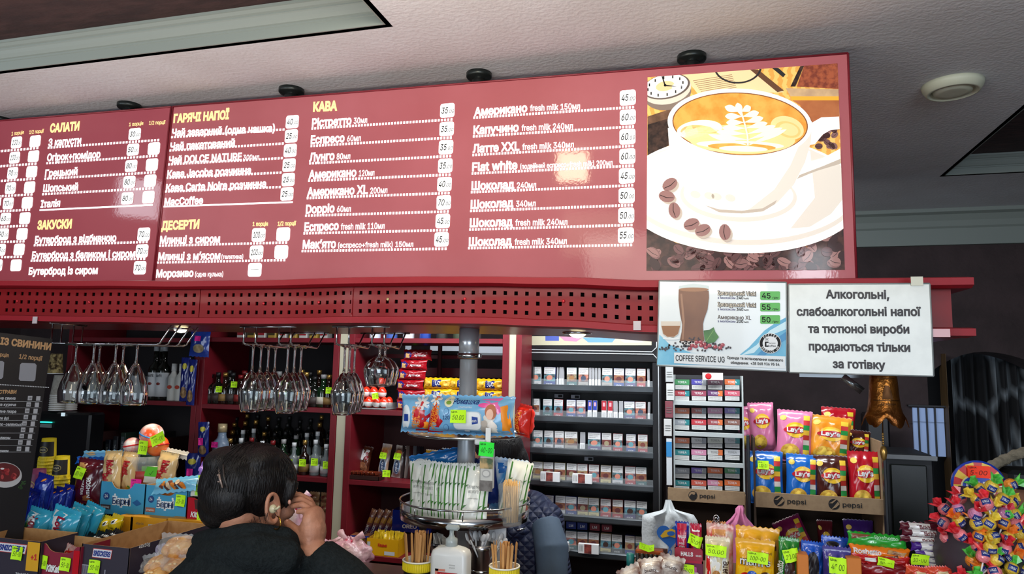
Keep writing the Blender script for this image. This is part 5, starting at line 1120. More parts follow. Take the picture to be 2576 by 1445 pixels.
for i, (px, y0, y1, w_) in enumerate(((511, 1062, 1150, .06), (482, 1140, 1245, .085), (462, 900, 1010, .05), (478, 905, 1020, .045), (500, 829, 898, .11))):
    Yq = YR - .03 if i != 4 else YR - .014; q = P(px, y1, Yq); h_ = P(px, y0, Yq).z - q.z; tg = {0: (.0, h_ * .45, .026, .034, '', PINKN), 1: (0, h_ * .55, .034, .034, '', PINKN), 4: (0, h_ * .66, .034, .026, '', PINKN)}.get(i)
    BL = gloss((22, 34, 110)) if i != 4 else gloss((30, 60, 150))
    def dd(D, i=i, h_=h_, w_=w_):
        if i == 4: D.ell(0, h_ * .3, w_ * .3, h_ * .16, mat((160, 150, 120), .5), 1); D.ell(0, h_ * .3, w_ * .2, h_ * .1, mat((150, 130, 90), .5), 2)
        else: D.ell(0, h_ * .8, w_ * .28, h_ * .07, mat((190, 180, 60), .5), 1); D.ell(0, h_ * .2, w_ * .36, h_ * .13, mat((150, 120, 80), .6, c2=(100, 70, 40), ns=60), 1)
    bag('snack_sachet', ['blue snack sachet with pink price slip beside the frosted bottle', 'blue snack sachet with pink slip, lower, left of the woman', 'blue snack strip hanging left of the red shelf divider', 'blue snack strip hanging against the red shelf divider', 'blue snack packet with pink slip hanging just under the canopy'][i], 'snack', w_, h_, .02, BL, dd, (q.x, Yq, q.z), (.02, .02 * i - .04, .1), 'blue snack sachets by the shelf divider', tagd=tg, nx=10, nz_=12)
# top shelves: tins and boxes peeping below the canopy
for i in range(9):
    px = 612 + i * 26; q = P(px, 849, YR + .1); mb = MB()
    mb.box((0, 0, .05), (.042, .05, .1), mat(((190, 190, 186), (170, 140, 60))[i % 2], .4), .002); mb.box((0, -.0256, .03), (.036, .001, .03), mat(((150, 30, 40), (60, 50, 20))[i % 2], .5)); o = mb.build('tea_box', None, (q.x, YR + .1, zB[0] + .0005)); tag(o, '%s box on the top bottle shelf, %s from the left' % (('white', 'gold')[i % 2], ORD[i]), 'box', 'boxes on the top bottle shelf')
for i in range(8):
    px = 902 + i * 42; m_ = [mat((150, 30, 34), .4), mat((190, 200, 215), .4), mat((60, 90, 160), .4), mat((200, 206, 210), .4), mat((30, 60, 140), .4), mat((40, 44, 40), .4), mat((50, 60, 44), .4), mat((70, 70, 70), .4)][i]; x = P(px, 845, YR + .09).x
    mb = MB(); mb.lathe([(.0001, 0), (.026, 0), (.027, .003), (.027, .07), (.024, .075), (.0001, .075)], m_, 20); o = mb.build('tin_can', None, (x, YR + .09, zC[0] + .0005)); tag(o, '%s tin on the top biscuit shelf, %s from the left' % (['red', 'pale', 'blue', 'white', 'navy', 'black', 'olive', 'grey'][i], ORD[i]), 'tin', 'tins on the top biscuit shelf')
# syrup bottles and spines in the left bay
for i, (px, k) in enumerate(((386, 0), (407, 0), (372, 0))):
    b = bottle(.034, .29, .1, .013, DG, mat((150, 156, 160), .4), mat((200, 204, 206), .6), (.1, .75)); b.location = (P(px, 1000, YR + .06).x, YR + (.06 if i < 2 else .14), zA[0] + .0005); tag(b, 'dark syrup bottle with white label, %s' % ['nearest the squeeze bottles', 'middle of three'][i == 0] if i < 2 else 'dark syrup bottle with white label, rearmost of three', 'bottle', 'syrup bottles'); b['label'] = ['dark syrup bottle with white label, middle one', 'dark syrup bottle with white label beside the squeeze bottles', 'dark syrup bottle with white label, leftmost and rearmost'][i]
    mb = MB(); D = Dec(mb, lambda u, v, k_: V(((.0352 + k_ * .0004) * math.sin(u / .035), -(.0352 + k_ * .0004) * math.cos(u / .035), v)), flat=False); D.text('loft', 0, .12, mat((70, 70, 74), .5), w=.036, h=.014); D.ell(0, .085, .012, .007, mat((120, 40, 30), .5), 1); mb.build('print', b)
for i, px in enumerate((430, 449)):
    b = bottle(.026, .19, .05, .012, mat((196, 196, 188), .4), mat((214, 214, 210), .4), None, capm=.2); b.location = (P(px, 1000, YR + .05).x, YR + .06, zA[0] + .0005); tag(b, 'white squeeze bottle on the left shelf, %s' % ('left one' if i == 0 else 'right one half hidden by the blue strip'), 'bottle', 'white squeeze bottles')
    mb = MB(); D = Dec(mb, lambda u, v, k_: V((u, -.0268 - k_ * .0004, v))); D.ell(0, .07, .014, .01, mat((180, 60, 40), .5), 1, 0, 12); mb.build('print', b)
for i, (px, w_, h_) in enumerate(((330, .085, .12), (232, .1, .12), (205, .08, .05))):
    q = P(px, 1000, YR + .08); mb = MB(); mb.box((0, 0, h_ / 2), (w_, .06, h_), mat((168, 172, 176), .5), .002); o = mb.build('milk_carton', None, (q.x, YR + .12, zA[0] + .0005)); tag(o, 'plain pale carton on the left shelf, %s from the right' % ORD[i], 'carton', 'pale cartons on the left shelf')
words = ['Моzzarella', 'Кока-Кола', 'Біола', 'Sandora', 'Живчик', 'Schweppes', 'Fanta', 'Sprite', 'Biola', 'Cola', 'Sok']
for i in range(11):
    px = 212 + i * 19; q = P(px, 1130, YR + .02); h_ = .22 + .02 * (i % 3); col = [(34, 34, 38), (24, 40, 30), (46, 24, 24), (30, 34, 46)][i % 4]
    t = thing('folder', '%s-spined folder on the lower left shelf, %s from the left' % (['charcoal', 'dark green', 'dark red', 'slate'][i % 4], ORD[i]), 'folder', (q.x, YR + .12, zA[1] + .0005), 0, 'folders on the lower left shelf')
    mb = MB(); mb.box((0, 0, h_ / 2), (.03, .2, h_), mat(col, .4), .002); mb.build('cover', t)
    mb = MB(); D = Dec(mb, flat((0, -.1005, 0), (1, 0, 0))); D.rect(-.01, .02, .01, h_ - .02, mat((60, 66, 70), .5), 1); D.text(words[i], .005, h_ * .5, mat((150, 156, 156), .5), w=h_ * .66, h=.012, rot=PI / 2); mb.build('spine_label', t)
# paper cups and black machine at the far left
t = thing('coffee_grinder', 'black machine with a green light strip left of the wine glasses', 'machine')
mb = MB(); slab(mb, 96, 1035, 196, 1400, 2.9, .1, mat((14, 14, 17), .3), .01); mb.build('housing', t)
mb = MB(); slab(mb, 101, 1061, 128, 1065, 2.89, .008, mat((40, 220, 190), .4, emit=2.2)); mb.build('light_strip', t)
mb = MB(); slab(mb, 101, 1067, 127, 1077, 2.89, .008, mat((110, 124, 124), .4)); slab(mb, 154, 1039, 160, 1048, 2.89, .008, mat((190, 210, 220), .3, emit=.8)); mb.build('control_panel', t)
def paper_cup(r, h, m, rim=WHT):
    mb = MB(); mb.lathe([(.0001, 0), (r * .72, 0), (r, h), (r * 1.05, h), (r * 1.05, h + .003), (r * .95, h + .003), (r * .7, .004), (.0001, .004)], [m, m, rim, rim, rim, rim, rim], 24); return mb
zc_ = Z_(150, 1030, 2.9)
zc_ = P(150, 1036, 2.93).z + .004
for i, (px, y0, Y_, m_, lb) in enumerate(((146, 1030, 2.93, mat((168, 166, 158), .6, c2=(150, 148, 140), ns=90), 'tall stack on the black machine'), (138, 956, 2.93, None, ''), (176, 1024, 2.99, mat((186, 180, 172), .6), 'shorter stack right of the tall one'))):
    if m_ is None: continue
    q = P(px, 1000, Y_); n = 9 if i == 0 else 5; mb = paper_cup(.036, .1, m_)
    for k in range(n):
        o = mb.build('paper_cup') if k == 0 else o0.copy()
        if k == 0: o0 = o
        else: COL.objects.link(o)
        o.location = (q.x, Y_, zc_ + .104 + .0095 * k); o.rotation_euler = (PI, 0, 0); tag(o, 'upturned cup, %s up in the %s' % (ORD[k], lb), 'cup', lb)
mb = paper_cup(.037, .1, mat((60, 44, 26), .6, c2=(196, 176, 120), ns=70)); o = mb.build('paper_cup', None, (P(138, 940, 2.93).x + .0, 2.93, zc_ + .29), (PI, 0, 0)); tag(o, 'brown and cream patterned cup topping the pale cup stack', 'cup')
# ---- biscuits in the open bay
RC = gloss((150, 14, 26)); 
def biscuit(D):
    D.poly([(-.066, .008), (-.03, .008), (-.024, .03), (-.04, .042), (-.066, .04)], gloss((28, 40, 120)), 1); D.poly([(-.06, .012), (-.036, .01), (-.034, .03), (-.056, .034)], mat((222, 176, 110), .5), 2); D.text('Артемон', .018, .018, WHT, w=.06, h=.011, shear=.2)
bi = bag('biscuit_pack', 'red biscuit pack with blue end, bottom of the stack left of the yellow packs', 'biscuits', .14, .05, .04, RC, biscuit, (P(1036, 1020, YR + .1).x, YR + .08, zC[1] + .0005), 0, 'red biscuit packs in a stack', nx=12, nz_=10, ex=.35, crimp=.003)
for i in range(1, 6): copy_tree(bi, (P(1036, 1020, YR + .1).x + [0, .004, -.003, .006, .012, .03][i], YR + .08, zC[1] + .0005 + .047 * i), [0, .03, -.04, .02, -.03, .08][i], 'red biscuit pack with blue end, %s up in the stack beside the yellow packs' % ORD[i])
YLW = gloss((226, 176, 18), c2=(210, 150, 20), ns=30)
def tuc(D): D.rect(-.024, .008, .022, .044, mat((20, 34, 110), .4), 1, rad=.006); D.text('TUC', 0, .018, WHT, w=.036, h=.017, rot=.06, bold=.04); [D.ell(x, .026, .016, .014, mat((232, 190, 70), .5, c2=(200, 140, 40), ns=120), 1) for x in (-.05, .05)]
tu = bag('cracker_pack', 'p', 'crackers', .145, .052, .04, YLW, tuc, (0, 0, 0), 0, 'yellow cracker packs', nx=12, nz_=10, ex=.35, crimp=.004)
first = True
for (px, nm) in ((1102, 'left of the steel column'), (1166, 'behind the steel column'), (1236, 'right of the steel column')):
    for k in range(3 if px != 1166 else 3):
        loc = (P(px, 960, YR + .09).x, YR + .09, zC[1] + .0005 + k * .0515); lb = 'yellow cracker pack %s, %s' % (nm, ('bottom', 'middle', 'top')[k] + ' one')
        if first: tu.location = loc; tu['label'] = lb; first = False
        else: copy_tree(tu, loc, rnd.uniform(-.06, .06), lb)
# chocolate eggs in a clear tray
t = thing('egg_tray', 'clear tray under a pile of orange and white chocolate eggs', 'tray', (P(945, 1022, YR + .08).x, YR + .08, zC[1] + .0005)); mb = MB(); mb.box((0, 0, .004), (.17, .13, .006), mat((180, 184, 184), .15, alpha=.5), .003)
for s_ in (-1, 1): mb.box((s_ * .085, 0, .018), (.002, .13, .03), mat((180, 184, 184), .15, alpha=.4))
mb.build('tray', t)
def egg(r=.021):
    mb = MB(); mb.lathe([(r * math.sin(a) * (1 - .12 * (-math.cos(a))), r * 1.25 - r * 1.25 * math.cos(a)) for a in [PI * i / 10 + .0001 for i in range(11)]], [mat((226, 50, 20), .3, coat=.4)] * 2 + [mat((228, 226, 222), .3)] * 3 + [mat((226, 50, 20), .3, coat=.4)] * 5, 16); return mb
e0 = None; k = 0
for lay, pts in enumerate(([(-.06, -.035), (-.02, -.035), (.02, -.035), (.06, -.035), (-.06, .01), (-.02, .01), (.02, .01), (.06, .01)], [(-.04, -.02), (0, -.02), (.04, -.02)], [(-.02, 0), (.025, 0)])):
    for (x, y) in pts:
        if e0 is None: o = e0 = egg().build('chocolate_egg')
        else: o = e0.copy(); COL.objects.link(o)
        o.location = (t.location.x + x, YR + .08 + y, zC[1] + .0085 + lay * .046); o.rotation_euler = (rnd.uniform(-.12, .12), rnd.uniform(-.12, .12), rnd.uniform(0, 6))
        k += 1; tag(o, 'orange and white chocolate egg, %s layer of the pile, %s placed' % (('bottom', 'middle', 'top')[lay], ORD[pts.index((x, y))]), 'chocolate egg', 'chocolate eggs in the clear tray')
o = tagonshelf(945, 997, YR + .005, '10-00', .032, .028, rot=.2); tag(o, 'neon price slip on the pile of chocolate eggs', 'price tag')
# standing packs on the third shelf
BRW = gloss((70, 34, 26), c2=(110, 60, 40), ns=30)
def lov(D): D.rect(-.022, .075, .022, .125, WHT, 1, rad=.006); D.text('Lovita', .006, .1, mat((170, 20, 40), .5), w=.044, h=.016, rot=-PI / 2 + .1, bold=.03); D.ell(0, .04, .024, .026, mat((150, 96, 60), .5, c2=(90, 50, 30), ns=60), 1); D.ell(.006, .012, .006, .006, ORN, 2)
bag('cookie_pack', 'brown cookie pack with white name panel leaning on the third biscuit shelf', 'cookies', .06, .14, .05, BRW, lov, (P(903, 1200, YR + .1).x, YR + .13, zC[2] + .0005), (-.12, .12, .1))
def rosh(D): D.ell(0, .05, .018, .034, mat((170, 200, 225), .4), 1); D.ell(0, .05, .015, .03, mat((60, 80, 110), .4), 2); D.text('ROSHEN', .005, .05, WHT, w=.044, h=.008, rot=PI / 2); D.ell(0, .115, .018, .014, mat((190, 110, 50), .5), 1)
ro = bag('cookie_pack', 'blue and orange biscuit pack with neon slip, left of two leaning on shelf', 'cookies', .05, .155, .04, gloss((190, 200, 206), c2=(210, 150, 80), ns=18), rosh, (P(952, 1200, YR + .1).x, YR + .14, zC[2] + .0005), (-.1, .1, 0), tagd=(.0, .1, .036, .03, '42-00'))
bag('cookie_pack', 'white and brown biscuit pack with neon slip, right of two leaning on shelf', 'cookies', .052, .15, .04, gloss((200, 196, 190), c2=(96, 54, 34), ns=18), rosh, (P(988, 1200, YR + .1).x, YR + .14, zC[2] + .0005), (-.1, .1, 0), tagd=(.0, .1, .036, .03, '60-00'))
for i in range(5):
    bag('cookie_pack', 'thin dark snack pack edge-on, %s right of the white biscuit pack' % ORD[i], 'cookies', .045, .15, .014, gloss([(50, 40, 40), (110, 100, 96), (60, 30, 30), (90, 96, 104), (40, 36, 44)][i]), None, (P(1012 + i * 9, 1200, YR + .12).x, YR + .14, zC[2] + .0005), (-.08, .12, 1.1), 'dark packs on edge', nx=8, nz_=8)
def mms(c=WHT):
    def f(D): D.text('m&m’s', 0, .07, mat((22, 16, 14), .5), w=.05, h=.016, bold=.05); D.ell(.004, .03, .016, .014, mat((120, 70, 30), .5), 1)
    return f
bag('sweet_pouch', 'yellow peanut sweet pouch with neon slip on the third biscuit shelf', 'sweets', .07, .14, .03, gloss((205, 150, 20), c2=(190, 130, 16), ns=10), mms(), (P(1080, 1200, YR + .1).x, YR + .12, zC[2] + .0005), (-.06, .02, 0), tagd=(.0, .11, .034, .028, '100-00'))
bag('sweet_pouch', 'dark brown sweet pouch with neon slip left of the steel column', 'sweets', .1, .15, .03, gloss((44, 24, 20)), lambda D: (D.text('m&m’s', 0, .08, WHT, w=.07, h=.018, bold=.05), D.ell(.02, .035, .014, .012, gloss((210, 30, 30)), 1), D.ell(-.02, .03, .014, .012, gloss((230, 180, 30)), 1)), (P(1128, 1200, YR + .1).x, YR + .12, zC[2] + .0005), (-.06, .02, 0), tagd=(-.005, .122, .034, .028, '90-00'))
bag('sweet_pouch', 'black sweet pouch mostly hidden behind the steel column', 'sweets', .12, .15, .03, gloss((34, 26, 26)), lambda D: D.text('m&m’s', -.02, .08, WHT, w=.07, h=.018, bold=.05), (P(1205, 1200, YR + .1).x, YR + .12, zC[2] + .0005), (-.06, .02, 0))
t = tray_box('candy_tray', 'low open tray of foil chocolate bars on the third biscuit shelf', 'tray', (.17, .06, .02), mat((46, 24, 20), .4), M_BACK, (P(918, 1200, YR + .04).x, YR + .04, zC[2] + .0005), 0)
fbp = None
for i in range(14):
    loc = (P(918, 1200, YR + .04).x - .07 + (i % 7) * .023, YR + .04, zC[2] + .005 + (i // 7) * .017)
    if fbp is None: mb = MB(); mb.box((0, 0, .008), (.02, .05, .015), mat((150, 60, 34), .2, .3, c2=(60, 24, 16), ns=90), .004); o = fbp = mb.build('chocolate_bar')
    else: o = fbp.copy(); COL.objects.link(o)
    o.location = loc; o.rotation_euler = (0, 0, rnd.uniform(-.15, .15)); tag(o, 'foil chocolate bar in the low tray, %s layer, %s from left' % (('lower', 'upper')[i // 7], ORD[i % 7]), 'chocolate bar', 'bars in the low tray')
o = tagonshelf(973, 1192, YR + .0, '10-00', .038, .03); tag(o, 'neon price slip at the right end of the low bar tray', 'price tag')
# bottom shelf of the biscuit bay
def snk(D): D.text('СНЕК', .004, .05, WHT, w=.05, h=.012, rot=PI / 2, bold=.03); D.rect(-.012, .085, .012, .11, gloss((190, 140, 60)), 1)
sp = None
for i in range(5):
    loc = (P(908 + i * 13, 1390, YR + .12).x, YR + .14 + .01 * i, zC[3] + .03); r_ = (-.15, .3 + .03 * i, .15)
    lb = 'upright purple and gold wafer bar leaning right, %s from the left' % ORD[i]
    if sp is None: sp = bag('wafer_bar', lb, 'wafer bar', .03, .15, .02, gloss((64, 30, 90), c2=(170, 110, 60), ns=25), snk, loc, r_, 'leaning wafer bars', nx=8, nz_=12)
    else: copy_tree(sp, loc, r_, lb)
def oreo(D, s_=1): D.text('OREO', -.01, .02, WHT, w=.07, h=.016, bold=.04); D.ell(.055, .03, .02, .02, mat((26, 26, 34), .5), 1); D.text('OREO', .0, .065, WHT, w=.05, h=.011, bold=.03); D.ell(.055, .072, .015, .014, mat((26, 26, 34), .5), 1)
q = P(1030, 1350, YR + .12); carton('biscuit_carton', 'blue biscuit carton with white lettering and a neon slip on the bottom shelf', 'carton', (.19, .08, .1), gloss((22, 44, 150)), (q.x, YR + .17, zC[3] + .085), .12, oreo, tagd=(-.03, .068, .036, .03, '20-00'))
carton('plain_carton', 'dark carton under the blue biscuit carton', 'carton', (.19, .1, .08), mat((60, 30, 24), .6), (q.x, YR + .17, zC[3] + .0005), .12)
kt = tray_box('bar_carton', 'yellow display carton of small yellow bars on the bottom biscuit shelf', 'carton', (.155, .09, .075), gloss((222, 166, 24)), mat((190, 140, 30), .6), (P(970, 1400, YR + .05).x, YR + .055, zC[3] + .0005), .03, lambda D: (D.text('Кешью', 0, .042, mat((190, 40, 30), .4), w=.044, h=.013, bold=.05), D.rect(-.075, .02, -.06, .06, mat((190, 196, 200), .5), 1), D.rect(.01, .006, .06, .022, mat((200, 210, 216), .5), 1)))
ybp = None; KY = gloss((226, 196, 40), c2=(200, 160, 30), ns=60)
for i in range(16):
    loc = (kt.location.x - .058 + (i % 8) * .0165, YR + .035 + .035 * (i // 8), kt.location.z + .03); r_ = (rnd.uniform(-.25, .1), rnd.uniform(-.3, .3), rnd.uniform(-.5, .5))
    lb = 'small yellow bar in the yellow carton, %s row, %s from left' % (('front', 'rear')[i // 8], ORD[i % 8])
    if ybp is None: ybp = bag('small_bar', lb, 'bar', .022, .07, .012, KY, None, loc, r_, 'small bars in the yellow carton', nx=6, nz_=8)
    else: copy_tree(ybp, loc, r_, lb)
carton('gift_box', 'small dark box with neon slip at the left of the bottom biscuit shelf', 'box', (.09, .06, .08), mat((44, 30, 40), .4, c2=(150, 90, 50), ns=20), (P(905, 1380, YR + .03).x, YR + .045, zC[3] + .0005), .1, lambda D: D.rect(-.045, .07, .045, .08, mat((30, 50, 130), .4), 1), tagd=(0, .05, .036, .03, '35-00'))
# cookies on the low shelf behind the raised hand
ck = None
for i in range(4):
    for j in range(2):
        loc = (P(782 + j * 28, 1340, YR + .05).x, YR + .07, zB[3] + .0005 + i * .048); lb = 'small foil cookie pack behind the raised hand, %s column, %s from bottom' % (('left', 'right')[j], ORD[i])
        if ck is None: ck = bag('cookie_pack', lb, 'cookies', .055, .05, .04, gloss((90, 30, 34), c2=(170, 140, 100), ns=22), None, loc, 0, 'small cookie packs behind the hand', nx=8, nz_=8)
        else: copy_tree(ck, loc, 0, lb)
o = tagonshelf(810, 1320, YR + .03, '28-00', .022, .036); tag(o, 'neon price slip on the small cookie packs', 'price tag')
# ================================================ CIGARETTE CABINET
YK = 3.25; BKC = mat((16, 16, 19), .35)
t = thing('cigarette_cabinet', 'tall black cigarette cabinet with six grey-fronted shelves', 'cabinet')
xk0, xk1 = P(1312, 1100, YK).x, P(1660, 1100, YK).x; zk = P(1480, 838, YK).z + .2; D_ = .3
for x in (xk0 + .03, xk1 - .012): mb = MB(); mb.box((x, YK + D_ / 2, zk / 2), (.06 if x < -1 else .04, D_, zk), BKC, .002); mb.build('side_panel', t)
mb = MB(); mb.box(((xk0 + xk1) / 2, YK + D_ + .01, zk / 2), (xk1 - xk0, .02, zk), BKC); mb.build('back_panel', t)
za, zb2 = P(1480, 890, YK).z, P(1480, 838, YK).z; mb = MB(); mb.box(((xk0 + xk1) / 2, YK + .02, (P(1480, 910, YK).z + zk) / 2), (xk1 - xk0, .05, zk - P(1480, 910, YK).z), BKC, .003); mb.build('header', t)
mb = MB(); WL = mat((170, 176, 180), .4)
for pts in ([(1311, 845), (1311, 866), (1323, 880), (1640, 886), (1652, 874), (1652, 845)], [(1310, 1180), (1310, 900), (1323, 887), (1643, 892), (1656, 906), (1660, 1380)]):
    mb.tube([P(x, y, YK - .007) for x, y in pts], .0028, WL, 6)
mb.build('outline_trim', t)
mb = MB(); D = Dec(mb, lambda x, y, k: P(x, y, YK - .0055 - k * .0004)); D.rect(1326, 846, 1639, 869, mat((178, 176, 150), .5), 0); D.poly([(1372, 846), (1406, 846), (1406, 858), (1372, 858)], mat((60, 80, 160), .5), 1); D.poly([(1406, 846), (1470, 847), (1450, 860), (1420, 858)], mat((190, 120, 150), .5), 1); D.poly([(1465, 850), (1550, 850), (1540, 862), (1480, 862)], mat((90, 140, 180), .5), 1); D.poly([(1560, 856), (1600, 850), (1620, 862), (1570, 863)], mat((200, 190, 180), .5), 1); mb.build('header_poster', t)
SHY = [(965, 975), (1044, 1056), (1124, 1140), (1206, 1222), (1291, 1308), (1379, 1397)]; RAIL = mat((92, 98, 102), .3, .6, c2=(70, 76, 80), ns=5); LIPM = mat((190, 200, 205), .05, alpha=.14)
KZ = []
for a, b in SHY:
    z = P(1328, a, YK).z * .5 + P(1638, b, YK).z * .5; KZ.append(z); h_ = 16 / ppm(1480, a, YK)
    mb = MB(); mb.box(((xk0 + xk1) / 2, YK + .012, z - h_ / 2 - .0), (xk1 - xk0 - .05, .03, h_), RAIL, .005); mb.build('shelf_front', t)
    mb = MB(); mb.box(((xk0 + xk1) / 2, YK + .15, z - h_ - .002), (xk1 - xk0 - .05, .26, .006), BKC); mb.build('shelf', t)
    mb = MB(); mb.box(((xk0 + xk1) / 2, YK + .0, z + .012), (xk1 - xk0 - .06, .0015, .026), LIPM); mb.build('clear_lip', t)
PH = [(96, 150, 160), (60, 40, 34), (120, 60, 50), (150, 110, 70), (200, 130, 110), (60, 70, 90), (150, 140, 110), (90, 40, 40)]
PHN = ['teal', 'dark', 'reddish', 'tan', 'pink', 'slate', 'beige', 'maroon']
BRC = [(150, 146, 140), (70, 60, 110), (40, 60, 130), (160, 40, 44), (190, 180, 130), (80, 82, 86), (40, 90, 90), (196, 198, 200)]
_pk = {}
def cigpack(w_, h_, ph, br, style):
    key = (round(w_, 3), round(h_, 3), ph, br, style)
    if key in _pk: return _pk[key].copy()
    mb = MB(); d = .023; mb.box((0, 0, h_ / 2), (w_, d, h_), mat(BRC[br], .35, coat=.2), .001); D = Dec(mb, flat((0, -d / 2 - .0003, 0), (1, 0, 0), st=.0003)); u = w_ / 2 - .0008
    if style == 'spine':
        D.rect(-u, h_ * .45, u, h_ - .001, mat((150, 152, 156), .5), 1); D.rect(-u, .002, u, h_ * .44, WHT, 1)
        for i in range(3): D.rect(-u * .4 + i * u * .4, h_ * .1, -u * .3 + i * u * .4, h_ * .36, GT, 2)
    elif style == 'red' or style == 'blue':
        D.rect(-u, h_ * .5, u, h_ - .001, mat((170, 30, 44) if style == 'red' else (40, 60, 160), .4), 1); D.rect(-u, .002, u, h_ * .49, WHT, 1)
        for i in range(4): D.rect(-u * .6 + i * u * .4, h_ * .08, -u * .5 + i * u * .4, h_ * .4, INK, 2)
        D.rect(-u * .5, h_ * .7, u * .5, h_ * .9, mat((210, 160, 170), .4), 2)
    else:
        D.rect(-u, h_ * .66, u, h_ - .001, mat((206, 208, 208), .5), 1); D.rect(-u, h_ * .3, u, h_ * .66, mat(PH[ph], .5, c2=PH[(ph * 3 + 1) % 8], ns=45), 1)
        for i in range(3): D.text(('Куріння викликає', 'серйозні хвороби', 'легень')[i], -u * .85, h_ * (.9 - i * .085), INK, w=u * (1.7 - .3 * i), h=h_ * .045, bold=0, k=2, align='L')
        D.ell(0, h_ * .47, u * .55, h_ * .13, mat(PH[(ph + 4) % 8], .5), 2, .2, 12); D.text('КЛАСИК', 0, h_ * .13, WHT if br in (1, 2, 3, 5, 6) else GT, w=u * 1.1, h=h_ * .07, k=2, bold=.01)
    o = _pk[key] = mb.build('cigarette_pack'); return o
rows = [[(140, 247), (273, 385), (398, 418, 's'), (424, 445, 's'), (450, 472, 's'), (500, 603), (612, 718), (725, 747, 's'), (753, 775, 's'), (783, 805, 's'), (814, 836, 's'), (848, 955), (966, 1068), (1078, 1185), (1193, 1285), (1302, 1328, 's')],
        [(133, 232), (265, 355), (370, 460), (497, 590), (600, 690), (707, 750, 'b'), (756, 802, 'b'), (845, 900, 'r'), (907, 955, 'r'), (965, 1010, 's'), (1020, 1062, 's'), (1073, 1175), (1185, 1288), (1305, 1328, 's')],
        [(167, 260), (277, 365), (383, 473), (480, 608), (632, 680, 's'), (712, 838), (853, 945), (960, 1053), (1090, 1187), (1208, 1303)],
        [(160, 262), (270, 370), (376, 485), (497, 600), (608, 710), (718, 825), (835, 940), (952, 1058), (1078, 1187), (1190, 1298)],
        [(157, 250), (270, 370), (383, 487), (492, 600), (608, 710), (718, 820), (835, 940), (952, 1060), (1070, 1187), (1190, 1298)],
        [(360, 470), (490, 600), (608, 712), (715, 820), (832, 940), (950, 1053), (1078, 1175), (1185, 1270)]]
rb = random.Random(31); first = {}
for r, row in enumerate(rows):
    z = KZ[r] - .014; fr = 'top second third fourth fifth lowest'.split()[r]
    for i, q in enumerate(row):
        cx = 1300 + (q[0] + q[1]) / 2 / 3.958; Yp = YK + .042; x = P(cx, SHY[r][0] - 20, Yp).x; w_ = sz(1300 + q[0] / 3.958, 1300 + q[1] / 3.958, 1000, Yp)
        st = {'s': 'spine', 'b': 'blue', 'r': 'red'}.get(q[2] if len(q) > 2 else '', 'face'); h_ = .088 + (.006 if r == 0 else 0); ph, br = (rb.randrange(8), rb.randrange(8)) if st == 'face' else (0, 7)
        w_ = round(w_ / .004) * .004 - .001
        o = cigpack(w_, h_, ph, br, st)
        if o.name not in COL.objects: COL.objects.link(o)
        o.location = (x, Yp, z); o.rotation_euler = (-.04, rb.uniform(-.02, .02), rb.uniform(-.04, .04))
        ds = {'spine': 'cigarette pack turned edge-on', 'blue': 'blue-topped slim cigarette pack', 'red': 'red-topped slim cigarette pack'}.get(st, 'cigarette pack with %s warning picture' % PHN[ph])
        tag(o, '%s on the %s cabinet shelf, %s from left' % (ds, fr, ORD[i]), 'cigarettes', 'cigarette packs on the %s shelf' % fr)
for i, (a, b, y, r) in enumerate(((1361, 1409, 1200, 3), (1441, 1490, 1204, 3), (1417, 1432, 1363, 5), (1456, 1507, 1367, 5))):
    w_ = sz(a, b, y, YK - .02); q = P((a + b) / 2, y, YK - .02); mb = MB(); mb.box((0, 0, .02), (w_, .02, .042), WHT, .001)
    if w_ > .05: D = Dec(mb, flat((0, -.0103, 0), (1, 0, 0))); D.rect(-w_ * .2, .001, w_ * .15, .04, mat((150, 70, 60), .5, c2=(90, 40, 40), ns=60), 1); [D.rect(-w_ * .42 + j * .006, .008, -w_ * .4 + j * .006, .034, GT, 1) for j in range(3)]
    o = mb.build('cigarette_pack', None, (q.x, YK - .025, KZ[r] - .002)); tag(o, 'white pack lying sideways before the %s cabinet shelf, %s' % (('fourth', 'lowest')[r == 5], ('left', 'right')[i % 2]), 'cigarettes', 'packs lying sideways')
for i, (x, y) in enumerate(((1404, 997), (1446, 999), (1480, 1156))):
    q = P(x, y, YK + .1); mb = MB(); mb.box((0, 0, 0), (.042, .016, .018), mat((150, 152, 160), .5), .001); mb.box((.008, -.0085, 0), (.02, .001, .012), INK); o = mb.build('price_holder', None, (q.x, YK + .12, q.z)); tag(o, 'small grey label block above the %s, %s' % (('second shelf packs', 'second shelf packs', 'fourth shelf packs')[i], ('left', 'right', 'single one')[i]), 'label'); 
for i, px in enumerate((1440, 1468, 1499, 1529)):
    q = P(px, 1322, YK + .1); mb = MB(); mb.box((0, 0, .016), (.046, .05, .032), mat(((30, 50, 120), (30, 50, 120), (130, 50, 60), (130, 50, 60))[i], .4), .001); mb.text if 0 else None
    D = Dec(mb, flat((0, -.0253, 0), (1, 0, 0))); D.text('LM', 0, .01, WHT, w=.02, h=.011); o = mb.build('cigarette_pack', None, (q.x, YK + .09, KZ[5] + .0765)); tag(o, '%s pack lying on top of the lowest row, %s from left' % (('blue', 'blue', 'red', 'red')[i], ORD[i]), 'cigarettes', 'packs on top of the lowest row')
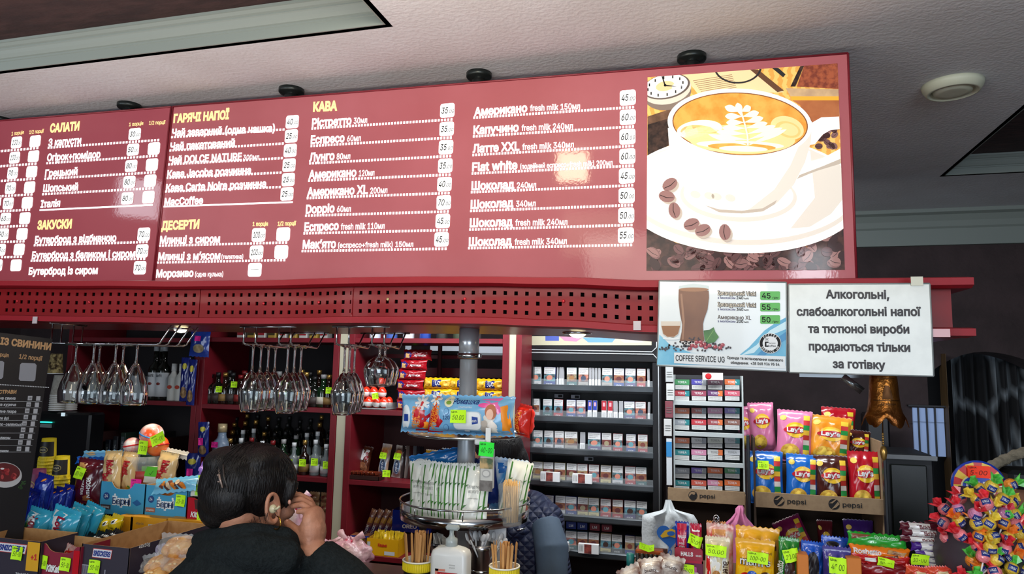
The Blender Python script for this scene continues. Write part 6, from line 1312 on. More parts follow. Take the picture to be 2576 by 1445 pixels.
# ================================================ HEATED-STICK DISPLAY on the first cardboard rack
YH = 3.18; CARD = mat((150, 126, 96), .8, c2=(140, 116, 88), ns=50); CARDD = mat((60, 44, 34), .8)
xh0, xh1 = P(1696, 1100, YH).x, P(1870, 1100, YH).x; zh0 = P(1780, 1236, YH).z; zh1 = P(1780, 945, YH).z
t = thing('stick_display', 'grey tiered display of small colourful tobacco stick packs', 'display stand'); WG = mat((172, 180, 180), .4)
for x in (xh0, xh1): mb = MB(); mb.box((x, YH + .07, (zh0 + zh1) / 2), (.006, .16, zh1 - zh0), WG, .001); mb.build('side_panel', t)
mb = MB(); mb.box(((xh0 + xh1) / 2, YH + .15, (zh0 + zh1) / 2), (xh1 - xh0, .006, zh1 - zh0), mat((40, 42, 46), .5)); mb.build('back_panel', t)
RZ = []
for yb in (1016, 1094, 1168):
    z = P(1780, yb, YH).z; mb = MB(); mb.box(((xh0 + xh1) / 2, YH - .002, z), (xh1 - xh0, .012, 11 / ppm(1780, yb, YH)), WG, .001); mb.box(((xh0 + xh1) / 2, YH + .07, z), (xh1 - xh0 - .01, .15, .004), WG); mb.build('tier_rail', t)
cols_ = [['green', 'indigo', 'maroon', 'orange'], ['crimson', 'plum', 'purple', 'rose'], ['orange', 'brick', 'pink', 'violet'], ['silver', 'red', 'wine', 'brown'], ['orange', 'white', 'cream', 'grey'], ['teal', 'pink', 'white', 'pale'], ['silver', 'violet', 'orange', 'green'], ['teal', 'coral', 'pink', 'orange']]
CC = dict(green=(60, 130, 80), indigo=(70, 66, 150), maroon=(96, 50, 66), orange=(206, 104, 50), crimson=(160, 52, 60), plum=(140, 60, 80), purple=(96, 56, 100), rose=(186, 70, 90), brick=(160, 70, 56), pink=(196, 130, 160), violet=(110, 90, 170), silver=(140, 146, 152), red=(180, 44, 54), wine=(150, 60, 64), brown=(120, 70, 50), white=(190, 192, 190), cream=(186, 190, 178), grey=(168, 172, 176), teal=(30, 120, 124), pale=(180, 184, 188), coral=(190, 84, 66))
for r in range(8):
    y = [957, 985, 1029, 1058, 1104, 1134, 1180, 1211][r] + 11
    for c_ in range(4):
        px = (1716, 1758, 1799, 1842)[c_]; q = P(px, y, YH + .02); w_ = sz(1697, 1734, 1000, YH); col = CC[cols_[r][c_]]
        mb = MB(); mb.box((0, 0, 0), (w_, .07, .044), mat((60, 62, 66), .5), .001); D = Dec(mb, flat((0, -.0353, -.022), (1, 0, 0), st=.0003))
        D.rect(-w_ / 2, .021, w_ / 2, .044, mat(col, .35, coat=.3), 1)
        if (r + c_) % 2: D.rect(w_ * .2, .021, w_ / 2, .044, mat(CC[('teal', 'silver', 'orange')[(r * 3 + c_) % 3]], .4), 2)
        D.text('TEREA', 0, .028, WHT if cols_[r][c_] not in ('white', 'cream', 'pale', 'grey') else GT, w=w_ * .6, h=.009, k=3, bold=0); D.rect(-w_ * .47, .001, w_ * .47, .019, mat((196, 198, 196), .5), 1)
        for i in range(2): D.text('Цей виріб шкодить здоров’ю', 0, .012 - i * .006, GT, w=w_ * .8, h=.0035, k=2, bold=0)
        o = mb.build('tobacco_stick_pack', None, (q.x, YH + .055, q.z), (.0, 0, 0)); tag(o, '%s tobacco stick pack, %s row down, %s from left' % (cols_[r][c_], ORD[r], ORD[c_]), 'tobacco sticks', 'tobacco stick packs in the tiered display')
mb = MB(); slab(mb, 1767, 938, 1819, 957, YH - .01, .004, mat((206, 204, 196), .5)); q = P(1782, 947, YH - .012); mb.ball((q.x, YH - .011, q.z), (.013, .0012, .013), mat((180, 20, 30), .5), 12); mb.build('topper_sign', t)
for i, (y0, y1, x0) in enumerate(((920, 962, 1674), (965, 1008, 1676), (1010, 1052, 1673), (1054, 1098, 1670))):
    mb = MB(); slab(mb, x0, y0, x0 + 20, y1, YH - .02, .004, mat(((168, 172, 172), (190, 192, 190), (120, 60, 70), (196, 198, 196))[i], .5), .001); c = P(x0 + 10, (y0 + y1) / 2, YH - .022)
    for k in range(3): mb.box((c.x, YH - .0212, c.z - .012 + k * .01), (.022, .001, .002), GT)
    tag(mb.build('hanging_card'), 'small %s card hanging left of the tiered display, %s from top' % (('grey', 'white', 'dark red', 'white')[i], ORD[i]), 'card', 'cards left of the tiered display')
mb = MB(); slab(mb, 1676, 1104, 1691, 1222, YH - .02, .005, mat((200, 206, 210), .5), .001); slab(mb, 1676, 1112, 1690, 1150, YH - .022, .003, mat((40, 130, 190), .4)); tag(mb.build('flag_sign'), 'narrow white and blue upright strip left of the tiered display', 'sign')
# ================================================ CARDBOARD RACKS
def rack(name, label, x0, x1, yt0, yt1, hb, ztop, D__, side=True, logos=()):
    t = thing(name, label, 'rack'); a, b = P(x0, yt0, YH - .03), P(x1, yt1, YH - .03); z = (a.z + b.z) / 2; h_ = hb / ppm((x0 + x1) / 2, yt0, YH); cx = (a.x + b.x) / 2; w_ = b.x - a.x
    mb = MB(); mb.box((cx, YH - .026, z - h_ / 2), (w_, .006, h_), CARD, .001); mb.build('front_board', t)
    mb = MB(); mb.box((cx, YH - .02 + D__ / 2, z - h_ + .003), (w_ - .008, D__, .006), CARD); mb.build('shelf', t)
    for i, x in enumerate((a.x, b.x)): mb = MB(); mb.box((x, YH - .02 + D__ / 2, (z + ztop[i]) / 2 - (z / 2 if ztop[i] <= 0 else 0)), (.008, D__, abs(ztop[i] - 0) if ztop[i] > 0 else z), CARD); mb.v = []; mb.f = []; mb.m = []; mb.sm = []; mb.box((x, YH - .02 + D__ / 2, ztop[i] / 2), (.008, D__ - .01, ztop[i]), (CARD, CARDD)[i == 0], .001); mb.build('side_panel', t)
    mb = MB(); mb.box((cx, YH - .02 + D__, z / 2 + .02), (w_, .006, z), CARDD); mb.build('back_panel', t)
    mb = MB(); D = Dec(mb, flat((cx - w_ / 2, -.0003 + YH - .029, z - h_), (1, 0, 0)))
    for (fx, fill) in logos:
        u = w_ * fx; r = h_ * .34; D.ell(u, h_ * .5, r, r, INK, 1, 0, 28)
        if not fill: D.ell(u, h_ * .5, r * .86, r * .86, CARD, 2, 0, 28); D.poly([(u - r * .8, h_ * .42), (u - r * .3, h_ * .62), (u + r * .3, h_ * .55), (u + r * .75, h_ * .82), (u + r * .88, h_ * .5), (u + r * .5, h_ * .2), (u, h_ * .14), (u - r * .5, h_ * .2)], INK, 3)
        else: D.poly([(u + r * .72, h_ * .7), (u + r * .95, h_ * .52), (u + r * .3, h_ * .3), (u - r * .5, h_ * .18), (u + r * .1, h_ * .42)], CARD, 3); D.poly([(u - r * .9, h_ * .56), (u - r * .3, h_ * .55), (u + r * .5, h_ * .8), (u + r * .3, h_ * .83), (u - r * .5, h_ * .62)], CARD, 3)
        D.text('pepsi', u + r * 1.5, h_ * .38, INK, w=r * 3.4, h=h_ * .28, align='L', bold=.02)
    mb.build('logo_print', t); return t, cx, z, h_, w_
R1_, *_r1 = rack('cardboard_rack', 'narrow tan cardboard rack with one round drinks logo under the tiered display', 1680, 1874, 1226, 1240, 32, (zh0 - .005, zh0 - .005), .3, logos=[(.33, 0)])
R2_, cxr, zr2, hr2, wr2 = rack('cardboard_rack', 'wide tan cardboard rack with two round drinks logos holding crisp bags', 1900, 2224, 1241, 1254, 38, (P(1890, 1100, YH).z, P(2200, 1110, YH).z), .42, logos=[(.19, 1), (.62, 1)])
mb = MB(); slab(mb, 1878, 1095, 1896, 1600, YH - .075, .03, mat((22, 24, 30), .4), .002); tag(mb.build('rack_post'), 'black metal post at the left of the wide cardboard rack', 'post'); mb = MB(); slab(mb, 2229, 1140, 2241, 1600, YH - .075, .03, mat((22, 24, 30), .4), .002); tag(mb.build('rack_post'), 'black metal post at the right of the wide cardboard rack', 'post')
zfl = zr2 - hr2 + .008
# crisps
def lays(base, strip=True, low='chips'):
    def f(D, w=.15, h=.2):
        D.ell(w * .02, h * .62, w * .3, h * .15, mat((238, 190, 30), .35, coat=.3), 1, 0, 24); D.ell(w * .02, h * .66, w * .2, h * .07, mat((246, 220, 100), .35), 2, 0, 20)
        D.ell(0, h * .62, w * .34, h * .068, mat((190, 20, 34), .35, coat=.3), 3, .06); D.text('Lay’s', 0, h * .585, WHT, w=w * .48, h=h * .08, k=5, bold=.045, rot=.03)
        D.ell(-w * .12, h * .2, w * .27, h * .15, mat((206, 150, 40), .5, c2=(240, 206, 90), ns=55), 1, 0, 20)
        for i in range(5): D.ell(-w * .22 + w * .05 * i, h * (.17 + .04 * (i % 3)), w * .09, h * .045, mat((240, 204, 80), .5), 2 + i % 2, i * .9, 10)
        D.ell(-w * .34, h * .84, w * .1, h * .05, mat((240, 206, 90), .5), 1, .4, 12)
        if strip:
            cs = [(214, 60, 60), (236, 200, 60), (40, 150, 70), (225, 215, 205), (200, 60, 50), (240, 190, 60), (40, 150, 70)]
            for i in range(9): D.rect(w * .24, h * (.06 + .095 * i), w * .42, h * (.152 + .095 * i), mat(cs[i % 7], .4, coat=.2), 5, n=2)
    return f
PK = gloss((214, 120, 160), c2=(222, 134, 172), ns=5); BLU = gloss((30, 104, 190)); BRN = gloss((84, 36, 28), c2=(60, 24, 20), ns=20); REDc = gloss((172, 18, 34)); ORc = gloss((230, 140, 30), c2=(238, 170, 60), ns=9)
crs = [(1869, 1900, 1024, 1105, PK, YH + .15, 'pale pink crisp bag, leftmost and partly hidden', -.2, 0), (1888, 1955, 1013, 1135, PK, YH + .12, 'pink crisp bag at the left of the upper row', -.05, 0), (1950, 2041, 1032, 1152, PK, YH + .06, 'pink crisp bag at the front of the upper row, second from left', .06, 1),
       (2028, 2136, 1046, 1148, ORc, YH + .07, 'orange crisp bag in the upper row', .1, 1), (2064, 2153, 1025, 1095, REDc, YH + .2, 'red crisp bag topmost at the back of the upper row', .05, 1), (2120, 2186, 1082, 1136, BRN, YH + .14, 'dark red crisp bag at the right end of the upper row', .1, 1),
       (1878, 1970, 1135, 1243, BLU, YH + .0, 'blue crisp bag with neon price slip, left end of the front row', 0, 1), (1972, 2054, 1143, 1246, BLU, YH + .0, 'blue crisp bag without slip, second in the front row', .04, 1), (2046, 2134, 1146, 1249, BRN, YH + .0, 'dark brown crisp bag third in the front row', 0, 1), (2132, 2216, 1136, 1250, REDc, YH + .0, 'red crisp bag at the right end of the front row', 0, 1)]
for i, (x0, x1, y0, y1, m_, Y_, lb, ry_, st) in enumerate(crs):
    w_ = sz(x0, x1, 1150, Y_); zt_, zb_ = P(x0, y0, Y_).z, P((x0 + x1) / 2, y1, Y_).z; h_ = zt_ - zb_; w_ = max(w_, .1)
    if i < 6: zb_ = zfl + .17 if i in (2, 3, 5) else zfl + .2; h_ = zt_ - zb_
    else: zb_ = zfl; h_ = zt_ - zb_
    f = lays(m_, st); q = P((x0 + x1) / 2, 1100, Y_)
    bag('crisp_bag', lb, 'crisps', w_, h_, .06, m_, lambda D, f=f, w_=w_, h_=h_: f(D, w_, h_), (q.x, Y_ + .02, zb_), (-.06, ry_, 0), 'crisp bags on the wide cardboard rack', seed=i, wr=.003, tagd=(-.01, h_ * .74, .045, .034, '130-00') if i == 6 else None)
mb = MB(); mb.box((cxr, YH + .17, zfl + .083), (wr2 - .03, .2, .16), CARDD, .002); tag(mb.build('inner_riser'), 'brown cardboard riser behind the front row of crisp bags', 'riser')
for i, (x0, x1, y0, m_, lb) in enumerate(((1995, 2072, 1296, gloss((120, 30, 80)), 'magenta crisp bag lying inside the lower bay of the rack'), (2127, 2204, 1308, gloss((70, 40, 120)), 'purple crisp bag inside the lower bay of the rack'), (2060, 2100, 1310, gloss((96, 30, 40)), 'dark crisp bag between the magenta and purple bags'))):
    q = P((x0 + x1) / 2, 1400, YH + .1); zt_ = P(x0, y0, YH + .1).z; h_ = .2; f = lays(m_, i == 0); w_ = sz(x0, x1, 1300, YH + .1)
    bag('crisp_bag', lb, 'crisps', w_, h_, .05, m_, lambda D, f=f, w_=w_: f(D, w_, .2), (q.x, YH + .1, zt_ - h_), (-.2, (-.45, 0, 0)[i], 0), 'crisp bags in the lower bay')
mb = MB(); mb.box((cxr, YH + .14, P(2060, 1296, YH + .1).z - .215), (wr2 - .02, .3, .006), CARD); tag(mb.build('lower_shelf'), 'cardboard shelf board inside the lower bay of the wide rack', 'shelf')
# ================================================ BELL
YE = 1.98; q = P(2226, 1060, YE); zt_ = P(2226, 935, YE).z; zb_ = P(2226, 1062, YE).z; H_ = zt_ - zb_; rB = sz(2168, 2284, 1055, YE) / 2
BRS = mat((176, 110, 44), .3, .85, c2=(120, 70, 30), ns=14, bump=.25, bs=90)
t = thing('brass_bell', 'ornate brass bell with wavy rim hanging below the white notice', 'bell', (q.x, YE, zb_)); mb = MB(); n = 64
prof = [(.0001, 1.0), (.3, 1.0), (.52, .97), (.6, .9), (.63, .75), (.66, .5), (.72, .3), (.82, .16), (1.0, .0)]
vs = []; L = len(prof)
for lay in (0, 1):
    for r, z in prof:
        for k in range(n):
            a = 2 * PI * k / n; wv = (1 - z) ** 5; rr = (r - .03 * lay) * rB * (1 + .04 * math.cos(6 * a) * wv); vs.append((max(.0001, rr) * math.cos(a), max(.0001, rr) * math.sin(a), z * H_ - .1 * H_ * wv * math.cos(6 * a + .6) - (.004 if lay else 0) * (z > .5)))
fs = []
for lay in (0, 1):
    for i in range(L - 1):
        for k in range(n):
            o_ = lay * L * n; f = (o_ + i * n + k, o_ + i * n + (k + 1) % n, o_ + (i + 1) * n + (k + 1) % n, o_ + (i + 1) * n + k); fs.append(f[::-1] if not lay else f)
o_ = L * n
for k in range(n): fs.append(((L - 1) * n + k, o_ + (L - 1) * n + k, o_ + (L - 1) * n + (k + 1) % n, (L - 1) * n + (k + 1) % n))
mb.add(vs, fs, BRS, True); mb.build('bell_body', t)
mb = MB(); BR2 = mat((90, 56, 26), .4, .8); fb_ = lambda u, v, k: V(((rB * .69) * math.sin(u / (rB * .69)), -(rB * .69 + .0005 + k * .0006) * math.cos(u / (rB * .69)), v * 1.0)); D = Dec(mb, fb_, flat=False)
D.rect(-.034, H_ * .42, .034, H_ * .44, BR2, 2); D.poly([(-.012, H_ * .45), (.014, H_ * .45), (.01, H_ * .6), (.004, H_ * .72), (-.004, H_ * .72), (-.01, H_ * .58)], BR2, 2); D.rect(-.022, H_ * .86, .02, H_ * .875, BR2, 1); D.text('Дзвін', 0, H_ * .34, BR2, w=.04, h=.006, k=7, shear=.2); mb.build('relief', t)
mb = MB(); mb.tube([(0, 0, H_), (0, 0, soff(q.x) - zb_)], .003, BR2, 8); mb.tube([(.006 * math.cos(a), 0, H_ + .006 + .006 * math.sin(a)) for a in [2 * PI * i / 12 for i in range(12)]], .002, BRS, 6, True); mb.build('hanger', t)
mb = MB(); mb.tube([(-.004, 0, H_ * .5), (-.006, 0, -.03)], .0015, BR2, 6)
for i in range(5): mb.ball((-.006, 0, -.03 - i * .006), .003, GOLD, 8)
mb.lathe([(.0001, -.03), (.006, -.024), (.009, -.008), (.006, .004), (.0001, .008)], GOLD, 14, c=(-.006, 0, -.066)); mb.build('clapper', t)
a = P(2120, 948, 2.1); b = P(2168, 984, 2.1); mb = MB(); mb.tube([a, b], .014, mat((170, 176, 176), .25, .8), 4); mb.box((a.x - .03, 2.1, a.z + .005), (.16, .01, .016), mat((150, 156, 160), .3, .6)); mb.tube([(a.x - .06, 2.1, a.z), (a.x - .06, 2.1, soff(a.x))], .004, CHROME, 6); o = mb.build('metal_bracket'); tag(o, 'silver metal bracket sticking out below the white notice, left of the bell', 'bracket')
# ================================================ CARRIER BAGS
def cloth(name, label, outline, Y, m, deco=None, th=.03, seed=0):
    """hanging bag: outline gives (left px, right px, y) rows from top to bottom"""
    t = thing(name, label, 'bag'); nx = 22; vs = []; rows_ = []
    for (x0, x1, y) in outline: rows_.append((P(x0, y, Y), P(x1, y, Y)))
    for s_ in (-1, 1):
        for j, (a, b) in enumerate(rows_):
            for i in range(nx + 1):
                f = i / nx; p = a + (b - a) * f; e = math.sin(PI * f) ** .5; g = min(1, j / 3)
                vs.append((p.x, Y + s_ * (th * e * (.25 + .75 * g)) + .010 * e * math.sin(f * 17 + seed + j * .35) * g, p.z))
    L = len(rows_); N_ = nx + 1; fs = []
    for s_ in (0, 1):
        for j in range(L - 1):
            for i in range(nx): f = (s_ * L * N_ + j * N_ + i, s_ * L * N_ + (j + 1) * N_ + i, s_ * L * N_ + (j + 1) * N_ + i + 1, s_ * L * N_ + j * N_ + i + 1); fs.append(f if s_ == 0 else f[::-1])
    mb = MB(); mb.add(vs, fs, m, True); o = mb.build('bag_body', t)
    if deco: mb = MB(); deco(mb); mb.build('print', t)
    return t
WB = mat((206, 214, 216), .5, bump=.5, bs=25)
def heart(mb):
    D = Dec(mb, lambda x, y, k: P(x, y, 2.898 - k * .0012)); BLH = mat((40, 110, 200), .5); YH_ = mat((236, 190, 50), .5)
    cx, cy = 1686, 1348; pts = []
    for i in range(40): a = 2 * PI * i / 40; pts.append((cx + 34 * math.sin(a) ** 3 * 1.0, cy - (26 * math.cos(a) - 10 * math.cos(2 * a) - 4 * math.cos(3 * a) - 2 * math.cos(4 * a)) * 1.05))
    D.poly(pts, BLH, 1); D.poly([(1661, 1349), (1672, 1336), (1690, 1331), (1710, 1340), (1712, 1352), (1696, 1354), (1684, 1350), (1666, 1354)], YH_, 2); D.ell(1688, 1343, 10, 6, BLH, 3, 0, 14)
    D.text('b', 1684, 1400, BLH, w=12, h=22, up=-1, k=2, shear=.3)
cloth('carrier_bag', 'white carrier bag printed with a blue heart, hanging from the narrow rack', [(1674, 1688, 1258), (1671, 1694, 1272), (1668, 1698, 1282), (1658, 1712, 1287), (1616, 1745, 1296), (1615, 1755, 1312), (1614, 1756, 1340), (1616, 1752, 1380), (1618, 1750, 1420), (1622, 1748, 1460)], 2.95, WB, heart)
cloth('carrier_bag', 'pink carrier bag hanging under the tan board between the racks', [(1858, 1868, 1272), (1850, 1873, 1280), (1849, 1872, 1291), (1838, 1880, 1305), (1822, 1892, 1318), (1823, 1908, 1340), (1824, 1915, 1380), (1826, 1915, 1430)], 3.0, mat((206, 120, 160), .5, bump=.4, bs=25), seed=3)
# ================================================ RIGHT COUNTER GOODS
YG = 1.86; CBD = mat((206, 120, 40), .6); BRD = mat((96, 64, 44), .7)
a = P(1560, 1440, YG); b = P(2600, 1440, YG); ZR = 1.20
mb = MB(); mb.box(((a.x + b.x) / 2 + .02, YG + .06, (ZCT + ZR) / 2), (b.x - a.x, .3, ZR - ZCT - .001), BRD, .003); tag(mb.build('display_riser'), 'brown riser carrying the sweets at the right end of the counter', 'riser')
def up(px0, px1, ytop, Y=YG, z0=ZR):
    """place for an upright pack spanning px0..px1 whose top is at ytop: x, width, height"""
    q = P((px0 + px1) / 2, ytop, Y); return q.x, sz(px0, px1, ytop, Y), q.z - z0 - .0005
def upbag(name, label, cat, px0, px1, ytop, m, deco, Y=YG, rot=0, tagd=None, group=None, th=.03, z0=ZR, **k):
    x, w_, h_ = up(px0, px1, ytop, Y, z0); tg = None
    if tagd: cx, cy, wd, hd, tx_ = tagd[:5]; tg = (P(cx, cy, Y).x - x, P(cx, cy, Y).z - z0, wd / ppm(cx, cy, Y) * 1.0, hd / ppm(cx, cy, Y), tx_) + tuple(tagd[5:])
    return bag(name, label, cat, w_, h_, th, m, (lambda D: deco(D, w_, h_)) if deco else None, (x, Y, z0 + .0005), rot, group, tagd=tg, **k)
# batteries
x, w_, h_ = up(1598, 1668, 1385); t = thing('battery_pack', 'copper-topped battery packs with a folded neon slip, at the left end of the sweets', 'batteries', (x, YG, ZR + .0005)); CPR = mat((176, 90, 50), .25, .7)
mb = MB(); mb.box((0, .012, h_ - .008), (w_, .03, .016), CPR, .003); mb.box((.01, .03, h_ * .55), (w_ * .98, .006, h_ * .9), mat((60, 36, 30), .5), .001); mb.build('card', t)
for i in range(6):
    mb = MB(); r = w_ / 13; mb.lathe([(.0001, h_ * .3), (r, h_ * .3), (r, h_ * .55), (r, h_ * .86), (r * .4, h_ * .87), (.0001, h_ * .88)], [CPR, CPR, BLK, BLK, CHROME], 14, c=(-w_ / 2 + r * 1.2 + i * w_ / 6.2, -.002, 0)); mb.build('battery', t)
mb = MB(); mb.lathe([(.0001, h_ * .2), (.01, h_ * .2), (.01, h_ * .8), (.004, h_ * .82)], mat((20, 110, 110), .4), 12, c=(-w_ / 2 - .012, .0, 0)); mb.build('round_battery', t)
price(t, lambda u, v, o: V((u, -.012 + v * .5, h_ + .006 + v * .5 + abs(u) * .3)), -.005, 0, .036, .026, '75-00')
# small chocolate sweets bags in front
wn = gloss((214, 206, 196), c2=(96, 44, 26), ns=32)
sb = None
for i, (px, py, rz, c_) in enumerate(((1600, 1428, -.5, 0), (1643, 1410, -.2, 0), (1682, 1402, .2, 0), (1640, 1432, .3, 0), (1690, 1425, -.3, 0), (1718, 1432, .5, 0), (1668, 1436, .1, 0))):
    q = P(px, py, YG - .11 + .01 * i); lb = 'small white and brown sweets bag heaped at the left front, %s from left' % ORD[i]
    if sb is None: sb = bag('sweets_bag', lb, 'sweets', .06, .055, .03, wn, lambda D: D.text('bounty', 0, .02, mat((60, 30, 20), .4), w=.03, h=.007), (q.x, q.y, q.z - .05), (-.4, rz, 0), 'small sweets bags heaped at the front', nx=10, nz_=10)
    else: copy_tree(sb, (q.x, q.y, q.z - .05), (-.4 - .03 * i, rz, 0), lb)
q = P(1655, 1440, YG - .12); mb = MB(); mb.box((q.x, YG - .125, (ZCT + q.z - .03) / 2 + .0), (.17, .09, q.z - .03 - ZCT - .001), BRD, .002); tag(mb.build('tray_box'), 'low brown box under the heap of small sweets bags', 'box')
# mint packs in cartons
RDH = gloss((176, 26, 60)); BLH = gloss((24, 40, 140)); PUR = mat((96, 20, 60), .35, coat=.3)
x, w_, h_ = up(1699, 1767, 1373); tray_box('mint_carton', 'dark red mint carton holding two upright mint packs, neon slip across it', 'carton', (w_, .06, h_), RDH, mat((90, 30, 40), .6), (x, YG, ZR + .0005), 0, lambda D: (D.rect(-w_ / 2, h_ - .028, w_ / 2, h_ - .002, mat((150, 26, 48), .4), 1), D.text('HALLS', -.004, h_ - .018, WHT, w=w_ * .44, h=.009, bold=.04, k=3), D.text('MINI MINTS', w_ * .36, h_ - .018, WHT, w=w_ * .2, h=.004, k=3), D.rect(-w_ / 2, 0, w_ / 2, h_ - .034, PUR, 1), D.rect(-w_ * .46, h_ - .058, w_ * .28, h_ - .042, gloss((196, 90, 160)), 2, rad=.002), D.text('Orbit', w_ * .0, h_ - .054, WHT, w=w_ * .3, h=.006, k=4)))
for i, (p0, p1, yt, c_, lb) in enumerate(((1698, 1733, 1313, BLH, 'blue mint pack with red panel standing left in the red carton'), (1736, 1765, 1318, RDH, 'red and white mint pack standing right in the red carton'))):
    upbag('mint_pack', lb, 'mints', p0, p1, yt, c_, lambda D, w, h: (D.rect(-w * .34, h * .38, w * .34, h - .004, RDH, 1), D.text('HALLS', 0, h * .72, WHT, w=w * .58, h=.006, k=3, bold=.04), D.text('MINI', 0, h * .6, WHT, w=w * .4, h=.004, k=3), D.text('MINTS', 0, h * .54, WHT, w=w * .42, h=.004, k=3), D.rect(-w * .34, h * .86, w * .34, h - .006, (RDH, WHT)[i], 2)), YG + .005, 0, ((1749, 1357, 34, 26, '30.00', NEON, -.3) if i else None), nx=10, nz_=14, z0=ZR + .01)
q = P(1730, 1438, YG - .05); o = price(None, lambda u, v, k: V((q.x + u, YG - .035 - k, q.z + v)), 0, 0, .03, .024, '30.00'); tag(o, 'neon price slip at the foot of the dark red mint carton', 'price tag')
# wafer bars with clip
WRW = gloss((206, 30, 34), c2=(226, 214, 200), ns=26); CRW = gloss((222, 206, 170))
upbag('wafer_pack', 'red and cream chocolate pack rear of two with clip above', 'chocolate', 1774, 1843, 1318, WRW, lambda D, w, h: (D.rect(-w * .3, h * .8, w * .2, h * .9, gloss((200, 140, 80)), 1), D.rect(-w * .05, h * .55, w * .25, h * .75, gloss((190, 40, 30)), 2)), YG + .05, (.0, .02, 0), seed=4)
upbag('wafer_pack', 'tan chocolate box top behind the hazelnut bar', 'chocolate', 1777, 1826, 1312, gloss((214, 150, 90)), None, YG + .08, seed=5)
q = P(1802, 1312, YG + .08); mb = MB(); mb.tube([(q.x + .007 * math.cos(a_), YG + .08, q.z + .006 + .009 * math.sin(a_)) for a_ in [2 * PI * i / 14 for i in range(14)]], .0014, CHROME, 6, True); mb.tube([(q.x + .004 * math.cos(a_), YG + .074, q.z + .004 + .006 * math.sin(a_)) for a_ in [2 * PI * i / 12 for i in range(12)]], .001, CHROME, 6, True); mb.box((q.x, YG + .08, q.z - .004), (.02, .008, .01), CHROME, .002); tag(mb.build('binder_clip'), 'small chrome binder clip on top of the tan chocolate box', 'clip')
upbag('wafer_pack', 'cream and white hazelnut bar pack with brown lettering and neon slip', 'chocolate', 1770, 1832, 1352, CRW, lambda D, w, h: (D.poly([(-w * .42, .01), (w * .4, .01), (w * .36, h * .62), (-w * .4, h * .62)], gloss((232, 230, 224)), 1), D.poly([(-w * .45, .01), (-w * .2, .01), (-w * .3, h * .6), (-w * .45, h * .6)], gloss((210, 30, 30)), 2), D.text('Bueno', w * .26, h * .36, mat((60, 30, 20), .4), w=h * .34, h=.014, rot=-PI / 2, bold=.03, k=3), D.ell(-w * .02, h * .25, w * .16, h * .09, gloss((190, 130, 70)), 3, .5), D.ell(.006, h * .1, w * .14, h * .06, gloss((206, 150, 90)), 3)), YG - .03, (-.06, .03, 0), (1798, 1384, 52, 26, '50.00', NEON, -.03))
# yellow sweet pouches
YM = gloss((232, 170, 16)); 
def mm(D, w, h): D.rect(-w * .46, h * .02, w * .46, h * .42, gloss((238, 190, 30)), 1); D.text('m&m’s', .0, h * .47, mat((36, 22, 16), .4), w=w * .8, h=h * .15, bold=.06, k=4); D.text('m&m’s', .0, h * .47, WHT, w=w * .8, h=h * .15, bold=.015, k=5); D.text('(peanut)', w * .3, h * .72, mat((60, 36, 20), .5), w=w * .26, h=.005, bold=0); [D.ell(w * (-.25 + .17 * i), h * (.2 + .05 * (i % 2)), .012, .011, gloss(((200, 30, 30), (40, 90, 190), (226, 120, 30), (90, 60, 40))[i]), 3) for i in range(4)]
upbag('sweet_pouch', 'large yellow sweet pouch standing behind the one with the neon slip', 'sweets', 1846, 1957, 1326, YM, lambda D, w, h: D.rect(-w * .44, h * .6, w * .44, h * .68, gloss((96, 50, 26)), 1), YG + .06, (0, .03, 0))
upbag('sweet_pouch', 'yellow peanut sweet pouch with a 100 neon slip in front', 'sweets', 1846, 1946, 1358, YM, mm, YG, (-.03, .03, 0), (1902, 1399, 52, 26, '100-00', NEON, -.05), seed=2)
# orange cartons with green and blue packs
def upbox(px0, px1, ytop, lb, Y=YG - .02, d=.04, m=CBD):
    x, w_, h_ = up(px0, px1, ytop, Y); return carton('carton_flap', lb, 'carton', (w_, d, h_), m, (x, Y, ZR + .0005), 0)
def choc(D, w, h): D.ell(w * .05, h * .4, w * .28, h * .24, gloss((40, 28, 30), c2=(70, 46, 40), ns=60), 1); D.text('Roshetto', -w * .3, h * .3, WHT, w=h * .5, h=.012, rot=PI / 2, bold=.03)
upbag('chocolate_pack', 'green chocolate pack with tilted neon slip right of the yellow pouches', 'chocolate', 1952, 2004, 1352, gloss((34, 130, 40), c2=(24, 100, 34), ns=12), choc, YG, (0, .05, 0), (1983, 1392, 38, 30, '20.00', NEON, .3))
upbox(2003, 2031, 1392, 'orange carton side between the green and the blue packs')
upbag('cookie_pack', 'blue dark-cookie pack standing right of the orange carton side', 'cookies', 2008, 2066, 1362, gloss((30, 90, 200)), lambda D, w, h: (D.ell(0, h * .45, w * .3, h * .35, mat((26, 24, 28), .4, c2=(60, 54, 54), ns=80), 1), D.ell(0, h * .45, w * .22, h * .26, mat((40, 36, 40), .4), 2)), YG + .03, (0, .06, 0))
upbag('cookie_pack', 'blue cookie pack behind the purple one', 'cookies', 2060, 2128, 1350, gloss((26, 80, 190)), lambda D, w, h: D.ell(-.005, h * .86, w * .24, h * .05, mat((30, 26, 30), .4), 1), YG + .06, (0, .04, 0))
upbag('cookie_pack', 'purple dark-cookie pack with a 40.00 neon slip', 'cookies', 2066, 2138, 1376, gloss((70, 60, 140), c2=(50, 44, 110), ns=14), lambda D, w, h: D.ell(0, h * .2, w * .3, h * .16, mat((26, 24, 28), .4), 1), YG - .01, (0, .02, 0), (2101, 1418, 42, 38, '40.00', NEON, -.03))
upbox(2126, 2162, 1400, 'orange carton side right of the purple cookie pack')
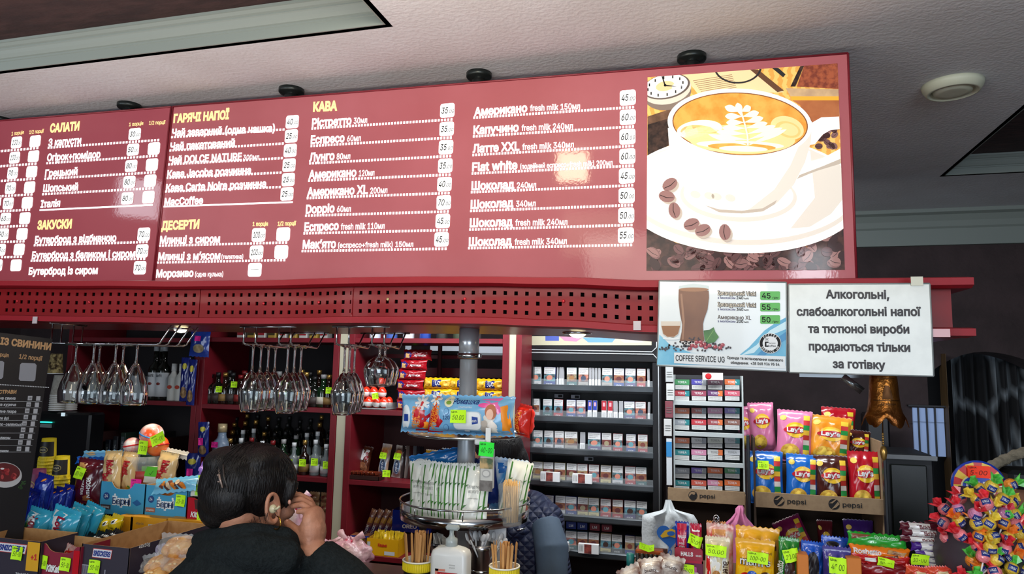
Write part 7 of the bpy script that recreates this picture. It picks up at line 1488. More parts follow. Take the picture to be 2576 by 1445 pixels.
# long chocolate bars stacked
def longbar(name, lb, cat, px0, px1, y0, y1, m, deco, Y=YG, rot=0, tagd=None, group=None, **k):
    q = P((px0 + px1) / 2, y1, Y); w_ = sz(px0, px1, y1, Y); h_ = (y1 - y0) / ppm((px0 + px1) / 2, y1, Y); tg = None
    if tagd: cx, cy, wd, hd, tx_ = tagd[:5]; tg = (P(cx, cy, Y).x - q.x, P(cx, cy, Y).z - q.z, wd / ppm(cx, cy, Y), hd / ppm(cx, cy, Y), tx_) + tuple(tagd[5:])
    return bag(name, lb, cat, w_, h_, min(.035, h_ * .8), m, (lambda D: deco(D, w_, h_)) if deco else None, (q.x, Y, q.z), rot, group, tagd=tg, nx=k.pop('nx', 20), nz_=8, ex=.35, crimp=.003, **k)
longbar('chocolate_bar', 'dark red chocolate bar, lowest of the stack beside the white-ended bars', 'chocolate', 2150, 2292, 1413, 1452, gloss((140, 16, 24)), None, YG)
longbar('chocolate_bar', 'red and white chocolate bar under the orange one, with neon slip', 'chocolate', 2142, 2290, 1398, 1420, gloss((190, 24, 28)), lambda D, w, h: (D.rect(-w * .3, h * .3, -w * .1, h * .7, WHT, 1),), YG - .01, 0, (2224, 1412, 38, 20, '50-00', NEON, -.15))
longbar('chocolate_bar', 'orange chocolate bar with white name, under the green bar', 'chocolate', 2134, 2290, 1376, 1408, gloss((234, 120, 20)), lambda D, w, h: (D.text('Roshetto', -w * .22, h * .42, WHT, w=w * .46, h=h * .34, bold=.04, k=3), D.poly([(w * .02, h * .1), (w * .3, h * .3), (w * .3, h * .5), (w * .0, h * .3)], gloss((110, 60, 34)), 2), D.poly([(w * .1, h * .6), (w * .4, h * .5), (w * .44, h * .75), (w * .14, h * .85)], gloss((200, 160, 110), c2=(120, 70, 40), ns=60), 2), D.text('MILK', -w * .24, h * .14, WHT, w=w * .1, h=.004, k=3)), YG, (0, .03, 0))
longbar('chocolate_bar', 'green chocolate bar lying on top of the orange bar', 'chocolate', 2130, 2282, 1344, 1378, gloss((40, 160, 50)), lambda D, w, h: (D.text('Roshetto', w * .14, h * .7, mat((180, 230, 190), .4), w=w * .4, h=h * .2, bold=.02, k=3), D.poly([(-w * .46, h * .5), (-w * .2, h * .75), (-w * .1, h * .9), (-w * .44, h * .9)], gloss((120, 64, 36)), 2)), YG + .005, (0, .03, 0))
mb = MB(); q = P(2210, 1452, YG); mb.box((q.x, YG + .01, (ZR + q.z - .002) / 2 + .0005), (.12, .04, max(.004, q.z - ZR - .003)), BRD); tag(mb.build('wooden_block'), 'brown base block under the stacked long chocolate bars', 'block')
# white-ended cocoa bars
tb = [(2262, 2372, 1316, 1336, 0, 'top'), (2266, 2392, 1330, 1354, 0, 'second'), (2262, 2388, 1352, 1366, 0, 'third'), (2290, 2410, 1364, 1390, 1, 'fourth'), (2300, 2422, 1389, 1404, 1, 'fifth'), (2296, 2418, 1403, 1419, 1, 'sixth'), (2298, 2415, 1418, 1432, 1, 'seventh'), (2296, 2412, 1431, 1447, 1, 'lowest')]
for i, (x0, x1, y0, y1, c_, nm) in enumerate(tb):
    m_ = gloss((84, 16, 34)) if not c_ else gloss((70, 34, 130))
    def dt(D, w, h, c_=c_):
        D.rect(-w * .3, h * .08, w * .2, h * .92, gloss((222, 220, 218)), 1); D.text('tid', w * .0, h * .3, mat((110, 40, 50), .4), w=w * .12, h=h * .42, bold=.04, k=3); D.text('bit', w * .13, h * .3, mat((110, 40, 50) if not c_ else (226, 90, 40), .4), w=w * .12, h=h * .42, bold=.04, k=3)
    longbar('cocoa_bar', '%s bar with white name panel, %s of the stack left of the lollipops' % (('maroon', 'purple')[c_], nm), 'chocolate', x0, x1, y0, y1, m_, dt, YG - .01 + .004 * (i % 2), 0, (2309, 1405, 40, 26, '30-00') if i == 4 else None, 'white-named bars in the stack', nx=14)
    longbar('cocoa_bar', '%s wrapper end behind the %s white-named bar' % (('maroon', 'purple')[c_], nm), 'chocolate', x0 + 62, x1 + 48, y0 - 2, y1 - 2, m_, None, YG + .03, 0, None, 'wrapper ends behind the stack', nx=12)
upbox(2414, 2436, 1408, 'orange carton corner at the foot of the lollipop ball', YG - .04, .03)
for i, (x0, x1) in enumerate(((2276, 2340), (2330, 2400))): longbar('candy_bar', 'orange-red candy bar at the bottom edge, %s one' % ('left', 'right')[i], 'candy', x0, x1, 1426, 1452, gloss((220, 84, 50), c2=(200, 50, 40), ns=30), lambda D, w, h: D.rect(-w * .1, h * .2, w * .3, h * .6, mat((220, 196, 150), .4), 1), YG - .07, (0, .1 - .2 * i, 0))
# ================================================ LOLLIPOP BALL
YL_ = 1.80; cx_ = P(2466, 1335, YL_)
t = thing('lollipop_stand', 'round lollipop stand topped by a striped disc sign with a red price slip', 'stand', (cx_.x, YL_ + .03, ZR + .0005))
mb = MB(); zt_ = P(2466, 1230, YL_).z - ZR; mb.lathe([(.05, 0), (.05, .01), (.02, .015), (.02, .03), (.075, .06), (.085, .12), (.06, zt_ * .8), (.03, zt_), (.0001, zt_)], mat((60, 50, 60), .5), 24); mb.build('body', t)
dq = P(2461, 1222, YL_ + .03); R_ = sz(2391, 2532, 1222, YL_) / 2; zc = dq.z - ZR; dx = dq.x - cx_.x
mb = MB(); rot_ = Matrix.Translation((dx, 0, zc)) @ Matrix.Rotation(PI / 2, 4, 'X'); mb.lathe([(.0001, -.003), (R_, -.003), (R_, .003), (.0001, .003)], mat((30, 60, 170), .35, coat=.4), 48, M=rot_)
D = Dec(mb, flat((dx, -.0034, zc), (1, 0, 0), st=.0004))
for i in range(18): a0, a1 = 2 * PI * i / 18, 2 * PI * (i + 1) / 18; D.poly([(R_ * .5 * math.cos(a0), R_ * .5 * math.sin(a0)), (R_ * .93 * math.cos(a0), R_ * .93 * math.sin(a0)), (R_ * .93 * math.cos(a1), R_ * .93 * math.sin(a1)), (R_ * .5 * math.cos(a1), R_ * .5 * math.sin(a1))], (mat((196, 30, 34), .35), mat((226, 190, 60), .35))[i % 2], 1)
D.ell(0, -R_ * .05, R_ * .66, R_ * .5, mat((226, 214, 170), .35), 2); D.ell(0, -R_ * .05, R_ * .6, R_ * .44, mat((30, 70, 190), .35), 3, 0, 36); D.text('LOLLI', 0, -R_ * .2, WHT, w=R_ * .95, h=R_ * .32, bold=.08, k=5); mb.build('sign_disc', t)
price(t, lambda u, v, o: V((dx + u, -.004 - o, zc + v)), .0, R_ * .55, .044, .026, '5-00', ORN)
WC = {'red': (206, 30, 44), 'orange': (236, 110, 30), 'green': (70, 180, 60), 'yellow': (224, 190, 50)}; BC = {'pink': (226, 120, 130), 'amber': (226, 140, 40), 'golden': (214, 180, 60), 'lilac': (190, 120, 160)}
def lolly(b, w):
    t = thing('lollipop', 'x', 'lollipop'); r = .0135; mb = MB(); mb.ball((0, 0, 0), r, mat(BC[b], .12, coat=.7, c2=tuple(min(255, int(v * 1.15)) for v in BC[b]), ns=60, bump=.4, bs=160), 14); mb.build('ball', t)
    mb = MB(); m_ = gloss(WC[w], c2=tuple(min(255, v + 40) for v in WC[w]), ns=80); n = 10; vs = [(0, 0, r * .9)]
    for i in range(n): a_ = 2 * PI * i / n; q_ = 1 if i % 2 else .55; vs.append((r * 1.15 * q_ * math.cos(a_), r * 1.15 * q_ * math.sin(a_), r * (1.5 + .35 * (i % 3))))
    for i in range(n): a_ = 2 * PI * i / n; vs.append((r * .5 * math.cos(a_), r * .5 * math.sin(a_), r * .86))
    mb.add(vs, [(1 + i, 1 + (i + 1) % n, 1 + n + (i + 1) % n, 1 + n + i) for i in range(n)], m_); o = mb.build('wrapper_twist', t)
    mb = MB(); D = Dec(mb, lambda u, v, k: V(((r + .0006) * math.sin(u / r), -(r + .0006 + k * .0003) * math.cos(u / r) * math.cos(v / r), (r + .0006) * math.sin(v / r))), flat=False); D.rect(-.008, -.006, .008, .006, mat((24, 44, 120), .3), 1, n=4); D.text('LOLLI', 0, -.002, WHT, w=.011, h=.004, k=2, bold=.03); mb.build('print', t)
    mb = MB(); mb.tube([(0, .004, -r * .8), (0, .03, -r * 2.6)], .0016, WHT, 6); mb.build('stick', t); return t
lp = {}; rb = random.Random(17); spots = []
rows_ = [(1226, 2466, 2536, 3), (1262, 2420, 2548, 5), (1288, 2378, 2556, 6), (1318, 2378, 2560, 6), (1348, 2386, 2566, 6), (1378, 2416, 2566, 5), (1406, 2412, 2572, 6), (1434, 2430, 2576, 5), (1458, 2400, 2576, 6)]
for r, (y, x0, x1, n) in enumerate(rows_):
    for i in range(n):
        f = i / (n - 1); px = x0 + (x1 - x0) * f + rb.uniform(-7, 7); py = y + rb.uniform(-7, 7); dpt = YL_ - .09 + .09 * (2 * f - 1) ** 2 + rb.uniform(-.008, .008)
        b_ = rb.choice(['pink', 'amber', 'golden', 'lilac'] if r < 3 else ['pink', 'amber', 'golden', 'amber', 'golden', 'pink']); w_ = {'pink': 'red', 'lilac': 'red', 'amber': rb.choice(['green', 'orange']), 'golden': rb.choice(['orange', 'yellow', 'green'])}[b_]
        q = P(px, py, dpt); lb = '%s lollipop with %s twist, row %s from top of the ball, %s from left' % (b_, w_, ('one', 'two', 'three', 'four', 'five', 'six', 'seven', 'eight', 'nine')[r], ORD[i])
        rt = (rb.uniform(-.7, .5), (f - .5) * 1.8 + rb.uniform(-.5, .5), rb.uniform(-.5, .5))
        if (b_, w_) not in lp: o = lp[b_, w_] = lolly(b_, w_); o.location = q; o.rotation_euler = rt; tag(o, lb, 'lollipop', 'lollipops on the round stand')
        else: copy_tree(lp[b_, w_], q, rt, lb)
        lp[b_, w_]['group'] = 'lollipops on the round stand'
# stand-in lumps for an unidentified fluffy figure at the far right edge
t = thing('fluffy_figure', 'unclear tan figure with black band under a fluffy beige top at the right edge', 'bag', (0, 0, 0)); Yf = 2.5
mb = MB(); q = P(2562, 1300, Yf); mb.ball((q.x, Yf + .05, q.z), (.07, .08, .14), mat((140, 92, 66), .7), 18); mb.build('bag_body', t)
mb = MB(); q2 = P(2560, 1205, Yf - .04); mb.box((q2.x + .02, Yf - .01, q2.z), (.11, .14, .055), mat((22, 24, 28), .5), .012); mb.build('black_band', t)
mb = MB(); rb = random.Random(3); FL = mat((128, 120, 102), .95, bump=.8, bs=60)
for i in range(60):
    f = i / 59; px = 2492 + 110 * f; py = 1175 - 40 * math.sin(f * 1.5) + rb.uniform(-4, 4); q = P(px, py, Yf - .03 + rb.uniform(-.03, .06)); mb.ball((q.x, q.y, q.z), (.017, .02, .012), FL, 8)
for i in range(14): px = 2496 + rb.uniform(-6, 12); q = P(px, 1180, Yf - .06); mb.tube([(q.x, q.y, q.z), (q.x + rb.uniform(-.01, .01), q.y - .01, q.z - rb.uniform(.03, .09))], .0025, FL, 5)
o = mb.build('fluffy_top', t); md = o.modifiers.new('r', 'REMESH'); md.mode = 'VOXEL'; md.voxel_size = .004
mb = MB(); q = P(2575, 1340, Yf); mb.box((q.x + .02, Yf + .1, q.z / 2 - .05), (.3, .3, q.z - .12), mat((30, 28, 30), .6), .01); tag(mb.build('side_table'), 'dark side table at the right edge carrying the fluffy tan figure', 'table')
# ================================================ LEFT COUNTER GOODS
YLc = 1.95
def lp_(px0, px1, ytop, ybot, Y): q = P((px0 + px1) / 2, ybot, Y); return q, sz(px0, px1, ybot, Y), (ybot - ytop) / ppm((px0 + px1) / 2, ybot, Y)
def lbag(name, lb, cat, px0, px1, y0, y1, m, deco=None, Y=YLc, rot=0, tagd=None, group=None, th=.04, **k):
    q, w_, h_ = lp_(px0, px1, y0, y1, Y); tg = None
    if tagd: cx, cy, wd, hd, tx_ = tagd[:5]; tg = (P(cx, cy, Y).x - q.x, P(cx, cy, Y).z - q.z, wd / ppm(cx, cy, Y), hd / ppm(cx, cy, Y), tx_) + tuple(tagd[5:])
    return bag(name, lb, cat, w_, h_, th, m, (lambda D: deco(D, w_, h_)) if deco else None, (q.x, Y, q.z), rot, group, tagd=tg, **k)
def step(lb, px0, px1, ytop, Y, d=.12):
    """plain riser box whose top shows at ytop"""
    a, b = P(px0, ytop, Y), P(px1, ytop, Y); mb = MB(); mb.box(((a.x + b.x) / 2, Y, (ZCT + a.z) / 2), (b.x - a.x, d, a.z - ZCT - .001), BRD, .002); tag(mb.build('display_riser'), lb, 'riser'); return a.z
# upturned paper cups in stacks
YC_ = mat((224, 200, 30), .5); BKc = mat((24, 22, 22), .5)
zst = step('brown riser under the yellow paper cup stacks', 60, 184, 1244, 2.16, .1)
def logo_cup(r, h, body, band, txt):
    t = thing('paper_cup', 'x', 'cup'); mb = MB(); mb.lathe([(r * 1.04, 0), (r * 1.04, .004), (r, .005), (r * .94, h * .2), (r * .78, h), (r * .72, h), (r * .7, h - .004), (.0001, h - .004)], body, 28); mb.build('cup', t)
    mb = MB()
    for i in range(40): a = 2 * PI * i / 40; mb.box((r * .965 * math.cos(a), r * .965 * math.sin(a), h * .1), (.002, .002, h * .14), body)
    mb.build('ribs', t)
    if band:
        mb = MB(); f = lambda u, v, k: V(((r * (.985 - .2 * v / h) + .0008 + k * .0004) * math.sin(u / r), -(r * (.985 - .2 * v / h) + .0008 + k * .0004) * math.cos(u / r), v)); D = Dec(mb, f, flat=False)
        D.rect(-r * 1.4, h * .24, r * 1.4, h * .86, band, 1, n=14); D.ell(.0, h * .52, r * .62, h * .14, mat((170, 156, 90), .5), 2, 0, 24); D.ell(0, h * .52, r * .55, h * .11, band, 3, 0, 24); D.text(txt, 0, h * .48, mat((200, 190, 150), .5), w=r * .8, h=h * .08, k=4); mb.build('print', t)
    return t
c0 = logo_cup(.03, .085, YC_, BKc, 'KAVA'); bare = logo_cup(.03, .085, YC_, None, '')
def cupstack(px, n, ztop_px, nm, Y):
    x = P(px, 1200, Y).x; zt_ = P(px, ztop_px, Y).z - .085; n = max(2, int((zt_ - zst) / .0125))
    for k in range(n + 1):
        src = c0 if k == n else bare; z = zst + .001 + (zt_ - zst) * k / n; lb = 'upturned yellow cup, %s up in the %s' % (ORD[k], nm)
        if k == n: lb = 'upturned yellow cup with black band topping the ' + nm
        if not src.get('_u'): src['_u'] = 1; o = src; o.location = (x, Y, z); o.rotation_euler = (0, 0, .15)
        else: o = copy_tree(src, (x, Y, z), .15); 
        tag(o, lb, 'cup', 'yellow cups, ' + nm)
cupstack(115, 0, 1103, 'left yellow stack', 2.16); cupstack(153, 0, 1148, 'right yellow stack', 2.14)
for o in list(COL.objects):
    if '_u' in o: del o['_u']
pc = logo_cup(.031, .11, mat((110, 44, 84), .5), mat((120, 50, 92), .5), 'café'); pc.location = (P(95, 1200, 2.02).x, 2.02, P(95, 1262, 2.02).z); tag(pc, 'purple paper cup standing before the yellow stacks', 'cup')
step('brown riser under the purple cup and blue biscuit packs', -60, 178, 1262, 2.02, .08)
# blue biscuit packs with vertical lettering
BO = gloss((24, 44, 160), c2=(20, 36, 140), ns=14); BOL = gloss((40, 70, 185), c2=(90, 120, 215), ns=150)
def oreov(D, w, h): D.text('OREO', -w * .2, h * .35, WHT, w=h * .55, h=w * .26, rot=PI / 2, bold=.06, k=3); D.rect(w * .06, h * .06, w * .42, h * .8, BOL, 1); D.ell(w * .12, h * .88, w * .1, h * .03, ORG, 2, .5)
ob = [(-50, 20, 1250, 1366, 1.84, .02), (8, 62, 1238, 1362, 1.86, .06), (32, 82, 1232, 1358, 1.90, .08), (70, 118, 1195, 1300, 1.93, .12), (112, 142, 1232, 1300, 1.98, .05), (128, 160, 1228, 1298, 2.0, .05), (148, 178, 1222, 1296, 2.02, .05)]
for i, (x0, x1, y0, y1, Y, r_) in enumerate(ob): lbag('biscuit_pack', 'blue biscuit pack with white lettering at left edge, %s from left' % ORD[i], 'biscuits', x0, x1, y0, y1, BO, oreov, Y, (-.05, r_, -.15), None, 'blue biscuit packs at the left edge', seed=i)
# teal biscuit packs
TL = gloss((40, 150, 185), c2=(60, 170, 200), ns=10)
def lovi(D, w, h):
    D.poly([(-w * .44, h * .02), (w * .12, h * .02), (w * .14, h * .86), (-w * .38, h * .88)], gloss((222, 226, 226)), 1); D.text('Lovita', -w * .1, h * .48, mat((150, 20, 50), .4), w=h * .6, h=w * .26, rot=-PI / 2 - .02, bold=.05, k=3); D.text('BUTTER COOKIES', w * .1, h * .55, GT, w=h * .4, h=w * .06, rot=-PI / 2, k=3, bold=.01)
    D.ell(-w * .14, h * .1, w * .26, h * .1, gloss((206, 150, 60)), 3); D.ell(-w * .02, h * .05, w * .22, h * .08, gloss((190, 130, 50)), 4)
step('low riser under the teal biscuit packs', 20, 235, 1375, 1.86, .08)
for i, (x0, x1, y0, y1, Y, r_, tg) in enumerate([(48, 112, 1282, 1372, 1.80, .12, (61, 1326, 38, 30, '50-00', NEON, -.08)), (104, 182, 1280, 1378, 1.78, .16, None), (150, 206, 1272, 1366, 1.84, .22, None), (182, 236, 1268, 1360, 1.88, .26, None)]):
    lbag('biscuit_pack', 'teal and white butter biscuit pack leaning right, %s from left' % ORD[i], 'biscuits', x0, x1, y0, y1, TL, lovi, Y, (-.12, r_, -.1), tg, 'teal biscuit packs', seed=i + 3)
# wafers, cakes and cartons on the back step
YB2 = 2.06; zs2 = step('long brown riser under the blue cake cartons and yellow boxes', 176, 560, 1362, YB2, .12)
lbag('wafer_pack', 'dark red wafer pack with an 80 neon slip left of the tan cakes', 'wafers', 180, 252, 1158, 1268, gloss((90, 20, 32), c2=(70, 14, 24), ns=10), lambda D, w, h: (D.poly([(-w * .4, h * .9), (-w * .1, h * .9), (w * .0, h * .72), (-w * .34, h * .7)], gloss((206, 150, 90)), 1), D.text('ROSHEN', w * .1, h * .38, WHT, w=h * .44, h=w * .13, rot=-PI / 2 + .05, bold=.03, k=3), D.text('WAFERS', -w * .08, h * .38, WHT, w=h * .34, h=w * .08, rot=-PI / 2, k=3), D.poly([(-w * .1, .01), (w * .3, .01), (w * .2, h * .24), (-w * .02, h * .18)], gloss((170, 104, 60), c2=(110, 60, 30), ns=60), 2)), 2.04, (-.05, .06, 0), (211, 1190, 34, 28, '80-00', NEON, -.1))
lbag('narrow_carton', 'yellow carton edge between the dark wafers and the blue cartons', 'carton', 226, 250, 1222, 1272, mat((214, 160, 30), .5), None, 2.08, 0, th=.02)
bxz = None
BLB = mat((60, 150, 190), .5)
def barni(D, w, h, txt2):
    D.text('Барні', 0, h * .34, WHT, w=w * .42, h=h * .21, bold=.13, k=2); D.text('Барні', 0, h * .34, mat((30, 60, 110), .5), w=w * .4, h=h * .2, bold=.01, k=5)
    for a in (-.16, .16): D.ell(w * a, h * .62, .004, .004, WHT, 1)
    D.ell(-w * .35, h * .56, w * .07, h * .11, mat((26, 60, 120), .5), 2); D.text('24', -w * .35, h * .52, WHT, w=w * .07, h=h * .09, k=3)
    D.rect(-w * .47, h * .16, -w * .24, h * .3, mat((60, 50, 52), .5) if txt2 == 'ШОКОЛАД' else mat((150, 96, 80), .5), 2); D.text(txt2, -w * .355, h * .2, WHT, w=w * .18, h=h * .05, k=3)
    if txt2 == 'ШОКОЛАД': D.poly([(w * .24, h * .42), (w * .34, h * .32), (w * .44, h * .4), (w * .34, h * .52)], mat((30, 90, 150), .5), 2)
    else: D.ell(w * .36, h * .44, w * .1, h * .07, mat((30, 90, 150), .5), 2)
def ltray(name, lb, px0, px1, y0, y1, m, inner, deco, Y, rot=0, d=.09, cut=.0, tagd=None, side=None, cutw=.5):
    q, w_, h_ = lp_(px0, px1, y0, y1, Y - d / 2); tg = None
    if tagd:
        tg = []
        for tt in (tagd if isinstance(tagd, list) else [tagd]): cx, cy, wd, hd, tx_ = tt[:5]; tg.append((P(cx, cy, Y - d / 2).x - q.x, P(cx, cy, Y - d / 2).z - q.z, wd / ppm(cx, cy, Y - d / 2), hd / ppm(cx, cy, Y - d / 2), tx_) + tuple(tt[5:]))
    return tray_box(name, lb, 'carton', (w_, d, h_), m, inner, (q.x, Y, q.z), rot, lambda D: deco(D, w_, h_), side, None, cut, tg, cutw)
KI = mat((190, 150, 96), .8)
ltray('cake_carton', 'blue cake carton with scooped front holding tan cake packs, left of two', 247, 360, 1217, 1298, BLB, KI, lambda D, w, h: barni(D, w, h, 'ШОКОЛАД'), 2.06, cut=.022)
ltray('cake_carton', 'blue cake carton with a 25 neon slip, right of two', 361, 467, 1226, 1305, BLB, KI, lambda D, w, h: barni(D, w, h, 'ЗГУЩЕНКА'), 2.06, cut=.03, tagd=(456, 1260, 28, 28, '25-00', NEON, -.05))
TN = gloss((206, 176, 124))
def mcake(D, w, h): D.text('Multi', -w * .08, h * .62, mat((170, 20, 30), .4), w=h * .34, h=w * .3, rot=-PI / 2 - .05, bold=.08, k=3); D.text('Cake', -w * .3, h * .34, mat((170, 20, 30), .4), w=h * .28, h=w * .3, rot=-PI / 2 - .05, bold=.08, k=3); D.ell(w * .2, h * .1, w * .14, h * .05, gloss((230, 190, 60)), 2); D.ell(w * .3, h * .14, w * .06, h * .04, gloss((60, 130, 50)), 2)
for i, (x0, x1, y0, y1, Y, r_) in enumerate([(258, 302, 1137, 1240, 2.04, -.06), (297, 336, 1140, 1238, 2.07, .03), (388, 436, 1140, 1226, 2.1, .1)]):
    lbag('cake_pack', 'tan wrapped cake pack with red lettering, %s from left' % ORD[i], 'cakes', x0, x1, y0, y1, TN, mcake, Y, (-.04, r_, 0), None, 'tan cake packs', seed=i)
for i, (x0, x1, y0, y1, r_, m_) in enumerate([(188, 300, 1146, 1164, -.1, gloss((30, 96, 190))), (205, 320, 1134, 1150, -.06, gloss((110, 170, 205))), (392, 470, 1130, 1150, .12, gloss((196, 190, 180)))]):
    lbag('snack_pack', ['bright blue snack pack lying on top of the dark wafers', 'pale blue snack pack topmost behind the tan cakes', 'silver cream snack pack lying right of the chocolate eggs'][i], 'snack', x0, x1, y0, y1, m_, lambda D, w, h: D.ell(-w * .3, h * .5, w * .1, h * .3, gloss((206, 176, 130)), 1), 2.12, (-.3, r_, 0), None, seed=i)
lbag('tea_pack', 'dark green tea pack between the tan cake packs', 'tea', 348, 386, 1148, 1212, mat((20, 74, 56), .4), None, 2.14, 0)
q, w_, h_ = lp_(334, 382, 1179, 1220, 2.05); carton('tea_carton', 'small green and white carton behind the left blue carton', 'carton', (w_, .03, h_), mat((210, 222, 208), .4), (q.x, 2.1, q.z), 0, lambda D: (D.rect(-w_ / 2, h_ * .4, w_ / 2, h_, mat((90, 190, 40), .4), 1), D.line([(-.006, h_ * .6), (-.001, h_ * .5), (.01, h_ * .75)], .0015, mat((20, 80, 30), .5), 2)))
q = P(350, 1217, 2.04); o = price(None, lambda u, v, k: V((q.x + u, 2.03 - k, q.z + v)), 0, 0, .042, .032, '15-00', PINKN); tag(o, 'pink price slip in front of the small green carton', 'price tag')
# big plastic eggs in a clear tub
eggs = [(371, 1096, 29, 'top', mat((214, 220, 224), .2, coat=.5, c2=(230, 84, 36), ns=18)), (333, 1122, 21, 'left', mat((200, 40, 40), .2, coat=.5, c2=(220, 220, 220), ns=22)), (396, 1122, 27, 'right', mat((230, 90, 30), .2, coat=.5, c2=(222, 120, 60), ns=18))]
for px, py, r_, nm, m_ in eggs:
    q = P(px, py, 2.12); r = r_ / ppm(px, py, 2.12); t = thing('toy_egg', 'large plastic chocolate egg, %s one of three with neon slips' % nm, 'chocolate egg', (q.x, 2.12 + (.02 if nm == 'top' else 0), q.z), (0, .3 if nm == 'top' else -.2, 0), 'large plastic eggs')
    mb = MB(); mb.ball((0, 0, 0), (r, r, r * .98), m_, 24); mb.build('shell', t); mb = MB(); mb.lathe([(r * 1.0, -.0025), (r * 1.03, -.002), (r * 1.03, .002), (r * 1.0, .0025)], mat((190, 30, 30) if nm != 'top' else (60, 140, 210), .3), 24); mb.build('seam_band', t)
for px, py, w_, h_, tx_, r_, lb in ((359, 1127, 27, 34, '70.00', -.05, 'left'), (396, 1105, 42, 26, '70-00', .45, 'right')):
    q = P(px, py, 2.07); s_ = ppm(px, py, 2.07); o = price(None, lambda u, v, k: V((q.x + u, 2.075 - k, q.z + v)), 0, 0, w_ / s_, h_ / s_, tx_, NEON, r_); tag(o, 'neon price slip on the large plastic eggs, %s one' % lb, 'price tag')
q = P(366, 1160, 2.12); mb = MB(); mb.lathe([(.05, -.05), (.068, .0), (.07, .001), (.05, -.049)], mat((200, 205, 205), .1, alpha=.25), 24, c=(q.x, 2.12, q.z + .02)); mb.lathe([(.0001, -.09), (.045, -.088), (.05, -.05), (.0001, -.05)], mat((150, 40, 36), .5), 20, c=(q.x, 2.12, q.z + .02)); tag(mb.build('clear_tub'), 'clear plastic tub holding the large plastic eggs', 'tub')
# snack bag in right blue carton, white box, red carton
lbag('sweets_bag', 'light blue nut and sweets bag lying in the right blue carton', 'sweets', 380, 492, 1200, 1240, gloss((120, 190, 220)), lambda D, w, h: [D.ell(-w * .25 + w * .055 * i, h * (.4 + .12 * math.sin(i * 2)), w * .05, h * .16, mat(((120, 60, 40), (220, 130, 40), (90, 50, 40), (230, 200, 160))[i % 4], .5), 1 + i % 2, i) for i in range(10)], 2.0, (-.5, -.14, 0), seed=3)
q, w_, h_ = lp_(467, 534, 1213, 1254, 2.0); carton('white_carton', 'white carton with green print and a 40 neon slip left of the woman', 'carton', (w_, .06, h_), mat((216, 218, 206), .5, c2=(150, 200, 90), ns=14, c2f=.62), (q.x, 2.05, q.z), 0, None, tagd=(-.012, h_ * .42, .034, .034, '40-00', mat((160, 220, 50), .6)))
lbag('snack_pack', 'lilac paper wrapper sticking up beside the head', 'snack', 498, 524, 1166, 1200, gloss((150, 110, 200)), None, 2.06, (0, .25, 0)); q = P(516, 1203, 2.0); o = price(None, lambda u, v, k: V((q.x + u, 1.995 - k, q.z + v)), 0, 0, .032, .028, '', NEON, .4); tag(o, 'folded neon slip on top of the white carton', 'price tag')
ltray('wafer_carton', 'red wafer finger carton beside the head, neon slip on it', 468, 540, 1256, 1312, gloss((176, 16, 40)), mat((60, 20, 24), .6), lambda D, w, h: (D.poly([(-w * .2, h * .5), (w * .3, h * .5), (w * .3, h * .92), (-w * .26, h * .92)], mat((60, 24, 20), .4), 1), D.text('KitKat', -w * .1, h * .16, WHT, w=w * .5, h=h * .22, bold=.04, k=3, shear=.2)), 2.04, cut=.006, tagd=(510, 1300, 28, 22, '30.00'))
# yellow cartons with bar codes
def bcode(D, w, h):
    D.text('45g×36', -w * .22, h * .62, GT, w=w * .22, h=h * .1, bold=.01); D.rect(w * .02, h * .1, w * .36, h * .68, mat((214, 214, 206), .5), 1)
    for i in range(17): D.rect(w * (.04 + .0185 * i), h * .14, w * (.04 + .0185 * i + (.004, .009, .006)[i % 3]), h * .66, INK, 2)
YBX = mat((226, 158, 24), .5)
for i, (x0, x1, y0, y1) in enumerate([(292, 332, 1301, 1352), (324, 414, 1304, 1354), (417, 516, 1310, 1364)]):
    q, w_, h_ = lp_(x0, x1, y0, y1, 1.98); carton('yellow_carton', 'yellow snack carton %s' % ['showing a narrow side, left of the bar codes', 'with a bar code, left one', 'with a bar code, right one beside the woman'][i], 'carton', (w_, .1, h_), YBX, (q.x, 2.03, q.z), 0, (lambda D, w=w_, h=h_: bcode(D, w, h)) if i else None, group='yellow snack cartons')
# yellow cat-eyed pouches and black pouches
def petp(D, w, h): D.ell(w * .1, h * .66, w * .16, h * .12, WHT, 2); D.ell(w * .1, h * .66, w * .08, h * .08, INK, 3); D.text('MIX', 0, h * .2, INK, w=w * .5, h=h * .09, k=2, bold=.02)
for i, (x0, x1, y0, y1, r_) in enumerate([(226, 256, 1300, 1346, .1), (250, 276, 1300, 1350, .14), (270, 298, 1296, 1342, .2)]): lbag('pet_food_pouch', 'yellow pouch with a round printed eye, %s of three from left' % ORD[i], 'pouch', x0, x1, y0, y1, gloss((224, 192, 24)), petp, 1.90, (-.1, r_, 0), None, 'yellow pouches', nx=10, nz_=10)
for i, (x0, x1, y0, y1, r_) in enumerate([(208, 240, 1344, 1376, .3), (234, 262, 1340, 1372, .2), (256, 284, 1336, 1366, .1), (276, 304, 1334, 1362, .3)]): lbag('black_pouch', 'small black pouch below the yellow pouches, %s from left' % ORD[i], 'pouch', x0, x1, y0, y1, gloss((22, 20, 22)), lambda D, w, h: D.text('nuts', 0, h * .5, WHT, w=w * .6, h=h * .16, bold=.03), 1.84, (-.2, r_, 0), None, 'small black pouches', nx=10, nz_=10)
step('brown riser behind the chocolate bar cartons', 190, 330, 1376, 1.87, .1)
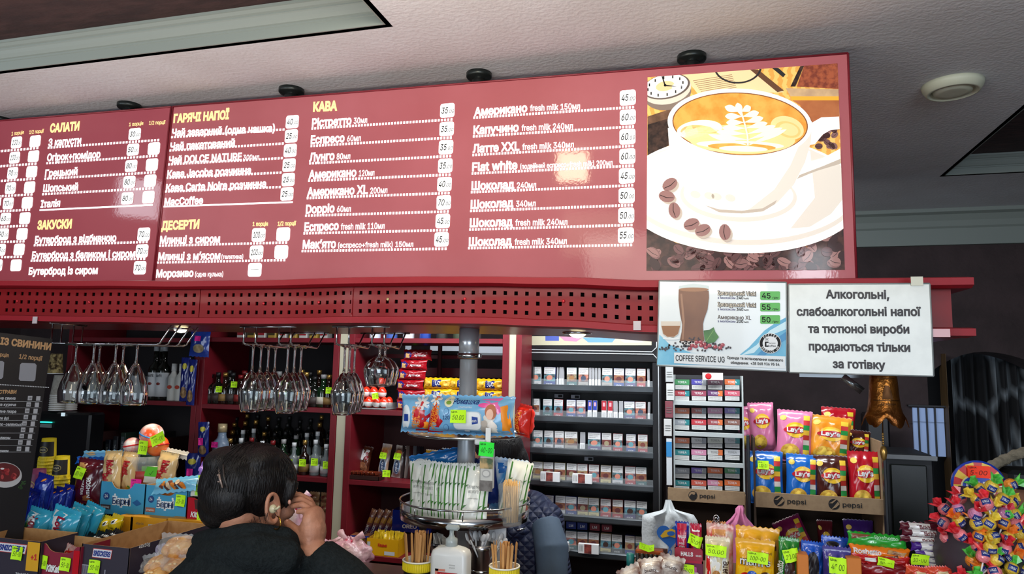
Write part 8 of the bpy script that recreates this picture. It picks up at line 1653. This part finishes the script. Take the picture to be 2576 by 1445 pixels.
# chocolate bar cartons at the front
DB = mat((44, 38, 52), .5); DB2 = mat((40, 24, 24), .5); KRF = mat((176, 134, 84), .85, c2=(164, 122, 74), ns=50)
def logo_sn(D, cx, cy, w, h): D.poly([(cx - w / 2, cy - h * .6), (cx + w * .46, cy - h * .6), (cx + w / 2, cy + h * .6), (cx - w * .46, cy + h * .6)], mat((190, 60, 60), .5), 1); D.poly([(cx - w * .48, cy - h * .52), (cx + w * .44, cy - h * .52), (cx + w * .48, cy + h * .52), (cx - w * .44, cy + h * .52)], mat((214, 214, 220), .5), 2); D.text('SNICKERS', cx, cy - h * .3, mat((30, 50, 130), .5), w=w * .86, h=h * .6, bold=.06, k=3, shear=.15)
t = ltray('bar_carton', 'dark open chocolate bar carton at the bottom left corner with a 50 neon slip', -60, 92, 1360, 1470, DB, KRF, lambda D, w, h: (logo_sn(D, w * .04, h * .8, w * .5, h * .18), D.rect(w * .3, h * .35, w * .5, h * .98, mat((216, 160, 24), .5), 4), D.text('+1', w * .42, h * .6, mat((190, 40, 40), .5), w=w * .1, h=h * .12, bold=.05, k=5), D.text('20x112.5g', w * .26, h * .22, WHT, w=w * .24, h=h * .06, k=2)), 1.66, d=.12, tagd=(46, 1392, 34, 32, '50-00', NEON, -.04))
WRP = gloss((120, 16, 40)); 
t = ltray('bar_carton', 'open wafer bar carton with two neon slips in the middle front', 98, 194, 1376, 1470, mat((130, 24, 50), .5), KRF, lambda D, w, h: (D.text('KitKat', -w * .16, h * .3, WHT, w=w * .36, h=h * .16, bold=.06, k=3, shear=.15), D.text('chunky', w * .14, h * .36, mat((170, 170, 220), .5), w=w * .22, h=h * .07, k=3), D.rect(w * .34, h * .1, w * .5, h * .9, gloss((190, 20, 36)), 1)), 1.66, d=.1, cut=.02, tagd=[(109, 1414, 32, 32, '70-00', NEON, -.05), (167, 1420, 32, 32, '50-00', NEON, -.05)], cutw=.8)
lbag('chocolate_bar', 'red and cream caramel bar sticking up from the wafer carton', 'chocolate', 150, 186, 1374, 1420, gloss((196, 30, 40), c2=(226, 220, 214), ns=22), lambda D, w, h: D.text('TWIX', 0, h * .4, gloss((200, 30, 30)), w=h * .8, h=w * .3, rot=PI / 2 - .2, bold=.08), 1.68, (-.1, .3, 0), th=.015)
t = ltray('bar_carton', 'large open chocolate bar carton with a bar code and 50 neon slip', 198, 318, 1378, 1474, DB, KRF, lambda D, w, h: (logo_sn(D, -w * .06, h * .8, w * .42, h * .2), D.rect(-w * .5, h * .04, -w * .2, h * .48, mat((150, 150, 164), .5), 1), [D.rect(-w * (.49 - .022 * i), h * .06, -w * (.48 - .022 * i), h * .46, DB, 2) for i in range(13)], D.rect(w * .02, h * .1, w * .04, h * .4, mat((150, 150, 164), .5), 1)), 1.78, d=.32, tagd=(240, 1426, 34, 32, '50-00', NEON, -.03),
          side=lambda D: (D.text('40x50g', -.11, .095, WHT, w=.04, h=.009, bold=.02), D.text('SNICKERS', -.02, .06, mat((190, 190, 220), .5), w=.1, h=.026, bold=.08, shear=.15)))
# pastries in clear film
rb = random.Random(9); GLD = mat((196, 130, 60), .5, c2=(226, 176, 106), ns=26, bump=.5, bs=60); FLM = mat((225, 228, 228), .06, alpha=.2, bump=.6, bs=40)
for i, (px, py, rx_, rz_) in enumerate([(452, 1378, 44, 26), (404, 1418, 40, 22), (462, 1424, 50, 20), (396, 1444, 36, 18), (440, 1452, 50, 18)]):
    q = P(px, py, 1.66 - .03 * (i > 1)); s_ = ppm(px, py, 1.64); t = thing('pastry', 'golden nut pastry wrapped in clear film beside the woman, %s' % ['top one', 'middle left', 'middle right', 'lower left', 'lower right'][i], 'pastry', q, (0, rb.uniform(-.3, .3), 0), 'wrapped pastries')
    mb = MB()
    for k in range(5): a = 2 * PI * k / 5; mb.ball((rx_ / s_ * .42 * math.cos(a), .012 * math.sin(a), rz_ / s_ * .3 * math.sin(a)), (rx_ / s_ * .6, .03, rz_ / s_ * .75), GLD, 12)
    mb.build('pastry_body', t); mb = MB()
    for k in range(9): a = rb.uniform(0, 6.28); mb.ball((rx_ / s_ * .5 * math.cos(a), -.026, rz_ / s_ * .5 * math.sin(a)), (.005, .003, .003), mat((236, 206, 150), .5), 6)
    mb.build('nut_topping', t)
    if i in (0, 1, 2): mb = MB(); pouch(mb, rx_ / s_ * 2.6, rz_ / s_ * 2.5, .085, FLM, nx=14, nz_=12, seed=i, wr=.006); mb.v = [(x, y, z - rz_ / s_ * 1.2) for x, y, z in mb.v]; mb.build('film', t)
step('brown base block under the wrapped pastries', 370, 510, 1462, 1.66, .08)
# pink and white carrier bags behind the hand
def crumple(name, lb, px, py, rx_, rz_, Y, m, seed):
    q = P(px, py, Y); s_ = ppm(px, py, Y); mb = MB(); n = 28; k_ = 18; vs = []
    for i in range(k_ + 1):
        t_ = PI * i / k_
        for j in range(n):
            a = 2 * PI * j / n; d = 1 + .1 * math.sin(5 * a + 3 * t_ + seed) + .07 * math.sin(9 * a - 7 * t_ + seed * 2) + .05 * math.sin(13 * t_ + 4 * a)
            vs.append((rx_ / s_ * d * math.sin(t_) * math.cos(a), rx_ / s_ * .7 * d * math.sin(t_) * math.sin(a), -rz_ / s_ * d * math.cos(t_)))
    mb.add(vs, [(i * n + j, i * n + (j + 1) % n, (i + 1) * n + (j + 1) % n, (i + 1) * n + j) for i in range(k_) for j in range(n)], m, True)
    t = thing(name, lb, 'bag', q); mb.build('bag_body', t); mb = MB(); 
    for s2 in (-1, 1): mb.tube([(s2 * .01, 0, rz_ / s_ * .8), (s2 * .03, 0, rz_ / s_ * 1.15), (s2 * .045, .01, rz_ / s_ * 1.3)], [.012, .009, .014], m, 7)
    mb.tube([(-.012, -.01, rz_ / s_ * .86), (.012, -.01, rz_ / s_ * .86)], .007, mat((214, 60, 90), .5), 6); mb.build('knotted_handles', t); return t
PKB = mat((226, 160, 176), .3, coat=.3, alpha=.8, bump=.7, bs=30, c2=(236, 200, 200), ns=12)
zbk = P(880, 1442, 2.35).z
crumple('plastic_bag', 'knotted pink plastic bag of buns on the counter behind the woman', 880, 1398, 56, 40, 2.30, PKB, 1)
crumple('plastic_bag', 'smaller pink plastic bag left of the knotted one', 826, 1388, 26, 24, 2.34, PKB, 4)
crumple('plastic_bag', 'white and pink printed plastic bag seen through the curled hand', 740, 1352, 34, 84, 2.30, mat((222, 214, 218), .3, coat=.3, bump=.7, bs=30, c2=(232, 150, 180), ns=9), 7)
mb = MB(); mb.box((P(810, 1440, 2.33).x, 2.375, (zbk - .01) / 2), (.75, .25, zbk - .012), mat((70, 24, 30), .5), .004); tag(mb.build('back_counter'), 'dark red work counter behind the woman carrying the pink plastic bags', 'counter')
# ================================================ PEOPLE
SKIN = mat((190, 134, 106), .5, c2=(178, 122, 96), ns=22, bump=.15, bs=180); HAIR = mat((10, 8, 9), .42, c2=(24, 20, 20), ns=40, sc3=(5, 5, .8), bump=.35, bs=60, spec=.3); FLEECE = mat((22, 28, 30), .95, c2=(30, 36, 38), ns=120, bump=.6, bs=200, spec=.2)
def remesh(o, vox, sm=4):
    m = o.modifiers.new('r', 'REMESH'); m.mode = 'VOXEL'; m.voxel_size = vox; m.use_smooth_shade = True
    if sm: m = o.modifiers.new('s', 'SMOOTH'); m.factor = .5; m.iterations = sm
    return o
def rotM(f, c):
    """frame with x along facing f, y to the left, z up, at c"""
    f = V(f).normalized(); z = V((0, 0, 1)); l = z.cross(f).normalized(); z = f.cross(l); return Matrix.Translation(c) @ Matrix((f, l, z)).transposed().to_4x4()
def person_head(mb, M, m, s=1.0):
    """skull, face, nose, lips and jaw in one lump; x is the facing direction"""
    def b(c, r): mb.ball(c, r, m, 20, M)
    b((0, 0, .03 * s), (.094 * s, .074 * s, .092 * s)); b((.03 * s, 0, -.03 * s), (.062 * s, .058 * s, .075 * s)); b((.05 * s, 0, -.078 * s), (.035 * s, .036 * s, .026 * s)); b((-.03 * s, 0, -.02 * s), (.055 * s, .06 * s, .06 * s))
    mb.tube([(.084 * s, 0, .015 * s), (.098 * s, 0, -.01 * s), (.106 * s, 0, -.026 * s), (.09 * s, 0, -.034 * s)], [.008 * s, .009 * s, .013 * s, .01 * s], m, 10, M=M)
    for y in (-.014, .014): b((.096 * s, y * s, -.03 * s), (.009 * s,) * 3); b((.062 * s, y * 2.6 * s, -.02 * s), (.026 * s, .024 * s, .022 * s))
    b((.088 * s, 0, -.05 * s), (.01 * s, .022 * s, .006 * s)); b((.086 * s, 0, -.059 * s), (.01 * s, .019 * s, .006 * s)); b((.082 * s, 0, .032 * s), (.012 * s, .05 * s, .01 * s))
def ear(mb, M, side, m, s=1.0):
    pts = [(.004 + .017 * math.cos(a) * s - .006 * math.sin(a), side * (.074 + .009 * (1 - .3 * math.cos(a))) * s, -.008 + .032 * math.sin(a) * s) for a in [2 * PI * i / 16 for i in range(16)]]
    mb.tube(pts, .0052 * s, m, 8, True, M); mb.ball((.004, side * .074 * s, -.008), (.013 * s, .005 * s, .024 * s), m, 12, M); mb.ball((.006, side * .077 * s, -.038 * s), (.009 * s, .005 * s, .01 * s), m, 10, M)
def finger(mb, pts, r, m): mb.tube(pts, r, m, 10); mb.ball(pts[-1], r[-1] * .98, m, 10); mb.ball(pts[0], r[0], m, 10)
# ---- woman seen from behind, right hand raised to her face
Y0 = 1.45; Wp = lambda x, y, d=0: P(x, y, Y0 + d)
t = thing('person', 'person with black clipped-up hair and dark fleece, seen from behind, hand raised to face', 'person')
fd = V((.42, .9, -.12)); HC_ = Wp(634, 1258); MH = rotM(fd, HC_)
mb = MB(); person_head(mb, MH, SKIN); ear(mb, MH, -1, SKIN); ear(mb, MH, 1, SKIN)
nk = Wp(618, 1400, .03); mb.tube([HC_ + V((-.012, 0, -.03)), Wp(640, 1330, .0), nk], [.058, .054, .066], SKIN, 20)
mb.ball(Wp(640, 1500, .05), (.13, .08, .11), SKIN, 20); mb.tube([Wp(620, 1460, .03), Wp(640, 1800, -.1), Wp(640, 2200, -.13)], [.1, .11, .12], SKIN, 20)   # trunk under the fleece
sh = Wp(800, 1450, .05); el = Wp(930, 1545, -.02); wr = Wp(782, 1384, -.01)
mb.tube([Wp(720, 1440, .05), sh, el], [.06, .055, .042], SKIN, 16); mb.tube([el, Wp(850, 1450, -.015), wr, Wp(782, 1372, -.01)], [.042, .036, .03, .029], SKIN, 16)
mb.tube([Wp(560, 1440, .05), Wp(470, 1500, .06), Wp(460, 1760, .08)], [.06, .055, .045], SKIN, 16)
# palm and curled fingers
mb.ball(Wp(786, 1340, 0), (.03, .034, .042), SKIN, 16); mb.ball(Wp(789, 1312, .005), (.022, .036, .034), SKIN, 16); mb.ball(Wp(778, 1358, -.005), (.027, .026, .03), SKIN, 16)
for i, (k, p1, p2, tp) in enumerate([((795, 1300), (778, 1266), (752, 1252), (728, 1256)), ((798, 1304), (781, 1271), (755, 1258), (727, 1262)), ((800, 1310), (784, 1280), (757, 1266), (731, 1270)), ((801, 1318), (788, 1292), (764, 1276), (741, 1279))]):
    d = .055 - .0215 * i; e = 5 * i - 6; finger(mb, [Wp(k[0], k[1] + e, d), Wp(p1[0], p1[1] + e, d), Wp(p2[0] + 2 * i, p2[1] + e, d), Wp(tp[0] + 3 * i, tp[1] + e, d + .004)], [.0102 - .0003 * i, .0092 - .0003 * i, .0082 - .0003 * i, .0074 - .0003 * i], SKIN)
finger(mb, [Wp(776, 1362, -.02), Wp(756, 1346, -.018), Wp(738, 1330, -.008), Wp(723, 1316, .004)], [.016, .0125, .0105, .009], SKIN)
remesh(mb.build('body', t), .0032, 3)
mb = MB()
for k in range(3): pass
NAIL = mat((206, 150, 130), .25)
for (x, y, d) in ((722, 1314, -.001), (728, 1264, -.004)): mb.ball(Wp(x, y, d), (.004, .003, .0055), NAIL, 8)
mb.build('fingernails', t)
mb = MB()
for s_ in (-1, 1): mb.ball((.078, s_ * .03, .008), .0125, WHT, 12, MH); mb.ball((.0885, s_ * .031, .008), .006, INK, 8, MH)
mb.build('eyes', t); mb = MB(); mb.ball((.0925, 0, -.054), (.008, .021, .008), mat((150, 70, 70), .4), 12, MH); mb.build('lips', t)
# hair: smooth cap swept up into two lobes, strands as modelled ridges
mb = MB()
def hb(c, r, n=24): mb.ball(c, r, HAIR, n)
mb.ball((-.006, 0, .038), (.105, .084, .091), HAIR, 28, MH); mb.ball((-.05, .004, .01), (.064, .072, .064), HAIR, 24, MH); mb.ball((-.062, .02, -.034), (.04, .048, .03), HAIR, 20, MH)
hb(Wp(573, 1222, -.02), (.056, .075, .078)); hb(Wp(574, 1163, -.03), (.05, .06, .036)); hb(Wp(662, 1163, -.01), (.042, .06, .036)); hb(Wp(552, 1262, -.02), (.036, .06, .06)); hb(Wp(578, 1296, .0), (.04, .05, .036))
mb.tube([MH @ V((.05, -.072, .05)), MH @ V((.045, -.078, .02)), MH @ V((.04, -.077, -.01))], [.018, .012, .004], HAIR, 8)
rb = random.Random(5); o = remesh(mb.build('hair', t), .005, 3)
mb = MB()
def strand(pts, r=.0012): mb.tube(pts, [r] * (len(pts) - 1) + [r * .4], HAIR, 5)
for i in range(110):
    az = 2 * PI * i / 110; pts = []
    for e in (1.75, 1.35, .95, .55, .2): pts.append(MH @ V((-.006 + .1062 * math.sin(e) * math.cos(az), .0852 * math.sin(e) * math.sin(az), .038 + .0922 * math.cos(e))) + V((rb.uniform(-.002, .002), 0, rb.uniform(-.002, .002))))
    if math.cos(az) < .75: strand(pts, .0008)
for i in range(40):
    f = i / 39; x0 = 528 + 88 * f; strand([Wp(x0 + 20, 1290, -.075), Wp(x0, 1235, -.097 + .03 * abs(f - .5)), Wp(x0 + 6, 1180, -.088), Wp(x0 + 20, 1150, -.05)], .0007)
for i in range(34):
    f = rb.random(); x0 = 560 + 140 * f; y0 = 1326 - 60 * max(0, f - .4) + rb.uniform(-8, 6); strand([Wp(x0, y0 - 14, -.06 + .02 * f), Wp(x0 + rb.uniform(-6, 8), y0 + 2, -.058), Wp(x0 + rb.uniform(-8, 14), y0 + 14, -.05)], .0004)
for i in range(12): f = i / 11; strand([Wp(530 + 70 * f, 1190 - 50 * math.sin(f * 1.6), -.05), Wp(540 + 90 * f, 1160 - 25 * math.sin(f * 3), -.05), Wp(560 + 90 * f + rb.uniform(-20, 20), 1136 + rb.uniform(-6, 4) + 14 * abs(f - .6), -.02)], .0009)
mb.build('loose_strands', t)
mb = MB(); CL = mat((150, 130, 120), .25, .5); mb.tube([Wp(551, 1172, -.085), Wp(552, 1200, -.1), Wp(560, 1228, -.105)], [.0022, .0028, .002], CL, 6); mb.tube([Wp(561, 1170, -.09), Wp(563, 1200, -.105), Wp(573, 1230, -.11)], [.0018, .0022, .0016], mat((50, 44, 42), .4), 6)
mb.tube([Wp(524, 1194, -.06), Wp(550, 1196, -.1)], .0018, CL, 6); mb.tube([Wp(524, 1194, -.06), Wp(532, 1210, -.08), Wp(552, 1213, -.103)], .0018, CL, 6); mb.tube([Wp(534, 1196, -.085), Wp(537, 1211, -.09)], .0014, CL, 6); mb.tube([Wp(522, 1216, -.05), Wp(521, 1230, -.05), Wp(533, 1222, -.075)], .0022, BLK, 6); mb.build('hair_clip', t)
EB = mat((196, 186, 150), .35, coat=.4); mb = MB(); q = MH @ V((.0, -.088, -.026)); mb.ball(Wp(687, 1281, -.085), (.0085, .008, .0095), EB, 14); mb.tube([Wp(690, 1283, -.088), Wp(698, 1280, -.092), Wp(704, 1274, -.09)], .0028, EB, 8); mb.build('earbud', t)
mb = MB(); GE = mat((214, 160, 70), .2, 1); mb.tube([Wp(695 + 11 * math.sin(a), 1316 - 17 * math.cos(a), -.08 - .008 * math.sin(a)) for a in [.3 + i * .34 for i in range(11)]], .0016, GE, 8); mb.build('hoop_earring', t)
# fleece with its folded hood
mb = MB(); mb.ball(Wp(650, 1470, .05), (.21, .12, .115), FLEECE, 28); mb.tube([Wp(650, 1470, .05), Wp(650, 1700, -.09), Wp(650, 2150, -.13)], [.18, .15, .15], FLEECE, 28)
mb.tube([Wp(500, 1360, .02), Wp(560, 1349, -.06), Wp(640, 1346, -.085), Wp(715, 1354, -.06), Wp(752, 1378, .0)], [.02, .024, .026, .024, .02], FLEECE, 14)
mb.tube([Wp(505, 1395, .0), Wp(570, 1392, -.09), Wp(650, 1392, -.115), Wp(720, 1400, -.09), Wp(748, 1420, -.02)], [.034, .038, .04, .036, .026], FLEECE, 14)
mb.tube([Wp(500, 1365, .04), Wp(580, 1352, .09), Wp(690, 1352, .1), Wp(750, 1375, .02)], [.02, .024, .024, .02], FLEECE, 12); mb.ball(Wp(640, 1450, -.05), (.12, .1, .075), FLEECE, 20)
mb.tube([Wp(560, 1430, .04), Wp(462, 1495, .05), Wp(450, 1760, .08)], [.075, .07, .06], FLEECE, 16); mb.tube([Wp(730, 1440, .05), sh, el], [.085, .075, .062], FLEECE, 16)
mb.tube([el, Wp(860, 1456, -.016), Wp(800, 1400, -.01)], [.06, .053, .043], FLEECE, 18); mb.ball(el, .062, FLEECE, 14)
remesh(mb.build('fleece', t), .006, 5)
mb = MB(); mb.tube([Wp(x, y, d) for x, y, d in ((748, 1394, -.06), (755, 1410, -.07), (752, 1430, -.075))], .002, mat((14, 18, 20), .9), 6); mb.build('hood_seam', t)
# ---- second person stooping behind the display column
Y1 = 2.62; Mp = lambda x, y, d=0: P(x, y, Y1 + d)
QLT = bpy.data.materials.new('quilted_navy'); QLT.use_nodes = True; nt = QLT.node_tree; b_ = nt.nodes['Principled BSDF']; b_.inputs['Base Color'].default_value = lin((26, 36, 66)); b_.inputs['Roughness'].default_value = .55
tc_ = nt.nodes.new('ShaderNodeTexCoord'); sm_ = nt.nodes.new('ShaderNodeMath'); sm_.operation = 'MINIMUM'
for i, ang in enumerate((.85, -.85)):
    mp = nt.nodes.new('ShaderNodeMapping'); mp.inputs['Rotation'].default_value = (0, ang, 0); wv = nt.nodes.new('ShaderNodeTexWave'); wv.inputs['Scale'].default_value = 13; nt.links.new(tc_.outputs['Object'], mp.inputs[0]); nt.links.new(mp.outputs[0], wv.inputs[0])
    pw = nt.nodes.new('ShaderNodeMath'); pw.operation = 'POWER'; pw.inputs[1].default_value = .35; nt.links.new(wv.outputs['Fac'], pw.inputs[0]); nt.links.new(pw.outputs[0], sm_.inputs[i])
bp_ = nt.nodes.new('ShaderNodeBump'); bp_.inputs['Strength'].default_value = .5; bp_.inputs['Distance'].default_value = .02; nt.links.new(sm_.outputs[0], bp_.inputs['Height']); nt.links.new(bp_.outputs[0], b_.inputs['Normal'])
t = thing('person', 'person in a navy quilted vest stooping behind the round display, short dark hair', 'person')
h2 = Mp(1258, 1172); M2 = rotM((-.75, -.5, -.45), h2); mb = MB(); person_head(mb, M2, SKIN, 1.0); ear(mb, M2, 1, SKIN); ear(mb, M2, -1, SKIN)
mb.tube([h2, Mp(1290, 1235, .05), Mp(1320, 1290, .08)], [.05, .055, .07], SKIN, 16); mb.tube([Mp(1320, 1290, .08), Mp(1325, 1420, .1), Mp(1330, 1700, .14)], [.11, .13, .14], SKIN, 20)
mb.tube([Mp(1385, 1320, .06), Mp(1390, 1450, -.02), Mp(1330, 1560, -.12), Mp(1290, 1570, -.16)], [.05, .045, .035, .025], SKIN, 14); mb.tube([Mp(1265, 1330, .1), Mp(1220, 1440, .0), Mp(1200, 1560, -.1)], [.05, .045, .03], SKIN, 14)
for k, (xx_, yy_) in enumerate(((1290, 1570), (1200, 1560))):
    c = Mp(xx_, yy_, -.16 + .06 * k); mb.ball(c + V((0, -.03, -.01)), (.035, .045, .018), SKIN, 12)
    for i in range(4): finger(mb, [c + V((-.024 + .016 * i, -.06, -.008)), c + V((-.026 + .017 * i, -.095, -.012)), c + V((-.026 + .017 * i, -.118 + .004 * abs(i - 1), -.024))], [.009, .008, .007], SKIN)
    finger(mb, [c + V((.03 * (1 - 2 * k), -.03, -.008)), c + V((.05 * (1 - 2 * k), -.06, -.014))], [.011, .009], SKIN)
remesh(mb.build('body', t), .0045, 2)
mb = MB(); 
for s_ in (-1, 1): mb.ball((.078, s_ * .03, .008), .0125, WHT, 10, M2); mb.ball((.0885, s_ * .031, .008), .006, INK, 8, M2)
mb.build('eyes', t)
mb = MB(); mb.ball((-.018, 0, .05), (.1, .084, .085), HAIR, 22, M2); mb.ball((-.055, 0, .0), (.06, .072, .075), HAIR, 18, M2); remesh(mb.build('hair', t), .006, 2)
mb = MB(); HQ = mat((16, 12, 12), .6)
for i in range(90):
    a = rb.uniform(0, 6.28); e = rb.uniform(.1, 1.4); p = V((-.018 + .1 * math.sin(e) * math.cos(a), .084 * math.sin(e) * math.sin(a), .05 + .085 * math.cos(e))); p = M2 @ p; mb.tube([p, p + (p - h2).normalized() * .012 + V((rb.uniform(-.006, .006), 0, 0))], [.0016, .0005], HQ, 4)
mb.build('short_strands', t)
mb = MB(); mb.ball(Mp(1330, 1335, .07), (.125, .12, .15), QLT, 28); mb.tube([Mp(1330, 1330, .07), Mp(1338, 1440, .08), Mp(1345, 1700, .12)], [.135, .15, .16], QLT, 28); mb.ball(Mp(1380, 1320, .04), (.06, .08, .08), QLT, 20); mb.tube([Mp(1272, 1262, .03), Mp(1300, 1252, -.02), Mp(1330, 1262, -.02)], [.03, .034, .03], QLT, 12)
mb.tube([Mp(1272, 1320, -.05), Mp(1290, 1340, -.07), Mp(1318, 1330, -.06)], [.024, .026, .02], QLT, 12); remesh(mb.build('quilted_vest', t), .007, 3)
SLV = mat((74, 92, 112), .8, c2=(66, 84, 104), ns=9, bump=.3, bs=14); mb = MB(); mb.tube([Mp(1372, 1316, .0), Mp(1388, 1380, -.05), Mp(1388, 1460, -.07), Mp(1345, 1545, -.14)], [.055, .062, .056, .042], SLV, 20); mb.tube([Mp(1270, 1340, .08), Mp(1222, 1440, .0), Mp(1203, 1550, -.09)], [.06, .054, .04], SLV, 16); remesh(mb.build('sleeves', t), .006, 3)
mb = MB(); mb.tube([Mp(1301, 1334, -.115), Mp(1321, 1331, -.1)], .003, CHROME, 6); mb.build('zip_pull', t)
